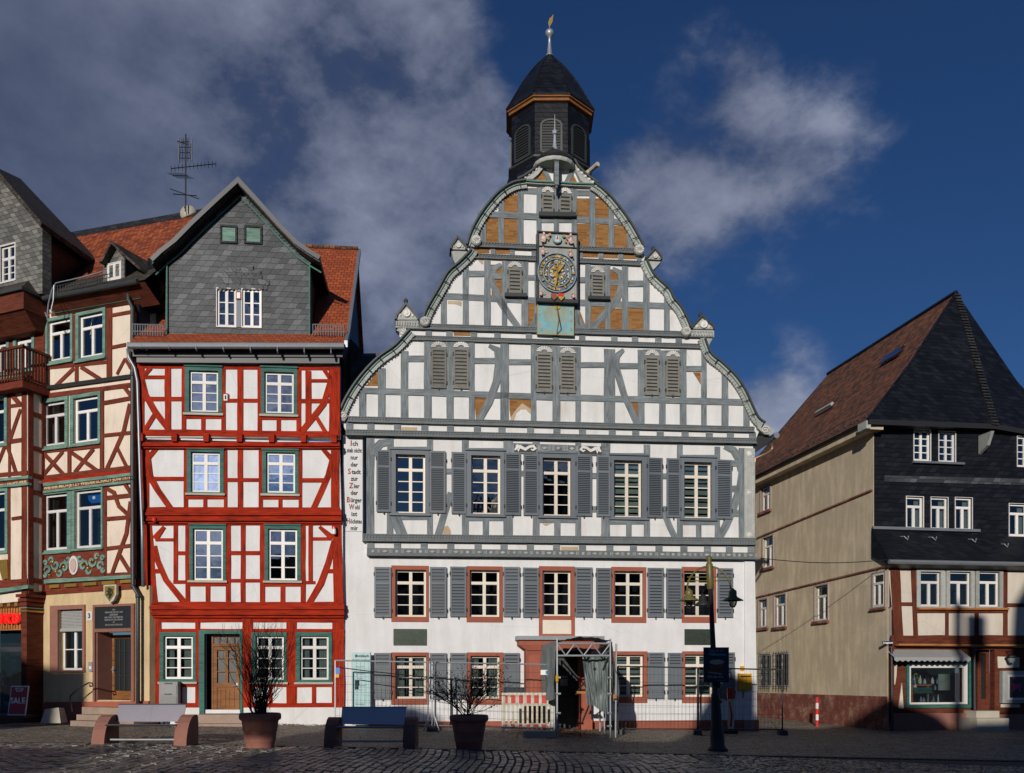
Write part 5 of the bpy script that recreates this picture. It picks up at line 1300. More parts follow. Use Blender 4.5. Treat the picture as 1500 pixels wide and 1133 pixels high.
# slate dormer
dm = [(241.6, 498), (243.5, 381), (272, 347), (300, 321), (349, 269), (398, 320), (428, 355), (455.3, 378), (456, 498)]
WD = [(318, 423.5, 345.5, 478.5), (355, 424.5, 382.5, 479.5)]
wall(RH, rh, dm, WD, .04, 'slate', name='dormer_front')
dmr = thing('slate_dormer', None, None, (0, 0, 0), 0); dmr.parent = rh
for r in WD: window(RH, dmr, r, .04, (r[0] - 1, r[1] - 1, r[2] + 1, r[3] + 1.5), 'sash_white', 'sash_white', trans=0, rows=3, fr=.045, glass='glass_refl', rec=.03, cas_d=.03, mull=.06)
m = MB(); poly(m, RH, [(345.5, 423), (355, 423), (355, 480), (345.5, 480)], .0, .065, .04); m.build('mullion_post', 'grey_paint', dmr)
m = MB(); poly(m, RH, [(346.3, 428.5), (353.7, 428.5), (353.7, 440), (346.3, 440)], .06, .10, .04); sg = m.build('emblem_plate', 'ink_red', dmr); m = MB(); poly(m, RH, [(347.5, 430), (352.5, 430), (352.5, 438.5), (347.5, 438.5)], .1, .105, .04); m.build('emblem', 'sash_white', sg)
for r in ((324.6, 333, 345.5, 355), (360, 333.5, 382, 356)):
    m = MB(); a, b, c, e = RH.rect(*r, .04); m.box(a, c, -.05, 0, b, e); hs_ = m.build('hatch', 'pale_teal', dmr)
    m = MB(); ring(m, a - .04, b - .04, c + .04, e + .04, .05, .0, .09); m.build('hatch_frame', 'slate_dark', hs_)
# fish-scale arch of slates over the window pair
m = MB()
for row in range(5):
    y = 422 - row * 7; hw = (36, 36, 32, 25, 15)[row]
    n_ = int(hw * 2 / 6)
    for i in range(n_ + 1):
        x = 350 - hw + i * 6 + (3 if row % 2 else 0); s0, z0 = RH.pix(x, y, .06)
        m.prism([(s0, z0 - .03), (s0 + .05, z0 - .07), (s0 + .11, z0 - .03), (s0 + .11, z0 + .09), (s0, z0 + .09)], .05, .065 + .006 * (i % 3) + .004 * row)
for (p, q) in (((300, 330), (349, 283)), ((349, 283), (440, 368))):
    for i in range(22):
        t = i / 21; s0, z0 = RH.pix(p[0] + (q[0] - p[0]) * t, p[1] + (q[1] - p[1]) * t, .06); m.prism([(s0 - .07, z0 - .09), (s0 + .05, z0 - .10), (s0 + .08, z0 + .04), (s0 - .05, z0 + .04)], .045, .058 + .007 * (i % 4))
m.build('shaped_slates', 'slate', dmr)
outl = [(222.4, 379), (236, 366), (256, 350.5), (280, 326), (315, 293), (349, 262), (383, 299), (410, 329), (434, 353.5), (452, 366), (468.5, 376)]
P_ = [RH.pix(x, y, .42) for x, y in outl]
m = MB(); low = [(p[0], p[1] - .16) for p in P_]; m.prism(P_ + low[::-1], -4.2, .42); m.build('dormer_roof', 'slate_roof', dmr)
m = MB(); m.ribbon([(p[0], p[1] - .05) for p in P_], .12, .40, .47); m.build('verge_flashing', 'verge_grey', dmr)
m = MB(); m.tube([(p[0], -.10, p[1] - .30) for p in P_], .02, 4)
for x in (244.5, 453.5):
    a = RH.pix(x, 385, .1); b = RH.pix(x, 492, .1); m.tube([(a[0], -.1, a[1]), (b[0], -.1, b[1])], .018, 4)
m.build('lightning_wire', 'verdigris', dmr)
cb = RH.pix(243, 384, 0); cb2 = RH.pix(455.8, 384, 0)
m = MB(); m.box(cb[0] + .02, cb[0] + .2, .05, 4.2, fa[1] - .6, cb[1]); m.box(cb2[0] - .2, cb2[0] - .02, .05, 4.2, fa[1] - .6, cb2[1]); build_split(m, 'cheek', 'slate_dark', dmr)
# things on the facade
t, w, h = on_wall('emblem_sign', 'small red rimmed white emblem plate between the red house top windows', 'sign', RH, (326.5, 577, 335, 589), E3 + .03, 'ink_red', .03)
m = MB(); m.box(.03, w - .03, -.036, -.03, .03, h - .03); m.build('white_field', 'sash_white', t)
m = MB(); m.box(w * .35, w * .65, -.04, -.036, h * .25, h * .75); m.build('figure', 'ink', t)
t = thing('alarm_light', 'small red and white alarm light at the right edge of the red house', 'alarm light', (0, 0, 0)); s_, z = RH.pix(490, 777, .2); t.location = (RH.P[0] + RH.u[0] * s_ + RH.n[0] * .2, RH.P[1] + RH.u[1] * s_ + RH.n[1] * .2, z)
m = MB(); m.lathe([(.05, -.12), (.055, -.1), (.055, .02)], (0, -.07, 0), 10); m.build('body', 'sash_white', t); m = MB(); m.lathe([(.05, .02), (.05, .08), (.03, .12)], (0, -.07, 0), 10); m.build('lens', 'bright_red', t)
t = thing('small_red_lamp', 'tiny red lamp on the moulding at the left of the red house', 'lamp', (0, 0, 0)); s_, z = RH.pix(226, 761.5, .3); t.location = (RH.P[0] + RH.u[0] * s_ + RH.n[0] * .3, RH.P[1] + RH.u[1] * s_ + RH.n[1] * .3, z)
m = MB(); m.lathe([(.02, -.06), (.06, -.04), (.07, .03), (.03, .07)], (0, 0, 0), 10); m.build('lens', 'bright_red', t)

# ------------------------------------------------------------ left oxblood timber house with bay and shop
FA = Fac((-10.42, 24.55), math.radians(-22.5))
ah = thing('oxblood_timber_house', 'dark red timber framed corner house with balcony, green window frames and a shop', 'house', (FA.P[0], FA.P[1], 0), FA.a)
BX = .54
sA = FA.pix(65, 700)[0]
U = [[(71.5, 469, 104.6, 528), (116.5, 460, 152, 523)], [(63.5, 589, 96.6, 653), (109, 582, 145, 648)], [(65, 724, 100, 806), (111, 718, 149.6, 803)]]
Gw = [(86.5, 893, 122.5, 982)]
wall(FA, ah, [(62, 452), (198, 430), (198, 1070), (62, 1070)], U[0] + U[1] + U[2] + Gw + [(141.5, 926, 194.6, 1026)], 0, 'cream')
# ground floor gets ochre plaster proud of the framing plane
wall(FA, ah, [(62, 873), (219, 858), (219, 1075), (62, 1075)], Gw + [(141.5, 926, 194.6, 1026)], .03, 'ochre', name='ground_floor_wall')
for (r, cas) in ((U[0][0], (66, 464.5, 108, 534)), (U[0][1], (112.5, 455.5, 156, 529)), (U[1][0], (58, 584, 101, 659)), (U[1][1], (104, 577, 148.5, 653)), (U[2][0], (60, 719, 106, 811)), (U[2][1], (106.5, 712, 152, 806))):
    window(FA, ah, r, 0, cas, 'pale_teal', 'sash_white', trans=.30, rows=1, top_cols=1, fr=.07, rec=.05, cas_d=.05, sill=(cas[0] - 1, cas[3] - 1.5, cas[2] + 1, cas[3] + 1), glass='glass_refl' if r[1] < 600 else 'glass')
m = MB()
def Pa(*q): post(m, FA, *q, 0)
def Ra(*q): rail(m, FA, q[0], q[1], q[2], q[3], 0, *(q[4:] if len(q) > 4 else ()))
def Ba(p, w): beam(m, FA, p, w, 0)
for q in ((108, 112.5, 462, 536), (156, 166, 452, 556), (191, 200, 440, 850), (110, 116.5, 536, 562), (149, 153.6, 572, 690), (99.3, 106, 661, 697), (146, 153, 655, 692), (152, 157.5, 712, 845), (62, 67, 536, 572), (61, 65, 660, 702)): Pa(*q)
for q in ((76, 208, 459, 464, 436, 441), (66, 160, 537, 542, 528, 533), (62, 193, 568, 573, 549, 554), (62, 193, 578, 584.5, 561, 568), (165, 193, 460, 465, 455, 460), (165, 185, 507, 512, 503, 508), (153, 192, 588, 594, 581, 587), (153, 192, 636, 641, 632, 637), (60, 153, 660, 665, 651, 656), (60, 193, 698, 706, 682, 690),
          (157, 193, 727, 733, 723, 729), (157, 193, 758, 763.5, 755, 760.5), (157, 193, 801.5, 807, 797, 802), (60, 156, 812, 816, 804, 808), (60, 196, 845, 849, 838, 842)): Ra(*q)
for p, w in (([(109, 540), (80, 568)], 6), ([(119, 538), (149, 557)], 6), ([(172, 549), (184, 526)], 5), ([(184, 526), (192, 540)], 5), ([(191, 592), (182, 632), (157, 688)], 7), ([(173, 658), (186, 684)], 5.5), ([(183, 568), (192, 580)], 6), ([(64, 664), (95, 697)], 6), ([(93, 662), (63, 698)], 6), ([(106, 664), (143, 690)], 6), ([(138, 658), (110, 693)], 6),
              ([(157, 716), (168, 722), (175, 742), (189, 755)], 6), ([(192, 735), (186, 782), (165, 841)], [6, 7, 6]), ([(177, 815), (193, 841)], 6), ([(183, 708), (192, 722)], 6)): Ba(p, w)
m.build('timber_frame', 'oxblood', ah)
def strip(F, x0, x1, y0, y1, y0b, y1b, d0, d1, mat, name, parent):
    q = MB(); a = F.pix(x0, y0, d1); b = F.pix(x0, y1, d1); c = F.pix(x1, y1b, d1); e = F.pix(x1, y0b, d1); q.prism([b, c, e, a], d0, d1); return q.build(name, mat, parent)
strip(FA, 78, 206, 455, 459.5, 432.5, 437, -.1, .12, 'teal', 'cornice_strip', ah)
strip(FA, 62, 193, 566, 570.5, 548, 552, 0, .12, 'black', 'jetty_beam', ah)
strip(FA, 62, 193, 703, 708, 688, 693, 0, .10, 'red_timber', 'jetty_moulding', ah)
fz = strip(FA, 62, 193, 708, 713, 692.5, 697, 0, .12, 'pale_teal', 'frieze_moulding', ah)
strip(FA, 62, 193, 713, 719.5, 697, 703.5, 0, .07, 'oxblood', 'frieze_board', ah)
strip(FA, 62, 193, 719.5, 723, 703.5, 707, 0, .10, 'pale_teal', 'frieze_moulding', ah)
strip(FA, 64, 196, 849.5, 855, 842, 847, 0, .14, 'pale_teal', 'frieze_moulding', ah)
strip(FA, 66, 202, 855, 872, 847.5, 863, 0, .05, 'oxblood', 'jetty_beam', ah)
for x0, x1, y in ((72, 86, 857.5), (94, 112, 856), (121, 141, 854), (149, 168, 852), (176, 195, 850)):
    strip(FA, x0, x1, y, y + 4.5, y - 1.2, y + 3.3, 0, .12, 'gold', 'gilded_beam_head', ah)
def frieze_text(txt, x0, x1, y0, y1, d, size, F, parent):
    n = len(txt)
    a = F.pix(x0, y0, d); b = F.pix(x1, y1, d); ang = math.atan2(b[1] - a[1], b[0] - a[0]); L = math.hypot(b[0] - a[0], b[1] - a[1])
    o = text_part(txt, size, F, a[0], a[1], d, 'gold_letters', parent, name='frieze_lettering', align='LEFT', bold=.004, F_is_local=True)
    xs = [v.co.x for v in o.data.vertices]; w = max(xs) - min(xs); m0 = min(xs)
    for v in o.data.vertices:
        x = (v.co.x - m0) * L / w; z = v.co.z - a[1]; v.co.x = a[0] + x * math.cos(ang) - z * math.sin(ang); v.co.z = a[1] + x * math.sin(ang) + z * math.cos(ang)
frieze_text('WIE·IHR·MICH·JETZT·WIEDER·SCHAUT·JUNI·1979', 64, 191, 716, 699.6, .075, .125, FA, ah)
# blue stickers in the upper panes
for x0, y0, x1, y1 in ((125, 724.5, 144, 736.5),):
    q = MB(); poly(q, FA, [(x0, y0 + 1), (x1, y0 - 1), (x1, y1 - 1), (x0 + 6, y1 + .5), (x0 + 1.5, y1 - 4)], -.085, -.08, 0); st = q.build('window_sticker', 'blue_sticker', ah)
    text_part('ISI', .10, FA, 137.5, 729.5, -.078, 'sash_white', st, name='sticker_lettering', bold=.003)
# carved green panel
q = MB(); poly(q, FA, [(66, 814), (153.5, 806.5), (153.5, 842), (66, 849)], 0, .03, 0); cp = q.build('carved_panel', 'oxblood', ah)
q = MB(); rnd = random.Random(11)
for sx in (-1, 1):
    for (cx, cy, r, s0) in ((14, 2, 9, 1), (27, -3, 8, -1), (38, 4, 7, 1), (21, 9, 6, -1), (33, -10, 5, 1), (9, -9, 6, -1), (42, -7, 4, 1), (42, 10, 4, -1)):
        X, Y = 109.5 + sx * cx, 828.5 - (sx * cx) * .085 + cy; a = FA.pix(X, Y, .03); k = FA.mpp(X) * r
        pts = [(a[0] + sx * k * (1 - t / 11) * math.cos(s0 * t * .75), a[1] + k * (1 - t / 11) * math.sin(s0 * t * .75)) for t in range(9)]
        q.ribbon(pts, [.03 + .05 * math.sin(math.pi * (i + 1) / 10) for i in range(9)], .02, .06 + rnd.uniform(0, .02))
q.build('foliage_carving', 'pale_teal', cp)
q = MB(); a = FA.pix(109.5, 828.5, .03); k = FA.mpp(109); q.prism([(a[0] + k * 9 * math.cos(t * math.pi / 8), a[1] + k * 14 * math.sin(t * math.pi / 8)) for t in range(16)], .03, .08); md = q.build('medallion', 'carved_white', cp)
q = MB(); q.prism([(a[0] + k * 6 * math.cos(t * math.pi / 6), a[1] + k * 10 * math.sin(t * math.pi / 6)) for t in range(12)], .08, .10); q.build('medallion_field', 'pink', md)
q = MB()
for X, Y, r in ((84, 838, 3), (80, 824, 2.5), (135, 822, 3), (131, 833, 2.5), (96, 831, 2), (123, 826, 2), (143, 815, 2), (75, 843, 2)): a = FA.pix(X, Y, .03); k = FA.mpp(X) * r; q.lathe([(k, 0), (k * .6, .06), (k * .1, .07)], (a[0], -.05, a[1]), 7, axis='y')
build_split(q, 'carved_flower', 'gold', cp)
# ground floor window, tablet, door
w = window(FA, ah, (86.5, 893, 122.5, 982), .03, (75, 887, 125.8, 985), 'stone_pink', 'sash_white', trans=0, rows=3, fr=.05, rec=.15, cas_d=.05)
q = MB(); a, b, c, e = FA.rect(86.5, 893, 122.5, 921, .03); q.box(a, c, .0, .1, b - .08, b)
for i in range(13): z = b + (e - b) * (i + .1) / 13; q.box(a, c, .05 + .01 * (i % 2), .075 + .01 * (i % 2), z, z + (e - b) / 13 * .8)
q.build('roller_blind', 'grey_letters', w)
q = MB(); a, b, c, e = FA.rect(138.5, 885.5, 198.6, 1028, .03); A, B_, C, E = FA.rect(141.5, 889, 195, 921, .03)
A1_, B1_, C1_, E1_ = FA.rect(141.5, 926, 194.6, 1026, .03)
q.box(a, A1_, -.10, .05, b, e); q.box(C1_, c, -.10, .05, b, e); q.box(A1_, C1_, -.10, .05, E + .0, e); q.box(A1_, C1_, -.10, .05, E1_, B_); sfr = q.build('door_surround', 'stone_pink', ah)
q = MB(); q.box(A, C, -.06, .05, B_, E); tb = q.build('stone_tablet', 'blackboard', sfr)
for i, t_ in enumerate(('HIER', 'VERSAMMELTEN SICH 1847', 'DIE BÜRGER', 'DER STADT UND BERIETEN', 'ÜBER RECHT UND FREIHEIT', 'IM', 'DEUTSCHEN VATERLAND')):
    text_part(t_, .065, FA, (A + C) / 2, E - .09 - i * (E - B_ - .12) / 7, .062, 'grey_letters', tb, name='tablet_lettering', F_is_local=True, xs=.85)
q = MB(); q.box(A1_ + .02, A1_ + .05, -.05, .5, B1_ - .02, E1_); 
q.add([(A1_, -.04, B1_), (A1_ + .05, .47, B1_), (A1_ + .05, .47, E1_), (A1_, -.04, E1_), (A1_, .0, B1_), (A1_ + .02, .5, B1_), (A1_ + .02, .5, E1_), (A1_, .0, E1_)], [(0, 1, 2, 3), (7, 6, 5, 4), (0, 3, 7, 4), (1, 5, 6, 2), (3, 2, 6, 7), (0, 4, 5, 1)])
q.build('side_panel', 'stone_pink', ah)
q = MB(); dx0 = A1_ + .07; ring(q, dx0, B1_, C1_, E1_ - .06, (.09, .05, .25, .10), -.50, -.45); dr = q.build('door', 'brown_wood', ah)
q = MB(); q.box(dx0 + .09, C1_ - .05, .47, .5, B1_ + .1, E1_ - .1); q.build('door_glass', 'blackboard', dr)
q = MB()
for i in range(7): x = dx0 + .13 + i * (C1_ - dx0 - .22) / 6; q.tube([(x, .44, B1_ + .25), (x, .44, E1_ - .18)], .009, 4)
for z in (.35, .72): zz = B1_ + (E1_ - B1_) * z; q.tube([(dx0 + .1, .44, zz), (C1_ - .06, .44, zz)], .012, 4)
q.build('door_grille', 'dark_metal', dr)
q = MB(); z = B1_ + (E1_ - B1_) * .45; q.tube([(dx0 + .05, .45, z), (dx0 + .05, .38, z), (dx0 + .16, .38, z)], .014, 6); q.box(dx0 + .03, dx0 + .07, .43, .45, z - .1, z + .08); q.build('handle', 'galv', dr)
q = MB(); poly(q, FA, [(62, 1029), (219, 1027), (219, 1072), (62, 1076)], 0, .07, .03); q.build('plinth', 'sandstone', ah)
for i, (x0, x1, zt, zb_, dd) in enumerate(((120, 200, 1036, 1048, .55), (112, 196, 1047, 1058, .9), (103, 160, 1056, 1066, 1.25))):
    a = FA.pix(x0, zt, dd); c = FA.pix(x1, zb_, dd); q = MB(); q.box(a[0], c[0], -dd, 0, a[1] - .22, a[1] - .0)
    q.build('step', 'step_stone', ah)
p = [FA.pix(x, y, .5) for x, y in ((103, 1026), (103, 1020), (110, 1013), (118, 1007), (130, 1000.5), (135, 1001), (136, 1005), (132, 1006), (131, 1003))]
q = MB(); q.tube([(s_, -.5, z) for s_, z in p], .022, 6); q.tube([(p[0][0], -.5, p[0][1]), (p[0][0] + .1, -.5, p[0][1] - .4)], .018, 5); q.build('handrail', 'black', ah)
# drain pipes at the corner
q = MB(); p = [FA.pix(x, y, .2) for x, y in ((188, 424), (189, 440), (195, 452), (195, 548), (195, 700), (195.5, 858), (203, 872), (203, 1040))]
p = [(s_, -.22, z) for s_, z in p]; q.tube(p, .055, 8)
for i in (3, 4, 5, 6): q.tube([(p[i][0], -.22, p[i][2] + .02), (p[i][0], -.22, p[i][2] - .08)], .068, 8)
q.build('downpipe', 'dark_metal', ah, smooth=True)
q = MB(); p = [RH.pix(x, y, .35) for x, y in ((188, 512), (189, 524), (198, 540), (202, 560), (206, 700), (209, 780), (210, 860))]
q.tube([(s_, -.38, z) for s_, z in p], .045, 8); 
p = [RH.pix(x, y, .2) for x, y in ((214, 905), (216, 915), (218, 960), (219, 1050))]; q.tube([(s_, -.1, z) for s_, z in p], .04, 8); build_split(q, 'downpipe', 'zinc', rh, True)
# coat of arms and number plate
t, w_, h = on_wall('coat_of_arms', 'yellow shield with a black lion over the door of the ochre ground floor', 'shield', FA, (155, 857, 173.5, 884.5), .16, 'black', .005)
bpy.data.objects.remove(t.children[0])
q = MB(); q.prism([(0, h), (0, h * .45), (w_ * .2, h * .15), (w_ * .5, 0), (w_ * .8, h * .15), (w_, h * .45), (w_, h)], 0, .08); q.build('shield_board', 'pale_stone', t)
q = MB(); q.prism([(w_ * .12, h * .92), (w_ * .14, h * .45), (w_ * .5, h * .1), (w_ * .86, h * .45), (w_ * .88, h * .92)], .08, .095); q.build('shield_field', 'gold', t)
q = MB(); q.ribbon([(w_ * x, h * y) for x, y in ((.42, .8), (.58, .72), (.5, .55), (.6, .42), (.5, .25))], [.06, .1, .09, .09, .03], .095, .11); q.ribbon([(w_ * .5, h * .6), (w_ * .3, h * .66)], .035, .095, .11); q.ribbon([(w_ * .5, h * .5), (w_ * .28, h * .45)], .035, .095, .11); q.ribbon([(w_ * .58, h * .4), (w_ * .75, h * .55), (w_ * .72, h * .75)], .03, .095, .11); q.build('lion', 'bronze', t)
t, w_, h = on_wall('house_number', 'small white enamel house number plate reading 3 beside the grey blind window', 'number plate', FA, (127.3, 896, 135.8, 909.5), .035, 'sash_white', .02)
local_text('3', .19, w_ / 2, h / 2, .022, 'ink', t, name='number', bold=.008)
t, w_, h = on_wall('door_intercom', 'small grey intercom box left of the sandstone door surround', 'intercom', FA, (131.5, 970, 137, 984), .035, 'galv', .05)
q = MB(); q.box(w_ * .2, w_ * .8, -.055, -.05, h * .25, h * .55); q.build('button_plate', 'carved_white', t)
# bay on the left
sB = sA
def SBX(y): return FA.pix(41, y, BX)[0]
Ub = [(-30, 584, 8, 652), (-30, 722, 9, 808)]
sc = FA.pix(41, 700, BX)[0]; scl = FA.pix(-60, 700, BX)[0]
wall(FA, ah, [(-60, 560), (40.5, 557), (40.5, 880), (-60, 890)], [(-30, 584, 8, 652), (-30, 722, 9, 808)], BX, 'cream', name='bay_wall')
for r in Ub: window(FA, ah, r, BX, (r[0] - 6, r[1] - 5, r[2] + 4, r[3] + 5), 'pale_teal', 'sash_white', trans=.3, rows=1, top_cols=1, fr=.07, rec=.05, cas_d=.05)
q = MB(); q.box(sc - .02, sc, -BX + .02, .05, FA.pix(40, 880, BX)[1], FA.pix(40, 558, BX)[1]); q.build('bay_side', 'cream', ah)
m = MB()
for qq in ((31, 41, 560, 885), (12, 17, 575, 700), (12, 16.5, 716, 860)): post(m, FA, *qq, BX)
for qq in ((-60, 41, 560, 570, 556, 566), (16, 32, 593, 598, 591, 596), (12, 32, 645, 651, 642, 648), (-60, 41, 698, 704, 690, 696), (18, 32, 758, 763, 756, 761), (-60, 41, 855, 868, 848, 858)): rail(m, FA, qq[0], qq[1], qq[2], qq[3], BX, *(qq[4:] if len(qq) > 4 else ()))
for p, w in (([(31, 600), (22, 625), (14, 650)], 6), ([(9, 652), (-6, 690)], 6), ([(11, 652), (24, 692)], 6), ([(17, 578), (31, 594)], 7)): beam(m, FA, p, w, BX)
m.build('timber_frame', 'oxblood', ah)
q = MB(); z0, z1 = FA.pix(40, 870, BX)[1], FA.pix(40, 558, BX)[1]
q.box(sc - .01, sc + .03, -BX, -BX + .16, z0, z1); q.box(sc - .01, sc + .03, -.1, .02, z0, z1)
for y in (562, 605, 655, 695, 720, 760, 850): z = FA.pix(40, y, BX)[1]; q.box(sc - .01, sc + .025, -BX + .1, .0, z - .07, z + .07)
q.build('bay_side_frame', 'oxblood', ah)
for (y0, y1, yb0, yb1, mat, dd) in ((702, 706, 697, 701, 'pale_teal', .12), (706, 712, 701, 707, 'oxblood', .07), (712, 715.5, 707, 710.5, 'pale_teal', .1), (553, 559, 549, 555, 'pale_teal', .14), (866, 872, 857, 862, 'pale_teal', .16)):
    strip(FA, -60, 41, y0 + 5, y1 + 5, yb0, yb1, BX - .02, BX + dd, mat, 'bay_frieze', ah)
frieze_text('ICH·EINST·ERB', -2, 39, 712.5, 706.5, BX + .075, .125, FA, ah)
frieze_board_y = 0
q = MB(); poly(q, FA, [(-10, 822), (13, 820), (14, 848), (6, 850), (2, 836), (-10, 835)], BX, BX + .06, BX); q.build('carved_bracket', 'gold', ah)
# shop front under the bay
q = MB(); q.box(sc - .22, sc, -BX - .04, -BX + .5, FA.pix(45, 1025, BX)[1] - .9, FA.pix(45, 866, BX)[1]); q.box(sc - .26, sc + .04, -BX - .08, -BX + .54, -.2, .35); pil = q.build('shop_pillar', 'brown_timber', ah)
q = MB(); zc = FA.pix(45, 875, BX)[1]
for i, (dz, o_) in enumerate(((0, .10), (-.12, .06), (-.24, .03))): q.box(sc - .22 - o_, sc + o_, -BX - .04 - o_, -BX + .5 + o_, zc + dz, zc + dz + .09)
q.build('capital', 'oxblood', pil)
q = MB(); q.box(sc - .26, sc + .04, -BX - .08, -BX + .54, zc - .42, zc - .37); q.build('gilded_line', 'gold', pil)
q = MB(); q.box(sc - .26, sc + .04, -BX - .08, -BX + .54, zc - .32, zc - .29); q.build('green_line', 'pale_teal', pil)
q = MB(); zs0, zs1 = FA.pix(20, 923, BX)[1], FA.pix(20, 890, BX)[1]; q.box(scl, sc - .22, -BX + .15, -BX + .25, zs0, zs1)
for i in range(int((sc - .5 - scl) / .11)): x = sc - .5 - i * .11; q.box(x, x + .05, -BX + .12, -BX + .15, zs0 + .05, zs1)
q.build('sign_board', 'orange_wood', ah)
q = MB()
for i in range(int((sc - .62 - scl) / .30)): x = sc - .62 - i * .30; z = FA.pix(20, 884, BX)[1]; q.box(x, x + .13, -BX + .05, -BX + .10, z - .08, z + .06)
build_split(q, 'gilded_block', 'gold', ah)
q = MB(); z = FA.pix(20, 890, BX)[1]; q.box(scl, sc - .22, -BX + .1, -BX + .3, z, z + .5); q.build('shop_lintel', 'brown_timber', ah)
q = MB(); z0 = FA.pix(20, 928, .3)[1]; 
for x in (sc - .5, scl + .1): q.box(x - .06, x + .0, -.2, -.1, 0, z0)
q.box(scl, sc - .22, -.22, -.08, FA.pix(20, 955, .3)[1], FA.pix(20, 948, .3)[1]); q.box(scl, sc - .22, -.2, -.1, .02, .14); q.build('shop_frame', 'dark_metal', ah)
q = MB(); q.box(scl, sc - .22, .8, .85, -.1, z0 + .4); q.build('shop_interior', 'room', ah)
q = MB(); rnd = random.Random(5)
for i in range(14):
    x = sc - .6 - rnd.random() * 2.0; z = rnd.uniform(.3, 2.1); q.box(x, x + rnd.uniform(.08, .25), .35, .45, z, z + rnd.uniform(.1, .35))
build_split(q, 'shop_goods', 'clock_blue', ah)
q = MB(); q.add([(scl, -.15, .02), (sc - .22, -.15, .02), (sc - .22, -.15, z0), (scl, -.15, z0)], [(0, 1, 2, 3)]); q.build('shop_glass', 'glass', ah, recalc=False)
q = MB(); q.box(scl, sc - .05, -BX - 1.3, -.2, -.3, .40); q.build('shop_step', 'asphalt', ah)
sgn = thing('shop_sign', 'large glowing red capital letters on the ribbed board over the shop', 'shop sign', (0, 0, 0), FA.a)
s_, z = FA.pix(16, 907, BX); sgn.location = (FA.P[0] + FA.u[0] * s_ + FA.n[0] * (BX - .08), FA.P[1] + FA.u[1] * s_ + FA.n[1] * (BX - .08), z)
def emis(name, col, k):
    m_, t_, b_ = newmat(name); b_.inputs['Base Color'].default_value = (*col, 1); b_.inputs['Emission Color'].default_value = (*col, 1); b_.inputs['Emission Strength'].default_value = k; return m_
M['red_glow'] = emis('lit_red_letters', (.75, .01, .008), 1.0)
for ch, x in (('N', -.50), ('K', -.13), ('D', .20)): local_text(ch, .40, x, .0, .06, 'red_glow', sgn, name='letter', bold=.010, extr=.04)
# balcony, upper bay and slate gable
Dp = .9; sb = FA.pix(33, 540, Dp)[0]; sbl = FA.pix(-62, 540, Dp)[0]
zT = FA.pix(32, 508, Dp)[1]; zB = FA.pix(32, 556, Dp)[1]
q = MB(); q.box(sbl, sb, -Dp, 0, zB - .22, zB - .02); fl = q.build('balcony_floor', 'oxblood', ah)
q = MB(); q.box(sbl, sb + .02, -Dp - .02, -Dp + .06, zT - .02, zT + .05); q.box(sb - .06, sb + .02, -Dp, 0, zT - .02, zT + .05); q.box(sbl, sb, -Dp, -Dp + .05, zB + .06, zB + .11); q.box(sb - .05, sb, -Dp, 0, zB + .06, zB + .11)
for i in range(int((sb - sbl) / .115)):
    x = sb - .03 - i * .115; q.box(x - .018, x + .018, -Dp, -Dp + .035, zB, zT)
for i in range(9): y = -Dp + .05 + i * .1; q.box(sb - .035, sb, y - .015, y + .02, zB, zT)
q.build('balcony_railing', 'brown_timber', fl)
UW = [(24, 486, 47, 545), (-14, 494, 10, 550)]
wall(FA, ah, [(-60, 470), (66, 458), (66, 580), (-60, 580)], [(24, 484, 47, 542), (-14, 490, 10, 548)], .05, 'oxblood', name='balcony_wall')
for r in [(24, 484, 47, 542), (-14, 490, 10, 548)]: window(FA, ah, r, .05, (r[0] - 4, r[1] - 4, r[2] + 4, r[3] + 4), 'pale_teal', 'sash_white', trans=.28, rows=1, top_cols=1, fr=.07, rec=.05, glass='glass_refl')
q = MB(); za = FA.pix(32, 425, Dp)[1]; zb2 = FA.pix(32, 410, Dp)[1]
q.hexa([(sbl, -Dp - .05, za), (sb + .03, -Dp - .05, za), (sb + .03, .05, za), (sbl, .05, za), (sbl, -Dp - .05, za + .08), (sb + .03, -Dp - .05, za + .08), (sb + .03, .05, za + .08), (sbl, .05, za + .08)]); q.build('eave_gutter', 'dark_metal', ah)
q = MB(); q.add([(sbl, -Dp - .02, za + .08), (sb + .02, -Dp - .02, za + .08), (sb + .02, .05, za + .08), (sb - .35, .05, za + .5), (sb - .35, -BX + .1, za + .5), (sbl, -BX + .1, za + .5)], [(0, 1, 4, 5), (1, 2, 3, 4)]); q.build('eave_skirt', 'roof_brown', ah, recalc=False)
q = MB(); q.box(sbl, sb - .02, -Dp + .05, .05, za - .5, za); q.hexa([(sbl, -.3, za - .9), (sb - .2, -.3, za - .9), (sb - .2, .05, za - .9), (sbl, .05, za - .9), (sbl, -Dp + .1, za - .5), (sb - .05, -Dp + .1, za - .5), (sb - .05, .05, za - .5), (sbl, .05, za - .5)]); q.build('cove', 'brown_timber', ah)
gf = [(-60, 440), (62, 430), (62, 333), (57, 326), (50, 318), (0, 258), (-8, 250), (-60, 310)]
wall(FA, ah, gf, [(1.5, 360, 22.5, 412)], .42, 'slate_old', name='gable_front', depth=.15)
window(FA, ah, (1.5, 360, 22.5, 412), .42, (0.5, 358, 24, 414), 'sash_white', 'sash_white', trans=.35, rows=3, fr=.05, rec=.04, glass='glass_refl')
def L3(F, px, py, d): s_, z = F.pix(px, py, d); return (s_, -d, z)
q = MB(); A_ = L3(FA, -8, 244, .75); B_ = L3(FA, 61, 326, .75); C_ = L3(FA, 152, 391, -2.6); D_ = L3(FA, 30, 262, -2.6)
q.add([A_, B_, C_, D_] + [(p[0] - .05, p[1], p[2] - .12) for p in (A_, B_, C_, D_)], [(0, 1, 2, 3), (7, 6, 5, 4), (0, 4, 5, 1), (1, 5, 6, 2), (2, 6, 7, 3)])
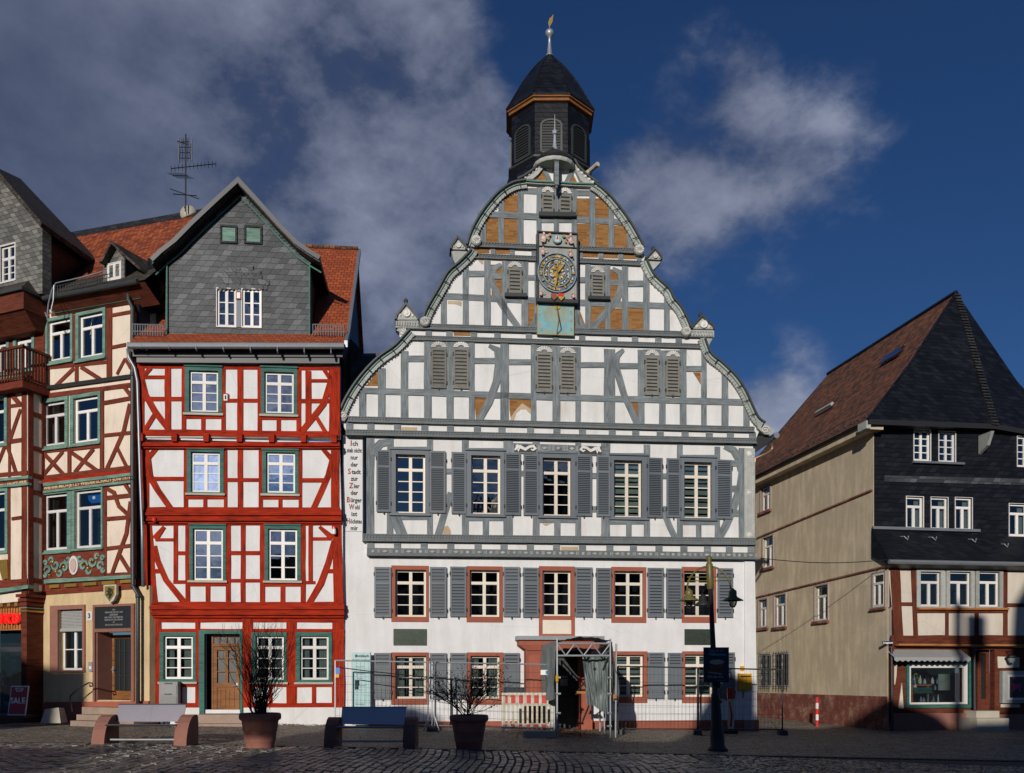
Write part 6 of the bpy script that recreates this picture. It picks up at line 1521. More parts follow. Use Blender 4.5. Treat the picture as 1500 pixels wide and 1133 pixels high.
Z_ = L3(FA, -70, 320, .75); q.add([A_, D_, (Z_[0], D_[1], Z_[2]), Z_], [(0, 1, 2, 3)])
q.build('gable_roof', 'roof_brown', ah)
q = MB(); a = L3(FA, 62, 430, .42); b = L3(FA, 62, 330, .42); c = L3(FA, 150, 390, -2.6); 
q.add([(a[0], a[1], a[2] - .3), (b[0], b[1], b[2]), (c[0] - .2, 2.6, c[2] - .1), (c[0] - .2, 2.6, a[2] - .3)], [(0, 1, 2, 3)]); q.build('gable_cheek', 'slate_dark', ah)
# long roof with orange tiles and its grey lower courses
q = MB(); e0 = L3(FA, 66, 437, .45); e1 = L3(FA, 212, 410, .45); k0 = L3(FA, 100, 413, -.9); k1 = L3(FA, 245, 383, -.9)
q.add([e0, e1, k1, k0], [(0, 1, 2, 3)]); q.build('lower_roof', 'roof_brown', ah, recalc=False)
q = MB(); r0 = L3(FA, 60, 352, -4.6); r1 = L3(FA, 310, 308, -4.6); q.add([k0, k1, r1, r0], [(0, 1, 2, 3)]); q.add([r0, r1, (r1[0], 9, k1[2]), (r0[0], 9, k0[2])], [(0, 1, 2, 3)]); upr = q.build('upper_roof', 'tile', ah, recalc=False)
q = MB(); q.add([r0, r1, (r1[0], r1[1] - .28, r1[2] - .26), (r0[0], r0[1] - .28, r0[2] - .26), (r0[0], r0[1], r0[2] + .1), (r1[0], r1[1], r1[2] + .1)], [(3, 2, 5, 4), (0, 4, 5, 1)]); q.build('ridge_slates', 'slate_roof', upr)
q = MB(); q.tube([(e0[0], -.5, e0[2] - .03), (e1[0] - .2, -.5, e1[2] - .03)], .07, 8); q.build('gutter', 'dark_metal', ah)
q = MB(); q.add([(e0[0], -.45, e0[2] - .05), (e1[0], -.45, e1[2] - .05), (e1[0], .1, e1[2] - .45), (e0[0], .1, e0[2] - .45)], [(3, 2, 1, 0)]); q.build('soffit', 'brown_timber', ah, recalc=False)
m = MB(); p0 = L3(FA, 205, 400, -.1); m.box(FA.pix(200, 500)[0], FA.pix(200, 500)[0] + .1, .0, 6, -.2, e1[2] - .2); m.box(FA.pix(200, 500)[0], FA.pix(212, 400)[0], .4, .5, e1[2] - 2.5, k1[2] - .1); m.build('side_wall', 'slate_dark', ah)
# little dormer
q = MB(); poly(q, FA, [(151, 413), (151, 385), (149, 380), (163.5, 356), (180, 376), (183, 380), (183, 409)], -.5, -.1, -.1); ld = q.build('roof_dormer', 'slate_old', ah)
window(FA, ld, (159, 386, 177.5, 409), -.1, (158, 385, 178.5, 411), 'sash_white', 'sash_white', trans=0, rows=1, fr=.04, rec=-.02, glass='glass_refl')
q = MB(); P_ = [FA.pix(x, y, .12) for x, y in ((145, 381), (150, 378), (163, 353), (182, 372), (205, 392))]; q.prism(P_ + [(p[0], p[1] - .08) for p in P_][::-1], -1.6, .12); q.build('dormer_roof', 'roof_brown', ld)
q = MB(); p = L3(FA, 183, 409, -.1); p2 = L3(FA, 183, 380, -.1); q.box(p[0] - .02, p[0] + .02, .1, 1.4, p[2] - .1, p2[2]); q.build('dormer_cheek', 'slate_dark', ld)
q = MB()
for i in range(22):
    x = e0[0] + .1 + i * (e1[0] - e0[0] - 1.4) / 22; z = e0[2] + .14; q.tube([(x, -.30, z), (x, -.30, z + .22)], .01, 4)
for dz in (.12, .22): q.tube([(e0[0], -.3, e0[2] + .14 + dz), (e1[0] - 1.3, -.3, e0[2] + .14 + dz)], .012, 4)
q.build('snow_guard', 'dark_metal', ah)
q = MB(); p = [FA.pix(x, y, .65) for x, y in ((150, 398), (130, 404), (105, 410), (82, 415), (76, 425), (71, 445), (69, 464), (70, 470))]; q.tube([(s_, -.65, z) for s_, z in p], .018, 5); p = [FA.pix(x, y, .66) for x, y in ((79, 418), (78, 440), (74, 458), (69, 466), (66, 458))]; q.tube([(s_, -.66, z) for s_, z in p], .015, 5)
tag(q.build('roof_cable', 'galv', None), 'pale cable looping down from the gutter of the dark red house', 'cable')
o = bpy.data.objects['roof_cable']; o.location = (FA.P[0], FA.P[1], 0); o.rotation_euler = (0, 0, FA.a)
# antenna and dish on the ridge
an = thing('roof_antenna', 'tall television aerial with cross arms on the orange tiled roof', 'antenna', (0, 0, 0)); Ya = 29.3; kx = Ya / FPX
an.location = ((272 - CX) * kx, Ya, EYE + (HY - 300) * kx)
q = MB(); H = 103 * kx; q.tube([(0, 0, -.2), (0, 0, H)], .024, 6); q.build('mast', 'dark_metal', an)
def ant(z, ax, ay, L0, L1, dz, n_, el, vert=False, nm='aerial_arm'):
    q = MB(); A = Vector((ax * L0, ay * L0, z + dz * L0)); B = Vector((ax * L1, ay * L1, z + dz * L1)); q.tube([A, B], .016, 5)
    for i in range(n_):
        p = A.lerp(B, i / max(1, n_ - 1)); e_ = Vector((0, 0, el)) if vert else Vector((-ay, ax, 0)).normalized() * el
        q.tube([p - e_, p + e_], .008, 4)
    q.build(nm, 'black', an)
ant(55 * kx, .94, .33, -.45, .95, .30, 13, .20); ant(42 * kx, .8, -.6, -.75, .12, -.35, 8, .22); ant(15 * kx, .96, -.28, -.6, .5, -.45, 1, .0); ant(14 * kx, .5, .86, -.5, .45, .4, 1, 0)
for z_, r_ in ((92, .13), (84, .22), (76, .18), (68, .2)): ant(z_ * kx, 1, 0, -r_, r_ * .8, 0, 5, .12, True)
ant(89 * kx, .9, .4, -.25, .05, -.1, 2, .05)
q = MB()
for x in (-.22, .2): q.box(x - .01, x + .01, -.02, .02, 62 * kx, 97 * kx)
build_split(q, 'reflector_rod', 'dark_metal', an)
ds = thing('satellite_dish', 'round pale satellite dish at the foot of the aerial mast', 'satellite dish', ((273 - CX) * kx, Ya + .15, EYE + (HY - 309) * kx))
q = MB(); q.lathe([(.26, 0), (.25, -.02), (.18, -.06), (.08, -.09), (.01, -.10), (.005, -.12), (.2, -.09), (.27, -.01)], (0, 0, 0), 20, axis='y'); q.build('dish', 'pale_stone', ds, smooth=True)
q = MB(); q.tube([(0, -.02, -.2), (.05, -.35, -.1)], .012, 5); q.lathe([(.03, 0), (.03, .06)], (.05, -.35, -.12), 8); q.build('feed_arm', 'dark_metal', ds)

# ------------------------------------------------------------ right house: slate and timber over a shop, beige side wall
FB = Fac((11.508, 27.3), .17)
bh = thing('slate_corner_house', 'corner house with black slate front, cream timbered floor over a shop and beige side', 'house', (FB.P[0], FB.P[1], 0), FB.a)
UD = -.7
FS0 = Fac((FB.P[0] + FB.n[0] * UD, FB.P[1] + FB.n[1] * UD), FB.a - math.pi / 2)   # the side wall, running back from the upper corner
bw = Fac(FS0.P, FS0.a)
def side_root():
    t = thing('side_wall_root', None, None, (FS0.P[0], FS0.P[1], 0), FS0.a)
    return t
WU = [(1338.5, 630, 1362.5, 675), (1375, 632.5, 1399, 677), (1490, 640, 1515, 684)]
WM = [(1327.5, 728, 1352, 775), (1363.5, 729, 1388, 776), (1399, 729.5, 1423.5, 777), (1478, 738.5, 1505, 785.5)]
wall(FB, bh, [(1279.5, 612), (1560, 625), (1560, 800), (1279.5, 780)], WU + WM, UD, 'slate_dark')
for r in WU: window(FB, bh, r, UD, (r[0] - .7, r[1] - .7, r[2] + .7, r[3] + 1), 'sash_white', 'sash_white', trans=0, rows=4, fr=.05, rec=.06, glass='glass_refl', mull=.05, bar=.03)
for r in WM: window(FB, bh, r, UD, (r[0] - .7, r[1] - .7, r[2] + .7, r[3] + 1), 'sash_white', 'sash_white', trans=.30, rows=1, top_cols=1, fr=.06, rec=.06, curtain=1)
q = MB(); poly(q, FB, [(1336, 676), (1410, 679), (1410, 682), (1336, 679)], UD, UD + .12, UD); q.build('sill', 'zinc', bh)
q = MB(); poly(q, FB, [(1295, 697), (1500, 702), (1500, 711), (1295, 706)], UD, UD + .03, UD); q.build('slate_band', 'slate', bh)
# pent roof between the slate floor and the timbered floor
q = MB(); a = L3(FB, 1277, 774, UD + .05); b = L3(FB, 1434, 779, UD + .05); c = L3(FB, 1560, 792, UD + .05); e = L3(FB, 1303, 822, .42); f = L3(FB, 1570, 827, .42)
g_ = L3(FB, 1272, 786, UD - .3); zt = a[2]
q.add([a, c, f, e], [(3, 2, 1, 0)]); q.add([a, e, (e[0], e[1], e[2] - .12), (a[0] + .0, a[1], a[2] - .9)], [(0, 1, 2, 3)]); q.build('pent_roof', 'slate_dark', bh)
q = MB(); q.tube([(e[0] - .05, e[1] - .05, e[2] - .03), (f[0], f[1] - .05, f[2] - .03)], .07, 8); q.build('gutter', 'zinc', bh)
q = MB(); poly(q, FB, [(1277, 771.5), (1434, 776), (1434, 780), (1277, 775.5)], UD, UD + .08, UD); q.build('flashing', 'zinc', bh)
q = MB(); q.add([(e[0], e[1], e[2] - .1), (f[0], f[1], f[2] - .1), (f[0], .05, f[2] - .2), (e[0], .05, e[2] - .2)], [(0, 1, 2, 3)]); q.build('soffit', 'black', bh)
for x, y in ((1321, 786), (1362, 787), (1420, 790), (1467, 797)):
    p = L3(FB, x, y, .05 + UD * .6); q = MB(); q.tube([(p[0], p[1] + .05, p[2]), (p[0] + .02, p[1] - .1, p[2] - .02), (p[0] + .12, p[1] - .12, p[2] - .12), (p[0] + .14, p[1] - .14, p[2])], .018, 5); q.build('snow_hook', 'galv', bh)
# timbered floor
WT = [(1347, 838, 1377, 888.5), (1390, 838, 1421, 888.5), (1433, 838, 1463, 889)]
WTc = [(1341.5, 833, 1382.4, 890.5), (1384.7, 833, 1426, 890.8), (1427.6, 833.5, 1467.8, 891)]
wall(FB, bh, [(1300, 818), (1560, 822), (1560, 950), (1312, 946)], WT, 0, 'cream2')
for r, c in zip(WT, WTc): window(FB, bh, r, 0, c, 'carved', 'sash_white', trans=.30, rows=1, top_cols=1, fr=.05, rec=.05, cas_d=.06)
m = MB()
beam(m, FB, [(1310, 825), (1316, 940)], 15, 0)
beam(m, FB, [(1337, 828), (1341, 935)], 7, 0)
for qq in ((1384, 1389, 893, 935), (1427, 1433, 893, 935), (1468.5, 1476, 828, 935)): post(m, FB, *qq, 0)
for qq in ((1300, 1540, 824, 832, 826, 833), (1318, 1342, 882.5, 888), (1343, 1476, 893, 898.5), (1305, 1540, 931, 946), (1476, 1540, 884, 889.5)): rail(m, FB, *qq[:4], 0, *(qq[4:] if len(qq) > 4 else ()))
m.build('timber_frame', 'brown_timber', bh)
q = MB(); poly(q, FB, [(1343, 890.5), (1475, 891), (1475, 894), (1343, 893.5)], 0, .12, 0); q.build('sill_board', 'orange_wood', bh)
q = MB(); poly(q, FB, [(1312, 943.5), (1560, 945), (1560, 947.5), (1312, 946)], 0, .16, 0); q.build('orange_moulding', 'orange_wood', bh)
# shop floor
SW = (1331.5, 972, 1411, 1031)
zS = -.25
wall(FB, bh, [(1299, 944), (1560, 944), (1560, 1085), (1299, 1085)], [SW, (1428, 952, 1457, 1041)], -.12, 'brown_timber', name='shop_front')
a, b, c, e = FB.rect(*SW, -.12); A, B_, C, E = FB.rect(1326.5, 968, 1421, 1037, -.12)
q = MB(); ring(q, A, B_, C, E, .09, 0 - .12, -.05); scas = q.build('shop_window', 'teal', bh)
q = MB(); ring(q, a - .02, b - .02, c + .12, e + .02, (.06, .14, .06, .16), -.15, -.08); q.build('window_frame', 'sash_white', scas)
q = MB(); q.add([(a, .2, b), (c, .2, b), (c, .2, e), (a, .2, e)], [(0, 1, 2, 3)]); q.build('shop_pane', 'glass', scas, recalc=False)
q = MB(); q.box(a - .1, c + .5, 1.2, 1.25, b - .1, e + .1); q.box(a - .1, c, .2, 1.2, b - .1, b - .02); q.build('shop_interior', 'room', scas)
q = MB(); x0 = a + (c - a) * .78; q.box(x0, c, .75, .78, b + .4, e - .15); q.build('inner_panel', 'curtain', scas)
rnd = random.Random(8)
q1, q2, q3 = MB(), MB(), MB()
for i in range(26):
    x = a + .1 + rnd.random() * (c - a) * .62; z = b + rnd.choice((.02, .02, .42, .62, .62)); r = rnd.uniform(.02, .05); h = rnd.uniform(.1, .28)
    (q1, q2)[i % 2].lathe([(r, 0), (r, h * .55), (r * .4, h * .8), (r * .4, h)], (x, .35 + rnd.random() * .3, z), 8)
build_split(q1, 'glass_ware', 'carved_white', scas); build_split(q2, 'ornament', 'clock_blue', scas)
q3.box(a + .25, a + 1.05, .5, .9, b + .55, b + .60); q3.box(a + .35, a + .40, .5, .55, b, b + .55); q3.box(a + .9, a + .95, .5, .55, b, b + .55); q3.build('display_table', 'orange_wood', scas)
q = MB(); q.box(a + .38, a + 1.0, .42, .45, b + .32, b + .5); q.build('display_box', 'teal', scas)
q = MB()
for i in range(30):
    x = a + .35 + rnd.random() * .35; z = b + .62 + rnd.random() * .3; y = .45 + rnd.random() * .2; w_ = rnd.uniform(.02, .05); q.add([(x, y, z), (x + w_, y + .01, z + .02), (x + w_ * .6, y, z + w_), (x - .01, y + .02, z + w_ * .7)], [(0, 1, 2, 3)])
q.build('pot_plant', plain('fresh_leaf', (.16, .25, .03), .6, .3, 20, 0), scas)
a2, b2, c2, e2 = FB.rect(1309, 957, 1421, 969, .35)
q = MB(); n_ = 14; z_t = e2 + .12
for i in range(n_):
    x0 = a2 + (c2 - a2) * i / n_; x1 = a2 + (c2 - a2) * (i + 1) / n_; sl = lambda x: (x - a2) * .0
    q.add([(x0, .1, z_t), (x1, .1, z_t), (x1, -.38, b2 + .12), (x0, -.38, b2 + .12), (x0 + (x1 - x0) * .5, -.39, b2 - .02), (x0, -.39, b2 + .03), (x1, -.39, b2 + .03)], [(0, 3, 2, 1), (3, 5, 4, 6, 2)])
q.build('awning', 'grey_letters', bh)
m = MB()
for x0, x1, p in ((1303, 1309, 0),): post(m, FB, 1302, 1309, 946, 1062, 0)
q = MB(); poly(q, FB, [(1308, 972), (1314, 972), (1313, 990), (1311, 1003), (1309, 1003)], -.12, -.09, -.1); poly(q, FB, [(1316, 1038), (1323.5, 1038), (1321, 1001)], -.12, -.09, -.1); poly(q, FB, [(1461, 962), (1493, 963), (1493, 978), (1462, 979)], -.12, -.09, -.1); poly(q, FB, [(1466, 1031), (1494, 1031), (1494, 1036.5), (1466, 1036.5)], -.12, -.09, -.1); build_split(q, 'plaster_field', 'cream2', bh)
m.build('corner_post', 'brown_timber', bh)
q = MB(); poly(q, FB, [(1299, 1045), (1425, 1045), (1425, 1085), (1299, 1085)], -.12, .0, 0); poly(q, FB, [(1458, 1047), (1560, 1047), (1560, 1085), (1458, 1085)], -.12, -.03, 0); build_split(q, 'plinth', 'stone_pink', bh)
q = MB(); a3, b3, c3, e3 = FB.rect(1428, 952, 1457, 1041, -.12); ring(q, a3 + .28, b3, c3, e3, .12, -.42, -.36); q.box(a3 + .4, c3 - .12, .38, .42, b3 + .1, b3 + .35); dd_ = q.build('door', 'brown_timber', bh)
q = MB(); q.box(a3, c3, .43, .46, b3, e3); q.build('door_glass', 'blackboard', dd_)
q = MB(); q.box(a3 + .05, a3 + .12, .3, .4, b3 + .1, e3 - .2); q.build('side_light', 'curtain', dd_)
for i, (x0, x1, y0, d_) in enumerate(((1430, 1464, 1042, .45), (1431, 1478, 1053, .85))):
    a4 = FB.pix(x0, y0, d_); c4 = FB.pix(x1, y0, d_); q = MB(); q.box(a4[0], c4[0], -d_, .12, -.5 if i == 0 else -.5, a4[1]); q.build('step', 'pale_stone', bh)
dpx = FB.pix(1426, 1000, .12)[0]; q = MB(); q.tube([(dpx, -.15, FB.pix(1426, 948)[1]), (dpx + .02, -.15, -.3)], .045, 8); q.build('downpipe', 'black', bh)
dpx = FB.pix(1305, 1000, .12)[0]; q = MB(); q.tube([(dpx, -.15, FB.pix(1305, 948)[1]), (dpx + .02, -.15, -.3)], .04, 8); q.build('downpipe', 'black', bh)
t, w_, h = on_wall('display_case', 'white framed display case with a pink figure on black beside the shop door', 'display case', FB, (1464, 983, 1512, 1030), -.1, 'carved', .14)
q = MB(); ring(q, .16, .1, w_ + .0, h - .12, .07, .14, .17); q.build('inner_frame', 'sash_white', t)
q = MB(); q.box(.23, w_ - .02, -.15, -.14, .17, h - .19); q.build('black_field', 'blackboard', t)
M['pink_print'] = plain('pink_print', (.55, .02, .14), .5, .1, bs=0)
q = MB(); q.prism([(.36, .45), (.62, .45), (.62, .52), (.67, .62), (.6, .60), (.42, .60), (.36, .62)], .15, .155); q.prism([(.36, .45), (.36, .36), (.40, .36), (.42, .45)], .15, .155); q.prism([(.56, .45), (.57, .36), (.61, .36), (.62, .45)], .15, .155); q.box(.36, .46, -.155, -.15, .76, .86); q.build('pink_figure', 'pink_print', t)
t, w_, h = on_wall('street_sign', 'narrow dark blue street name sign on the corner post of the shop', 'street sign', FB, (1292, 939.5, 1308, 944), .18, 'poster_navy', .02)
local_text('Langgasse', .085, w_ / 2, h / 2, .022, 'sash_white', t, bold=.002)
t = thing('wall_lamp', 'dark round lantern on the cream panel right of the shop door', 'wall lamp', (0, 0, 0), FB.a); s_, z = FB.pix(1482, 964, .15); t.location = (FB.P[0] + FB.u[0] * s_ + FB.n[0] * .15, FB.P[1] + FB.u[1] * s_ + FB.n[1] * .15, z)
q = MB(); q.lathe([(.05, .10), (.15, .06), (.16, .0), (.13, .0)], (0, 0, 0), 12); q.tube([(0, 0, .1), (0, .1, .2), (0, .28, .2)], .015, 5); q.build('cap', 'black', t); q = MB(); q.lathe([(.11, 0), (.12, -.05), (.07, -.15), (.02, -.16)], (0, 0, 0), 12); q.build('shade', 'curtain', t)
# side wall
sw = thing('side_wing', None, None, (0, 0, 0)); 
q = None
def S(px, py, d=0): return FS0.pix(px, py, d)
SWn = [(1118, 787, 1132.5, 831), (1115, 713, 1128.5, 748), (1112, 879, 1124, 919), (1135, 872, 1151, 918), (1194.5, 858, 1213, 909), (1280.5, 840, 1297, 889)]
SWg = [(1116, 959, 1131, 1006), (1137, 957, 1157, 1006)]
sw.location = (FS0.P[0], FS0.P[1], 0); sw.rotation_euler = (0, 0, FS0.a)
sw.parent = bh; sw.matrix_parent_inverse = Matrix.Identity(4)
# express the side wing in the house's own frame
from mathutils import Euler
wm = Matrix.Translation((FS0.P[0], FS0.P[1], 0)) @ Euler((0, 0, FS0.a)).to_matrix().to_4x4()
bm_ = Matrix.Translation((FB.P[0], FB.P[1], 0)) @ Euler((0, 0, FB.a)).to_matrix().to_4x4()
sw.matrix_basis = bm_.inverted() @ wm
q = MB()
top = [S(1279.5, 617), S(1104, 714)]
ob = wall(FS0, sw, [(1279.5, 617), (1279.5, 782), (1300.5, 826), (1300.5, 1085), (1090, 1060), (1090, 722)], SWn[:5], 0, 'beige', name='beige_wall', ret=.015)
for r in SWn[:5]: window(FS0, sw, r, 0, (r[0] - 1.8, r[1] - 2, r[2] + 1.2, r[3] + 1.5), 'frame_grey', 'carved_white', trans=.30, rows=1, top_cols=1, fr=.05, rec=.08, cas_d=.03, sill=(r[0] - 2.5, r[3] + 1, r[2] + 2, r[3] + 4.5), sill_mat='plinth_red', mull=.08)
window(FS0, sw, SWn[5], .0, (1278, 838, 1298.5, 891), 'frame_grey', 'carved_white', trans=.30, rows=1, top_cols=1, fr=.06, rec=-.03, cas_d=.04, sill=(1277, 891, 1299, 894), sill_mat='plinth_red')
for r in SWg:
    q = MB(); a, b, c, e = FS0.rect(*r, 0); q.box(a, c, -.02, .05, b, e); wb = q.build('barred_window', 'room', sw)
    q = MB(); 
    for i in range(6): x = a + (c - a) * i / 5; q.tube([(x, -.12, b - .12), (x, -.12, e + .08)], .016, 5)
    for i in range(6): z = b + (e - b) * i / 5; q.tube([(a - .05, -.12, z), (c + .05, -.12, z)], .013, 5)
    for i in range(3):
        xx, zz = (a + c) / 2, b + (e - b) * (i + .5) / 3; q.tube([(xx + .18 * math.cos(t_), -.13, zz + .18 * math.sin(t_)) for t_ in [k * .7 for k in range(10)]], .012, 4)
    q.build('iron_bars', 'black', wb)
    q = MB(); ring(q, a, b, c, e, .05, 0, .03); q.box((a + c) / 2 - .03, (a + c) / 2 + .03, -.03, 0, b, e); q.build('sash', 'carved', wb)
q = MB(); poly(q, FS0, [(1300.5, 1020.5), (1300.5, 1085), (1090, 1060), (1090, 1014.5)], 0, .035, 0); q.build('plinth', 'plinth_red', sw)
q = MB()
for p0, p1 in (((1279, 718), (1100, 792.5)), ((1303, 829), (1100, 877.5))): q.ribbon([S(*p0), S(*p1)], .05, 0, .06)
build_split(q, 'string_course', 'plinth_red', sw)  # courses coloured dark to draw their shadow line on the wall
q = MB(); a = S(1272, 616, .35); b = S(1098, 716, .35)
q.tube([(a[0] + .1, -.38, a[1]), (b[0] - 4, -.38, a[1])], .08, 8); q.build('gutter', 'dark_metal', sw)
q = MB(); q.box(b[0] - 4, a[0] + .1, -.36, .1, a[1] - .30, a[1] - .08); q.build('eave_board', 'beige', sw)
# hipped roof in the frame of the front
def Lw(X, Y, Z): rx, ry = X - FB.P[0], Y - FB.P[1]; return Vector((rx * FB.u[0] + ry * FB.u[1], -(rx * FB.n[0] + ry * FB.n[1]), Z))
def at(px, py, Y): return Lw((px - CX) / FPX * Y, Y, EYE + (HY - py) / FPX * Y)
apx = at(1401, 429, 30.2); zE = at(1271, 614, 27.3).z
F0 = at(1271, 615, 27.35); F1_ = at(1457, 622, 28.4); F2_ = at(1566, 641, 29.2)
kA = (apx.z - zE)
rid = Vector((apx.x, apx.y + 8.4, apx.z)); 
bk0 = Vector((F0.x, apx.y + 8.2, F0.z)); bk1 = Vector((F2_.x, apx.y + 8.2, F0.z))
def mid(a, b, t=.45, k=.16): p = a.lerp(b, t); p.z -= k; return p
m0, m1, m2 = mid(F0, apx), mid(F1_, apx, k=.05), mid(F2_, apx, k=.35)
q = MB(); q.add([F0, F1_, F2_, m0, m1, m2, apx], [(0, 1, 4, 3), (3, 4, 6), (1, 2, 5, 4), (4, 5, 6)]); q.build('front_roof', 'slate_dark', bh, recalc=False)
mb0 = mid(bk0, rid); q = MB(); q.add([F0, m0, apx, rid, mb0, bk0], [(0, 1, 4, 5), (1, 2, 3, 4)]); rf = q.build('side_roof', 'tile_old', bh, recalc=False)
q = MB(); q.add([F2_, m2, apx, rid, bk1, bk0], [(0, 1, 2, 3, 4), (3, 5, 4)]); q.build('rear_roof', 'slate_roof', bh, recalc=False)
q = MB(); q.tube([apx, rid], .09, 6); q.tube([F0, m0, apx], .05, 5); q.build('ridge_capping', 'slate_dark', rf)
q = MB()
for i in range(46):
    p = F1_.lerp(apx, i / 46); q.box(p.x - .12, p.x + .12, p.y - .05, p.y + .0, p.z - .02, p.z + .03)
q.build('hip_slates', 'slate_roof', rf)
for (x, y, w_, h_) in ((1318, 521, 2.2, .7), (1234, 584, 1.0, .35)):
    t_ = .62 if x > 1300 else .45
for (u, v, w_, h_, mt) in ((.20, .60, 1.1, .38, 'glass_refl'), (.55, .42, 1.2, .14, 'carved')):
    lo = F0.lerp(bk0, u); hi = apx.lerp(rid, u); c0 = lo.lerp(hi, v); c1 = lo.lerp(hi, v + h_ / 6.0); dy = Vector((0, w_ * .5, 0)); up = Vector((-.06, 0, .05))
    q = MB(); q.add([c0 - dy + up, c0 + dy + up, c1 + dy + up, c1 - dy + up, c0 - dy, c0 + dy, c1 + dy, c1 - dy], [(0, 3, 2, 1), (0, 1, 5, 4), (1, 2, 6, 5), (2, 3, 7, 6), (3, 0, 4, 7)]); q.build('skylight', mt, rf)
q = MB(); P0_, P1_ = F0.lerp(m0, .06), bk0.lerp(mb0, .06)
for i in range(26):
    p = P0_.lerp(P1_, (i + .5) / 26); q.tube([p, p + Vector((-.05, 0, .28))], .013, 4)
q.tube([P0_ + Vector((-.05, 0, .2)), P1_ + Vector((-.05, 0, .2))], .012, 4); q.build('snow_guard', 'dark_metal', rf)
q = MB(); a = Vector(F0); q.add([F0, F1_, F2_, F0 + Vector((.1, .6, -.12)), F1_ + Vector((0, .6, -.2)), F2_ + Vector((0, .6, -.2))], [(0, 1, 4, 3), (1, 2, 5, 4)]); q.add([F0 - Vector((0, 0, .14)), F1_ - Vector((0, 0, .14)), F1_ + Vector((0, 0, .02)), F0 + Vector((0, 0, .02))], [(0, 1, 2, 3)]); q.add([F1_ - Vector((0, 0, .14)), F2_ - Vector((0, 0, .14)), F2_ + Vector((0, 0, .02)), F1_ + Vector((0, 0, .02))], [(0, 1, 2, 3)]); q.build('eave_fascia', 'black', bh)
q = MB(); p = at(1448, 634, 28.2); q.hexa([(p.x - .05, p.y, p.z - .4), (p.x + .05, p.y, p.z - .4), (p.x + .05, p.y + .4, p.z - .6), (p.x - .05, p.y + .4, p.z - .6), (p.x - .05, p.y - .2, p.z), (p.x + .05, p.y - .2, p.z), (p.x + .05, p.y + .4, p.z), (p.x - .05, p.y + .4, p.z)]); q.build('eave_bracket', 'carved', bh)
q = MB(); a = Vector(F0); q.box(F0.x - .03, F0.x + .12, F0.y + .02, F0.y + .5, F0.z - .26, F0.z - .02); q.build('corner_block', 'carved', bh)
# cable strung to the side wall
cab = thing('wall_cable', 'thin black cable running across the beige side wall', 'cable', (0, 0, 0))
p0 = S(1300, 818, .1); p1 = S(1100, 818, .1)
def wpt(F, s_, d, z): return (F.P[0] + F.u[0] * s_ + F.n[0] * d, F.P[1] + F.u[1] * s_ + F.n[1] * d, z)
q = MB(); a = wpt(FS0, *[S(1303, 820, .1)[0]], .1, S(1303, 820, .1)[1]); b = (7.45, 26.6, 1.6 + (985 - 818) / 1300 * 26.6)
q.tube([tuple(a[k] + (b[k] - a[k]) * t / 8 - (.12 * math.sin(math.pi * t / 8) if k == 2 else 0) for k in range(3)) for t in range(9)], .012, 4); q.build('cable_run', 'black', cab)
# ------------------------------------------------------------ street furniture
def kpx(Y): return Y / FPX
def bench(cx, py, label, seat_w=1.36):
    X, Y, Z = ground(cx, py)
    t = thing('park_bench', label, 'bench', (X, Y, Z), 0, 'steel benches with stone ends on the square')
    hw = seat_w / 2
    for s in (-1, 1):
        x0, x1 = (s * hw, s * (hw + .25)); x0, x1 = min(x0, x1), max(x0, x1)
        pr = [(0, 0), (.02, .16), (.08, .32), (.18, .46), (.32, .56), (.48, .605), (.60, .60), (.66, .55), (.68, .40), (.68, 0)]
        m = MB(); n = len(pr); vs = [(x0, y, z) for y, z in pr] + [(x1, y, z) for y, z in pr]
        m.add(vs, [tuple(range(n)), tuple(range(2 * n - 1, n - 1, -1))] + [(i, (i + 1) % n, (i + 1) % n + n, i + n) for i in range(n)])
        m.build('armrest', 'stone_pink', t)
    m = MB(); m.hexa([(-hw, .52, .46), (hw, .52, .46), (hw, .545, .46), (-hw, .545, .46), (-hw, .66, .80), (hw, .66, .80), (hw, .685, .80), (-hw, .685, .80)]); m.tube([(-hw, .67, .80), (hw, .67, .80)], .018, 6); b = m.build('backrest', 'steel', t)
    m = MB(); m.hexa([(-.008, .516, .46), (.008, .516, .46), (.008, .55, .46), (-.008, .55, .46), (-.008, .656, .80), (.008, .656, .80), (.008, .69, .80), (-.008, .69, .80)]); m.build('joint_strip', 'steel', b)
    m = MB(); m.hexa([(-hw, .08, .40), (hw, .08, .40), (hw, .56, .37), (-hw, .56, .37), (-hw, .08, .43), (hw, .08, .43), (hw, .56, .40), (-hw, .56, .40)]); m.tube([(-hw, .08, .415), (hw, .08, .415)], .022, 6); m.build('seat', 'steel', t)
    m = MB(); m.tube([(-hw, .2, .12), (hw, .2, .12)], .022, 8); m.build('foot_rail', 'galv', t)
    return t
bench(203, 1094, 'sunlit steel bench with stone ends, leftmost on the square')
bench(541, 1096, 'shaded blue reflecting steel bench left of the right plant pot')
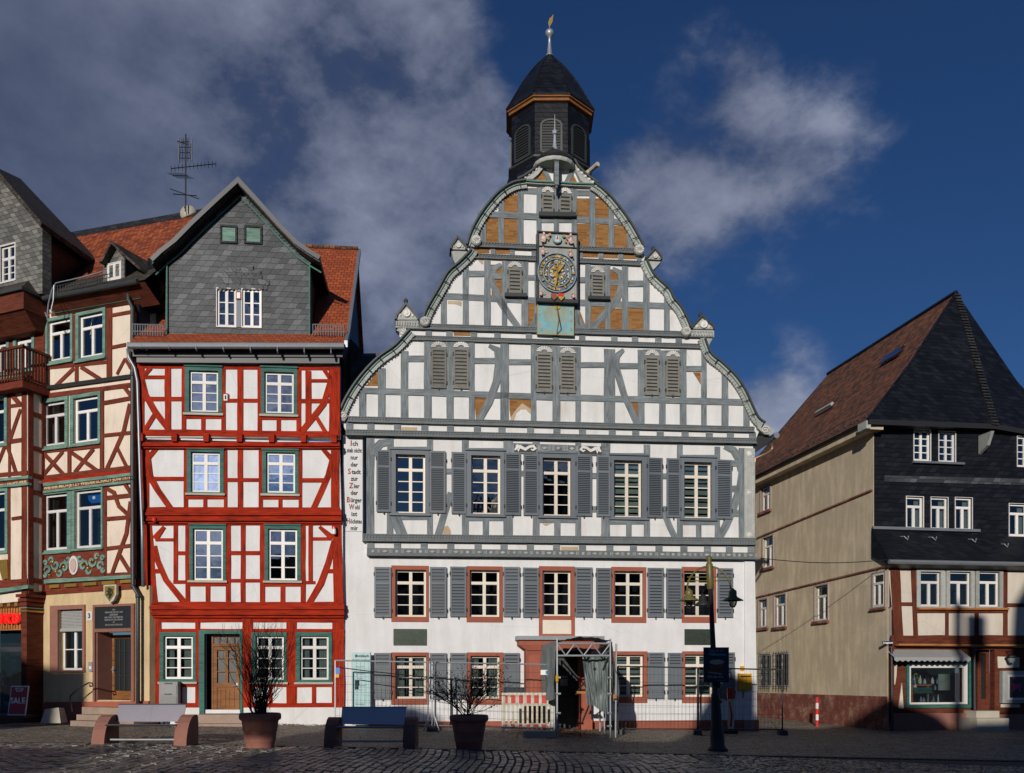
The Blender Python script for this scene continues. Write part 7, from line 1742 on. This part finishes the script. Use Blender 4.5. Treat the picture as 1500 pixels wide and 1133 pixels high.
def twigs(name, mat, root, n0, h, spread, seed, levels, up, r0, parent, lean=0.0, split=3):
    rnd = random.Random(seed); m = MB(); tips = []
    def br(p, d, L, r, lev):
        k = 3; path = [p]; q = p
        for i in range(k):
            d = (d + Vector((rnd.uniform(-.22, .22), rnd.uniform(-.22, .22), rnd.uniform(-.1, .16) + up * .05))).normalized()
            q = q + d * L / k; path.append(q)
        m.tube(path, [r, r * .85, r * .7, r * .5], 4, cap=False)
        if lev < levels:
            for i in range(split + (rnd.random() < .5)):
                pt = path[rnd.choice((1, 2, 3, 3))]; nd = (d + Vector((rnd.uniform(-.8, .8), rnd.uniform(-.8, .8), rnd.uniform(-.25, .5)))).normalized()
                br(pt, nd, L * rnd.uniform(.55, .8), r * .6, lev + 1)
        else: tips.append(path[-1])
    for i in range(n0):
        a = rnd.uniform(0, 2 * math.pi); s_ = rnd.uniform(.1, 1) * spread
        br(Vector((rnd.uniform(-.12, .12), rnd.uniform(-.12, .12), root)), Vector((math.cos(a) * s_ + lean, math.sin(a) * s_, 1)).normalized(), h * rnd.uniform(.3, .5), r0, 0)
    m.build(name, mat, parent)
    return tips
def planter(cx, py, label):
    X, Y, Z = ground(cx, py)
    t = thing('plant_pot', label, 'plant pot', (X, Y + .28, Z), 0, 'large terracotta pots on the square')
    m = MB(); m.lathe([(.255, 0), (.27, .02), (.285, .14), (.295, .15), (.298, .17), (.315, .34), (.325, .35), (.328, .37), (.35, .54), (.36, .56), (.395, .58), (.405, .62), (.40, .68), (.385, .70), (.35, .70), (.33, .62)], (0, 0, 0), 32); m.build('pot', 'terracotta', t, smooth=True)
    m = MB(); m.lathe([(.34, .60), (.2, .64), (.02, .66)], (0, 0, 0), 14); m.build('soil', 'soil', t)
    return (X, Y + .28, Z)
pl = planter(375, 1099, 'terracotta pot with a dense dark broom bush before the red house')
t = thing('broom_bush', 'dense dark leafless bush growing in the left terracotta pot', 'bush', (pl[0], pl[1], pl[2] + .62))
twigs('branches', 'twig', 0, 46, 1.95, .62, 4, 3, 1.0, .010, t, split=2)
m = MB(); rnd = random.Random(2)
for i in range(900):
    a = rnd.uniform(0, 6.28); r = rnd.random() ** .7 * .36; z = rnd.uniform(.0, .85); p = Vector((r * math.cos(a) * (.5 + z * .6), r * math.sin(a) * (.5 + z * .6), z)); d = Vector((rnd.uniform(-.3, .3), rnd.uniform(-.3, .3), 1)) * .06; w = Vector((rnd.uniform(-1, 1), rnd.uniform(-1, 1), 0)) * .006
    m.add([p - w, p + w, p + d], [(0, 1, 2)])
m.build('needles', 'twig', t, recalc=False)
pr = planter(686, 1099, 'terracotta pot with a sparse thorny shrub in front of the barrier')
t = thing('thorny_shrub', 'sparse shrub with bare arching twigs and a few brown leaves in a pot', 'shrub', (pr[0], pr[1], pr[2] + .62))
tips = twigs('branches', 'twig', 0, 15, 1.35, 1.7, 9, 3, .1, .012, t, lean=.05, split=3)
m = MB()
for p in tips:
    for k in range(1 + (rnd.random() < .5)):
        q = p + Vector((rnd.uniform(-.05, .05), rnd.uniform(-.05, .05), rnd.uniform(-.05, .05))); a = Vector((rnd.uniform(-1, 1), rnd.uniform(-1, 1), rnd.uniform(-1, 1))).normalized() * .022; b = a.cross(Vector((rnd.random(), rnd.random(), rnd.random()))).normalized() * .014
        m.add([q - a, q + b, q + a, q - b], [(0, 1, 2, 3)])
m.build('leaves', 'leaf', t, recalc=False)
# street lamp
X, Y, Z = ground(1051.5, 1100)
k = kpx(Y)
lp = thing('street_lamp', 'dark iron street lamp with hooded lanterns on curved arms in front of the town hall', 'street lamp', (X, Y, Z)); lean = -13 * k / (285 * k)
def lx(z): return lean * z
m = MB(); prof = [(.22, 0), (.22, .04), (.16, .10), (.155, .3), (.12, .6), (.11, .9), (.085, 1.15), (.095, 1.2), (.07, 1.25), (.062, 2.0), (.052, 3.0), (.05, 3.5)]
o0 = len(m.v); m.lathe(prof, (0, 0, 0), 12)
m.v = [(x + lx(z), y, z) for x, y, z in m.v]; m.build('post', 'black', lp, smooth=True)
zt = 285 * k
m = MB(); m.lathe([(.06, zt - .72), (.075, zt - .70), (.075, zt - .18), (.06, zt - .15), (.04, zt - .12), (.06, zt - .08), (.06, zt - .03), (.03, zt), (.005, zt + .01)], (0, 0, 0), 12); m.v = [(x + lx(z), y, z) for x, y, z in m.v]; m.build('post_head', 'olive', lp, smooth=True)
def lantern(dx, dy, z, nm='lantern'):
    x = lx(z) + dx
    m = MB(); m.lathe([(.02, .22), (.03, .20), (.075, .17), (.085, .13), (.085, .05), (.10, .045), (.10, .03), (.22, -.035), (.23, -.05), (.20, -.05), (.09, 0)], (x, dy, z), 18); a = m.build(nm, 'olive' if dy >= 0 and nm == 'lantern' else 'black', lp, smooth=True)
    m = MB(); m.lathe([(.09, -.03), (.095, -.08), (.08, -.14), (.045, -.19), (.01, -.2)], (x, dy, z), 14); m.build('glass_bowl', M['bowl'], a, smooth=True)
    return a
M['bowl'] = glass_mat('lantern_glass', (.5, .5, .42), .12)
zl = 223 * k
for s in (-1, 1):
    xc = s * 32 * k; pts = [(lx(zt) , 0, zt - .22)]
    for i in range(9): a = math.pi / 2 * i / 8; pts.append((lx(zt) + xc * math.sin(a), 0, zl + .2 + (zt - .22 - zl - .2) * math.cos(a)))
    m = MB(); m.tube(pts, .02, 6); m.build('curved_arm', 'olive', lp)
    for dz in (0.02, .10):
        m = MB(); m.tube([(lx(zt), 0, zt - .55 + dz), (lx(zt) + xc, 0, zt - .55 + dz)], .012, 6); m.build('cross_bar', 'olive', lp)
    lantern(xc, 0, zl)
m = MB(); m.tube([(lx(3.4), 0, 3.5), (lx(3.4) - .03, .35, 3.62), (lx(3.4) - .08, .55, 3.4)], .02, 6); m.build('rear_arm', 'black', lp)
m = MB(); m.lathe([(.02, .2), (.07, .16), (.08, .05), (.20, -.04), (.20, -.06), (.06, -.07)], (-.2, .55, 3.22), 12); m.build('rear_lantern', 'black', lp, smooth=True)  # rear arm and lantern coloured black for the shade they hang in
m = MB(); m.box(-.075, .03, -.10, -.05, 1.35, 1.5); m.lathe([(.085, 1.02), (.09, 1.05), (.085, 1.1)], (0, 0, 0), 10); m.build('service_flap', 'black', lp)
# poster on the lamp
X2, Y2 = X, Y - .13
ps = thing('advertising_poster', 'dark navy poster with a framed chocolate cake picture hung on the lamp post', 'poster', ((1049 - CX) / FPX * Y2, Y2, EYE + (HY - 1000) / FPX * Y2))
W_, H_P = 37 * kpx(Y2), 51.5 * kpx(Y2); m = MB(); m.box(-W_ / 2, W_ / 2, -.02, .02, 0, H_P); m.build('board', 'poster_navy', ps)
M['pale_blue'] = plain('pale_blue_print', (.15, .28, .38), .6, .1, bs=0); M['choc'] = plain('chocolate_print', (.13, .05, .03), .6, .3, 30, bs=0); M['cream_print'] = plain('cream_print', (.42, .38, .34), .6, .4, 40, bs=0)
local_text('Süßes für alle', .055, 0, H_P * .90, .022, 'pale_blue', ps, bold=.001); local_text('Willkommen', .085, .02, H_P * .80, .022, 'pale_blue', ps, bold=.004, xs=.8)
local_text('07.2. bis 17.2.', .06, -.02, H_P * .16, .022, 'grey_letters', ps, bold=.003); local_text('Marktplatz', .035, .1, H_P * .06, .022, 'pale_blue', ps)
m = MB(); m.hexa([(-.17, -.021, .23), (.12, -.021, .19), (.12, -.02, .19), (-.17, -.02, .23), (-.14, -.026, .32), (.16, -.026, .30), (.16, -.02, .30), (-.14, -.02, .32)]); m.prism([(-.14 + .15 + .15 * math.cos(t * .5), .36 + .09 * math.sin(t * .5)) for t in range(12)], .02, .027); cp_ = m.build('cake_print', 'choc', ps)
m = MB(); m.prism([(.01 + .16 * math.cos(t * .45), .43 + .055 * math.sin(t * .45) + .012 * (t % 2)) for t in range(14)], .027, .031); m.ribbon([(-.17, .22), (.12, .18)], .02, .022, .028); m.build('cream_topping', 'cream_print', cp_)
# fence panels
def fence(p0, p1, label, h=1.8, top_mat='galv', post_r=.021):
    a = Vector(p0); b = Vector(p1); L = (b - a).length; ang = math.atan2(b.y - a.y, b.x - a.x)
    t = thing('site_fence_panel', label, 'fence', (a.x, a.y, gz(a.x) + .02), ang, 'wire site fence panels in front of the town hall')
    dz = gz(b.x) - gz(a.x)
    m = MB(); m.tube([(0, 0, 0), (0, 0, h)], post_r, 7); m.tube([(L, 0, dz), (L, 0, h + dz)], post_r, 7); m.tube([(0, 0, h), (L, 0, h + dz)], .02, 7); m.tube([(0, 0, .12), (L, 0, .12 + dz)], .018, 7); m.build('tube_frame', top_mat, t)
    m = MB(); n = int(L / .11)
    for i in range(1, n): x = L * i / n; z = dz * i / n; m.tube([(x, 0, .12 + z), (x, 0, h + z)], .0032, 3, cap=False)
    for i in range(1, 8): z = .12 + (h - .12) * i / 8; m.tube([(0, .004, z), (L, .004, z + dz)], .0034, 3, cap=False)
    m.build('wire_mesh', 'dark_metal', t)
    return t
def foot(x, y, label):
    m = MB(); m.hexa([(-.33, -.12, 0), (.33, -.12, 0), (.33, .12, 0), (-.33, .12, 0), (-.31, -.10, .13), (.31, -.10, .13), (.31, .10, .13), (-.31, .10, .13)]); m.lathe([(.05, .13), (.05, .16)], (.0, 0, 0), 8)
    o = m.build('concrete_ballast', 'asphalt'); o.location = (x, y, gz(x)); o.rotation_euler = (0, 0, 1.4); tag(o, label, 'fence foot', 'concrete feet of the site fence'); return o
def GX(px, Y): return ((px - CX) / FPX * Y, Y)
fence(GX(491, 23.7), GX(633, 23.7), 'wire fence panel in front of the pale blue information panel'); fence(GX(638, 23.6), GX(812, 23.6), 'wire fence panel behind the right plant pot and barrier')
fence(GX(905, 23.9), GX(1022, 24.3), 'wire fence panel just right of the scaffold passage', top_mat='dark_metal'); fence(GX(1023, 24.3), GX(1146, 24.9), 'wire fence panel before the yellow letter box, reaching into the alley', top_mat='dark_metal')
for px, Y_, lb in ((491, 23.7, 'dark fence foot left of the right bench back'), (636, 23.6, 'dark fence foot between the two left fence panels'), (908, 23.9, 'dark fence foot right beside the scaffold passage'), (1022, 24.3, 'dark fence foot behind the street lamp base'), (1146, 24.9, 'dark fence foot at the alley end of the fence')):
    p = GX(px, Y_); foot(p[0], p[1], lb)
t = thing('fence_prop', 'slim bent bracing tube standing between the left fence panels', 'fence prop', (*GX(627, 23.5), gz(-2.2)))
m = MB(); m.tube([(0, 0, 0), (0, 0, 1.85)], .02, 6); m.tube([(.18, 0, .05), (.18, 0, 1.8), (.22, 0, 1.86), (.28, 0, 1.86)], .018, 6); m.tube([(-.12, 0, .0), (.02, 0, .4)], .02, 5); m.tube([(.3, 0, .0), (.17, 0, .4)], .02, 5); m.build('tubes', 'galv', t)
m = MB(); a = GX(497, 23.6); b = GX(790, 23.5)
za = 1.6 + 6 / FPX * 23.6; pts = [(a[0], a[1], za + .02)] + [(a[0] + (b[0] - a[0]) * i / 8, 23.6, za - (.55) * (i / 8) ** 1.0 - .0) for i in range(1, 7)]
m.tube(pts, .014, 5); o = m.build('hanging_cable', 'black'); tag(o, 'black cable sagging across the left wire fence panels', 'cable')
sgm = thing('fence_tag', 'small coloured notice tied to the far left fence post', 'notice', (GX(494, 23.62)[0], 23.62, 1.62)); m = MB(); m.box(-.05, .07, -.01, .0, -.06, .10); m.build('notice_sheet', 'blue_sticker', sgm); m = MB(); m.box(-.05, .05, -.012, -.0, -.16, -.07); m.build('yellow_slip', 'yellow', sgm)
# barrier
X, Y, Z = ground(773, 1073)
w2 = 38 * kpx(Y); t = thing('road_barrier', 'dirty white plastic barrier with red striped top rail', 'barrier', (X, Y, Z + .02))
m = MB(); zt0, zt1 = .75, .98; m.box(-w2, w2, -.03, .03, zt0, zt1); m.box(-w2, w2, -.04, .04, zt1, zt1 + .06); m.box(-w2, w2, -.04, .04, zt0 - .06, zt0); m.box(-w2, w2, -.03, .03, .08, .22)
for i in range(11):
    x = -w2 + .03 + i * (2 * w2 - .12) / 10; m.box(x, x + .055, -.03, .03, .22, zt0 - .05)
m.box(-w2, -w2 + .09, -.045, .045, .03, zt1 + .05); m.box(w2 - .09, w2, -.045, .045, .03, zt1 + .05); m.build('barrier_body', 'barrier_white', t)
m = MB()
for i in range(7):
    x = -w2 + .04 + i * (2 * w2) / 6.7; m.box(x, min(w2 - .02, x + .12), -.036, -.03, zt0 + .005, zt1 - .005)
    m.box(x, min(w2 - .02, x + .10), -.036, -.03, .10, .20)
build_split(m, 'red_stripe', 'bright_red', t)
o = (lambda m: m.box(-.4, .4, -.13, .13, 0, .16).box(-.25, -.1, -.14, -.13, .04, .12).box(.1, .25, -.14, -.13, .04, .12).build('concrete_block', 'pale_stone'))(MB()); p = GX(790, 22.0); o.location = (p[0], p[1], gz(p[0])); tag(o, 'long grey concrete block lying before the striped barrier', 'concrete block')
t, w_, h = on_wall('letterbox_unit', 'low black box unit on the wall beside the red door post', 'letter box', TH, (738, 1007, 768, 1018), .02, 'poster_navy', .25)
m = MB(); 
for i in range(4): m.box(.05 + i * .13, .15 + i * .13, -.255, -.25, .05, h - .05)
m.build('flaps', 'black', t)
# scaffold passage
Ys, Yr = 22.0, 24.6
sx0, sx1 = (816 - CX) / FPX * Ys, (894 - CX) / FPX * Ys
sp = thing('scaffold_passage', 'small scaffold tunnel of grey tubes and torn tarpaulin before the entrance door', 'scaffold', ((sx0 + sx1) / 2, Ys, gz(1.7)))
hx = (sx1 - sx0) / 2; hz_ = 1.6 + (985 - 943) / FPX * Ys - gz(1.7)
def tb_(name, path, r=.024, mat='galv', par=sp): m = MB(); m.tube(path, r, 7); return m.build(name, mat, par)
dY = Yr - Ys
for x in (-hx, hx):
    for y in (0, dY * .55, dY): tb_('standard_tube', [(x, y, 0), (x, y, hz_ + (.12 if y == 0 else 0))])
    tb_('ledger_tube', [(x, 0, hz_ - .02), (x, dY, hz_ - .02)]); tb_('ledger_tube', [(x, 0, 1.05), (x, dY, 1.05)])
for z in (hz_, hz_ - .30): tb_('truss_chord', [(-hx, -.0, z), (hx, -.0, z)], .026)
for i in range(6):
    xa = -hx + 2 * hx * i / 6; xb = -hx + 2 * hx * (i + 1) / 6; tb_('truss_brace', [(xa, 0, hz_ - .3 if i % 2 else hz_), (xb, 0, hz_ if i % 2 else hz_ - .3)], .018)
for z in (.3, .62, 1.1, 1.5): tb_('clamp', [(-hx - .03, -.03, z), (-hx + .09, -.05, z)], .028); tb_('clamp', [(hx - .09, -.05, z), (hx + .03, -.03, z)], .028)
tb_('brace_tube', [(-hx + .75, 1.6, .3), (hx - .05, .1, hz_ - .35)], .024, 'dark_metal'); tb_('brace_tube', [(-hx + .55, 1.2, 1.05), (hx - .35, .3, 1.75)], .02, 'dark_metal'); tb_('outer_tube', [(hx + .14, .1, 0), (hx + .16, .1, hz_)], .024)
def tarp(name, fx, nu, nv, par=sp, thick=True):
    m = MB(); 
    for j in range(nv + 1):
        for i in range(nu + 1): m.v.append(fx(i / nu, j / nv))
    for j in range(nv):
        for i in range(nu): a = j * (nu + 1) + i; m.face([a, a + 1, a + nu + 2, a + nu + 1])
    o = m.build(name, 'tarp', par, smooth=True, recalc=False); return o
from mathutils import noise as mno
def wr(u, v, s=1.0, sd=0.0): return .10 * s * mno.noise(Vector((u * 3.2 + sd, v * 1.5, sd))) + .05 * s * mno.noise(Vector((u * 11 + sd, v * 2.6 + u * 3, sd + 4))) + .02 * s * abs(mno.noise(Vector((u * 26, v * 9, sd + 9))))
tarp('tarpaulin', lambda u, v: (-hx + 2 * hx * u + .02, dY * v - .06, hz_ + .06 + .10 * math.sin(math.pi * u) + wr(u, v, .8, 1)), 30, 24)
tarp('tarpaulin', lambda u, v: (hx + .06 + wr(u, v, 1.3, 2) + .10 * (1 - v), dY * .95 * u, hz_ + .05 - (1 - v) * (1.55 + .25 * mno.noise(Vector((u * 3, 0, 2))) - .1 * u)), 40, 24)
tarp('tarpaulin', lambda u, v: (-hx - .05 + wr(u, v, 1.2, 3) - .22 * u, dY * u, hz_ + .05 - (1 - v) * (1.5 + .2 * mno.noise(Vector((u * 3, 0, 7))))), 40, 24)
tarp('tarpaulin', lambda u, v: (hx - .66 + .64 * u + .10 * (1 - v) * (1 - u), .35 + wr(u, v * 1.2, 2.2, 5), hz_ - .32 - (1 - v) * (1.15 + .30 * u + .12 * mno.noise(Vector((u * 4, 0, 3))))), 40, 30)
m = MB(); m.box(-hx + .56, -hx + .80, .95, 1.2, 1.08, 1.14); m.build('plank_end', 'orange_wood', sp)
m = MB(); m.box(-.04, .05, -.02, .03, 0, .10); o = m.build('warning_lamp', 'orange_wood'); tag(o, 'small orange box clamped to the right scaffold tube', 'lamp'); o.location = ((sx0 + sx1) / 2 + hx + .1, Ys - .05, .95)
m = MB(); m.lathe([(.02, 0), (.04, .03), (.04, .16), (.02, .19)], (0, 0, 0), 8); o = m.build('yellow_marker', M['yellow']); tag(o, 'yellow marker fixed to the left scaffold tube', 'marker'); o.location = ((sx0 + sx1) / 2 - hx, Ys - .05, 1.35)
sgm = thing('site_notice', 'small white site notice hanging on the grey tarpaulin left of the passage', 'notice', (GX(798, 23.5)[0], 23.5, 1.6 - .02)); m = MB(); m.box(-.11, .12, -.01, 0, -.05, .08); m.build('sheet', 'sash_white', sgm); m = MB(); m.box(.02, .11, -.013, -.01, -.03, .06); m.build('blue_square', 'blue_sticker', sgm)
# warning beacon, bollard
X, Y, Z = ground(1069, 1075); t = thing('warning_beacon', 'white and red warning beacon in a black foot behind the lamp', 'beacon', (X, Y, Z)); k = kpx(Y)
m = MB(); m.box(-.28, .2, -.12, .12, 0, .10); m.build('foot', 'black', t); m = MB(); m.box(-.05, .12, -.02, .02, .10, .98); m.build('white_blade', 'barrier_white', t)
m = MB(); m.prism([(-.02, .2), (.05, .2), (.08, .5), (.0, .9), (-.03, .9), (.03, .5)], .02, .024); m.build('red_streak', 'bright_red', t); m = MB(); m.box(-.07, .10, -.035, .035, .98, 1.28); m.build('red_head', 'bright_red', t)
X, Y, Z = ground(1197, 1064.5); t = thing('bollard', 'thin red and white banded bollard in front of the beige wall', 'bollard', (X, Y, Z)); k = kpx(Y); hh = 42 * k
for i in range(5):
    m = MB(); z0, z1 = hh * (0, .22, .42, .62, .82)[i], hh * (.22, .42, .62, .82, 1.0)[i]; m.lathe([(.05, z0), (.05, z1)] + ([(.03, z1 + .02)] if i == 4 else []), (0, 0, 0), 14); m.build('red_band' if i % 2 == 0 else 'white_band', 'bright_red' if i % 2 == 0 else 'sash_white', t)
# cabinet by the red house
t, w_, h = on_wall('letter_cabinet', 'grey metal letter cabinet under the left ground floor window of the red house', 'cabinet', RH, (233, 999, 260, 1049), .42, 'galv', .0)
bpy.data.objects.remove(t.children[0])
m = MB(); m.box(0, w_, 0, .30, .25, h); m.build('cabinet', 'mid_grey', t); m = MB(); m.box(.04, .08, .02, .25, -.2, .25); m.box(w_ - .08, w_ - .04, .02, .25, -.2, .25); build_split(m, 'leg', 'dark_metal', t)
for i in range(2):
    z0 = .28 + i * (h - .34) / 2; m = MB(); m.box(.03, w_ - .03, -.015, 0, z0, z0 + (h - .34) / 2 - .04); f_ = m.build('letter_flap', 'mid_grey', t); m = MB(); m.box(w_ * .3, w_ * .7, -.03, -.015, z0 + .3, z0 + .33); m.build('handle', 'dark_metal', f_)
# sale board and stone block by the shop
X, Y = GX(24, 23.9); t = thing('sale_board', 'red sale board standing before the shop door', 'sign board', (X, Y, .44), -.3)
k = kpx(Y); w_ = 33 * k; h = 43 * k
m = MB(); m.hexa([(-w_ / 2, 0, 0), (w_ / 2, 0, 0), (w_ / 2, .02, 0), (-w_ / 2, .02, 0), (-w_ / 2, .12, h), (w_ / 2, .12, h), (w_ / 2, .14, h), (-w_ / 2, .14, h)]); bd = m.build('board', 'sash_white', t)
m = MB(); m.hexa([(-w_ / 2 + .03, -.004, .03), (w_ / 2 - .03, -.004, .03), (w_ / 2 - .03, .0, .03), (-w_ / 2 + .03, .0, .03), (-w_ / 2 + .03, .114, h - .03), (w_ / 2 - .03, .114, h - .03), (w_ / 2 - .03, .118, h - .03), (-w_ / 2 + .03, .118, h - .03)]); m.build('red_field', 'sign_red', bd)
m = MB(); m.box(-w_ / 2 - .05, w_ / 2 + .05, -.1, .4, -.06, .0); m.build('base', 'black', t)
o = local_text('SALE', .24, 0, h * .48, -.045, 'sash_white', t, bold=.008); o2 = local_text('NKD', .08, 0, h * .87, -.095, 'sign_red', t, bold=.004)
m = MB(); m.prism([(.14 * math.cos(math.pi + math.pi * i / 8), h * .93 + .13 * math.sin(math.pi + math.pi * i / 8)) for i in range(9)], -.11, -.094); m.build('white_badge', 'sash_white', t)
X, Y = GX(78, 24.2); Z = .22; m = MB(); m.hexa([(-.25, -.2, 0), (.28, -.15, 0), (.3, .2, 0), (-.25, .2, 0), (-.16, -.12, .38), (.2, -.1, .42), (.22, .15, .4), (-.18, .15, .36)]); o = m.build('stone_block', 'pale_stone'); o.location = (X, Y, Z); tag(o, 'rough pale stone block on the ground beside the shop pillar', 'stone')
# fallen leaves
m = MB(); rnd = random.Random(21)
def leaf(x, y):
    z = gz(x) + .012 + rnd.random() * .03; a = rnd.uniform(0, 6.28); s_ = rnd.uniform(.025, .055); c, s2 = math.cos(a) * s_, math.sin(a) * s_
    m.add([(x - c, y - s2, z), (x + s2 * .5, y - c * .5, z + rnd.uniform(0, .02)), (x + c, y + s2, z + rnd.uniform(0, .03)), (x - s2 * .5, y + c * .5, z + rnd.uniform(0, .02))], [(0, 1, 2, 3)])
for i in range(420):
    px = rnd.gauss(842, 20); Y_ = rnd.uniform(21.9, 24.8); leaf((px - CX) / FPX * Y_, Y_)
for i in range(150): px = rnd.gauss(780, 10); Y_ = rnd.uniform(22.2, 23.6); leaf((px - CX) / FPX * Y_, Y_)
for i in range(160): px = rnd.uniform(400, 480); Y_ = rnd.gauss(24.45, .12); leaf((px - CX) / FPX * Y_, Y_)
for i in range(170): px = rnd.gauss(205, 25); Y_ = rnd.gauss(18.8, .4); leaf((px - CX) / FPX * Y_, Y_)
for i in range(200): px = rnd.uniform(-20, 1500); Y_ = rnd.uniform(18.2, 25); leaf((px - CX) / FPX * Y_, Y_)
o = m.build('fallen_leaves', 'leaf_brown', recalc=False); tag(o, 'brown leaves scattered on the paving by the entrance and walls', 'leaves', kind='stuff')
# ------------------------------------------------------------ the houses across the square, behind the viewer (unseen; outlines shaped for the shadows they cast)
YB = -8.0; TE = math.tan(SUN_EL) * math.hypot(SUN_DX, SUN_DY) / SUN_DY
def sk(px, Y_, z): X = (px - CX) / FPX * Y_; return X - SUN_DX / SUN_DY * (Y_ - YB), z + TE * (Y_ - YB)
def across(name, pts, label, mat, depth=8):
    t = thing(name, label, 'house', (pts[0][0], YB, 0), 0, 'houses across the square behind the viewer')
    x0 = pts[0][0]; n = len(pts)
    prof = [(p[0] - x0, p[1]) for p in pts]; zl = min(p[1] for p in prof) * .72
    m = MB(); m.hexa([(0, 0, 0), (prof[-1][0], 0, 0), (prof[-1][0] - .27 * depth, -depth, 0), (-.27 * depth, -depth, 0), (0, 0, zl), (prof[-1][0], 0, zl), (prof[-1][0] - .27 * depth, -depth, zl - .34 * depth), (-.27 * depth, -depth, zl - .34 * depth)]); w_ = m.build('wall', mat, t)
    n_ = len(prof) + 2; F_ = [(0, zl)] + prof + [(prof[-1][0], zl)]
    m = MB(); m.add([(x, 0, z) for x, z in F_] + [(x - .27 * depth, -depth, z - .34 * depth) for x, z in F_], [tuple(range(n_)), tuple(range(2 * n_ - 1, n_ - 1, -1))] + [(i, (i + 1) % n_, (i + 1) % n_ + n_, i + n_) for i in range(n_)]); m.build('roof', 'slate_roof', t)
    k_ = max(1, int(prof[-1][0] / 1.8))
    for r in range(2):
        for i in range(k_):
            x = (i + .5) * prof[-1][0] / k_; m = MB(); m.box(x - .4, x + .4, 0, .05, 1.2 + r * 2.9, 2.9 + r * 2.9); f_ = m.build('window', 'sash_white', t); m = MB(); m.box(x - .33, x + .33, .05, .07, 1.27 + r * 2.9, 2.83 + r * 2.9); m.build('pane', 'blackboard', f_)
def cx(px, Y_, z): return sk(px, Y_, z)
a0 = sk(-60, 26, 2.6); a1 = sk(70, 25.5, 1.75); a2 = sk(118, 25, 1.75)
across('tall_house', [(a0[0] - 30, a0[1] + 3), (a0[0], a0[1]), a1, (a2[0], a2[1])], 'tall rendered house across the square behind the viewer', 'beige')
b0 = (a2[0], TE * (17.3 - YB)); b1 = sk(545, 25.2, 0); gx0 = sk(230, 15.5, 0)[0]
across('low_house', [(b0[0] + .02, b0[1]), (gx0 - 1.2, TE * (17.3 - YB)), (gx0 - .7, TE * (15.2 - YB)), (gx0, TE * (14.5 - YB))], 'low rendered house across the square behind the viewer', 'cream2')
g1 = sk(655, 25.4, 0)
c = [(g1[0] - .3, TE * (23.6 - YB)), sk(700, 24.6, 0), sk(800, 24.2, 0), sk(895, 23.6, 0), sk(900, 21.0, 0), sk(985, 21.0, .0), sk(998, 25.9, .0), sk(1020, 26, .35), sk(1040, 26, 1.0), sk(1056, 26.1, 1.45), sk(1068, 26.2, 1.6), sk(1108, 26.3, 1.3)]
c = [p for i, p in enumerate(c) if i == 0 or p[0] > c[i - 1][0] - 5]
cc = [c[0]]
for p in c[1:]:
    if p[0] > cc[-1][0] + .05: cc.append(p)
across('gabled_house', cc, 'gabled house across the square behind the viewer', 'cream')
d0 = cc[-1][0] + .02
d = [(d0, sk(1150, 28.0, -.1)[1]), sk(1190, 27.4, -.05), sk(1240, 28.2, .15), sk(1300, 27.4, .75), sk(1345, 27.4, .55), sk(1372, 27.4, .35), sk(1400, 27.4, -.1), sk(1470, 27.4, .0), sk(1485, 27.4, .8), sk(1494, 27.4, 3.9), sk(1530, 27.4, 5.2), sk(1700, 28, 5.2), sk(2600, 28, 5.2)]
dd = [d[0]]
for p in d[1:]:
    if p[0] > dd[-1][0] + .01: dd.append(p)
across('chimneyed_house', dd, 'house with a chimney across the square behind the viewer', 'beige')
end_h = bpy.data.objects['chimneyed_house']
for c0, c1, zt, zb in ((1402, 1412, 3.9, -2), (1421, 1449, 3.5, 2.1)):  # unseen post and sign block, added only for the shadows they cast
    A_, B_ = sk(c0, 27.4, zt), sk(c1, 27.4, zb); m = MB(); m.box(A_[0] - dd[0][0], B_[0] - dd[0][0], -.2, .15, sk(c0, 27.4, zb)[1], A_[1]); m.build('chimney', 'sandstone', end_h)
# unseen tree added in their gap, crown shaped for shade and sun patches
tx_, tz_ = sk(600, 25.2, .3)
t = thing('bare_tree', 'round headed bare tree across the square behind the viewer', 'tree', (tx_, YB, 0))
m = MB(); m.tube([(0, 0, 0), (.1, 0, 2.5), (0, .1, 5)], [.22, .17, .12], 8); m.build('trunk', 'twig', t)
rnd = random.Random(31); m = MB()
cr = 1.35
for i in range(5200):
    while True:
        p = Vector((rnd.uniform(-1, 1), rnd.uniform(-1, 1), rnd.uniform(-1, 1)))
        if p.length < 1: break
    low = rnd.random() < .13
    if low: q = Vector((p.x * 1.5, p.y * 1.2, 5.7 + p.z * 1.1))
    else: q = Vector((p.x * cr, p.y * 1.1, tz_ - .95 + p.z * 1.25))
    a = Vector((rnd.uniform(-1, 1), rnd.uniform(-1, 1), rnd.uniform(-1, 1))).normalized(); b = a.cross(Vector((rnd.random(), rnd.random(), rnd.random()))).normalized(); s_ = .10
    m.add([q - a * s_, q + b * s_ * .5, q + a * s_, q - b * s_ * .5], [(0, 1, 2, 3)])
m.build('crown', 'leaf', t, recalc=False)
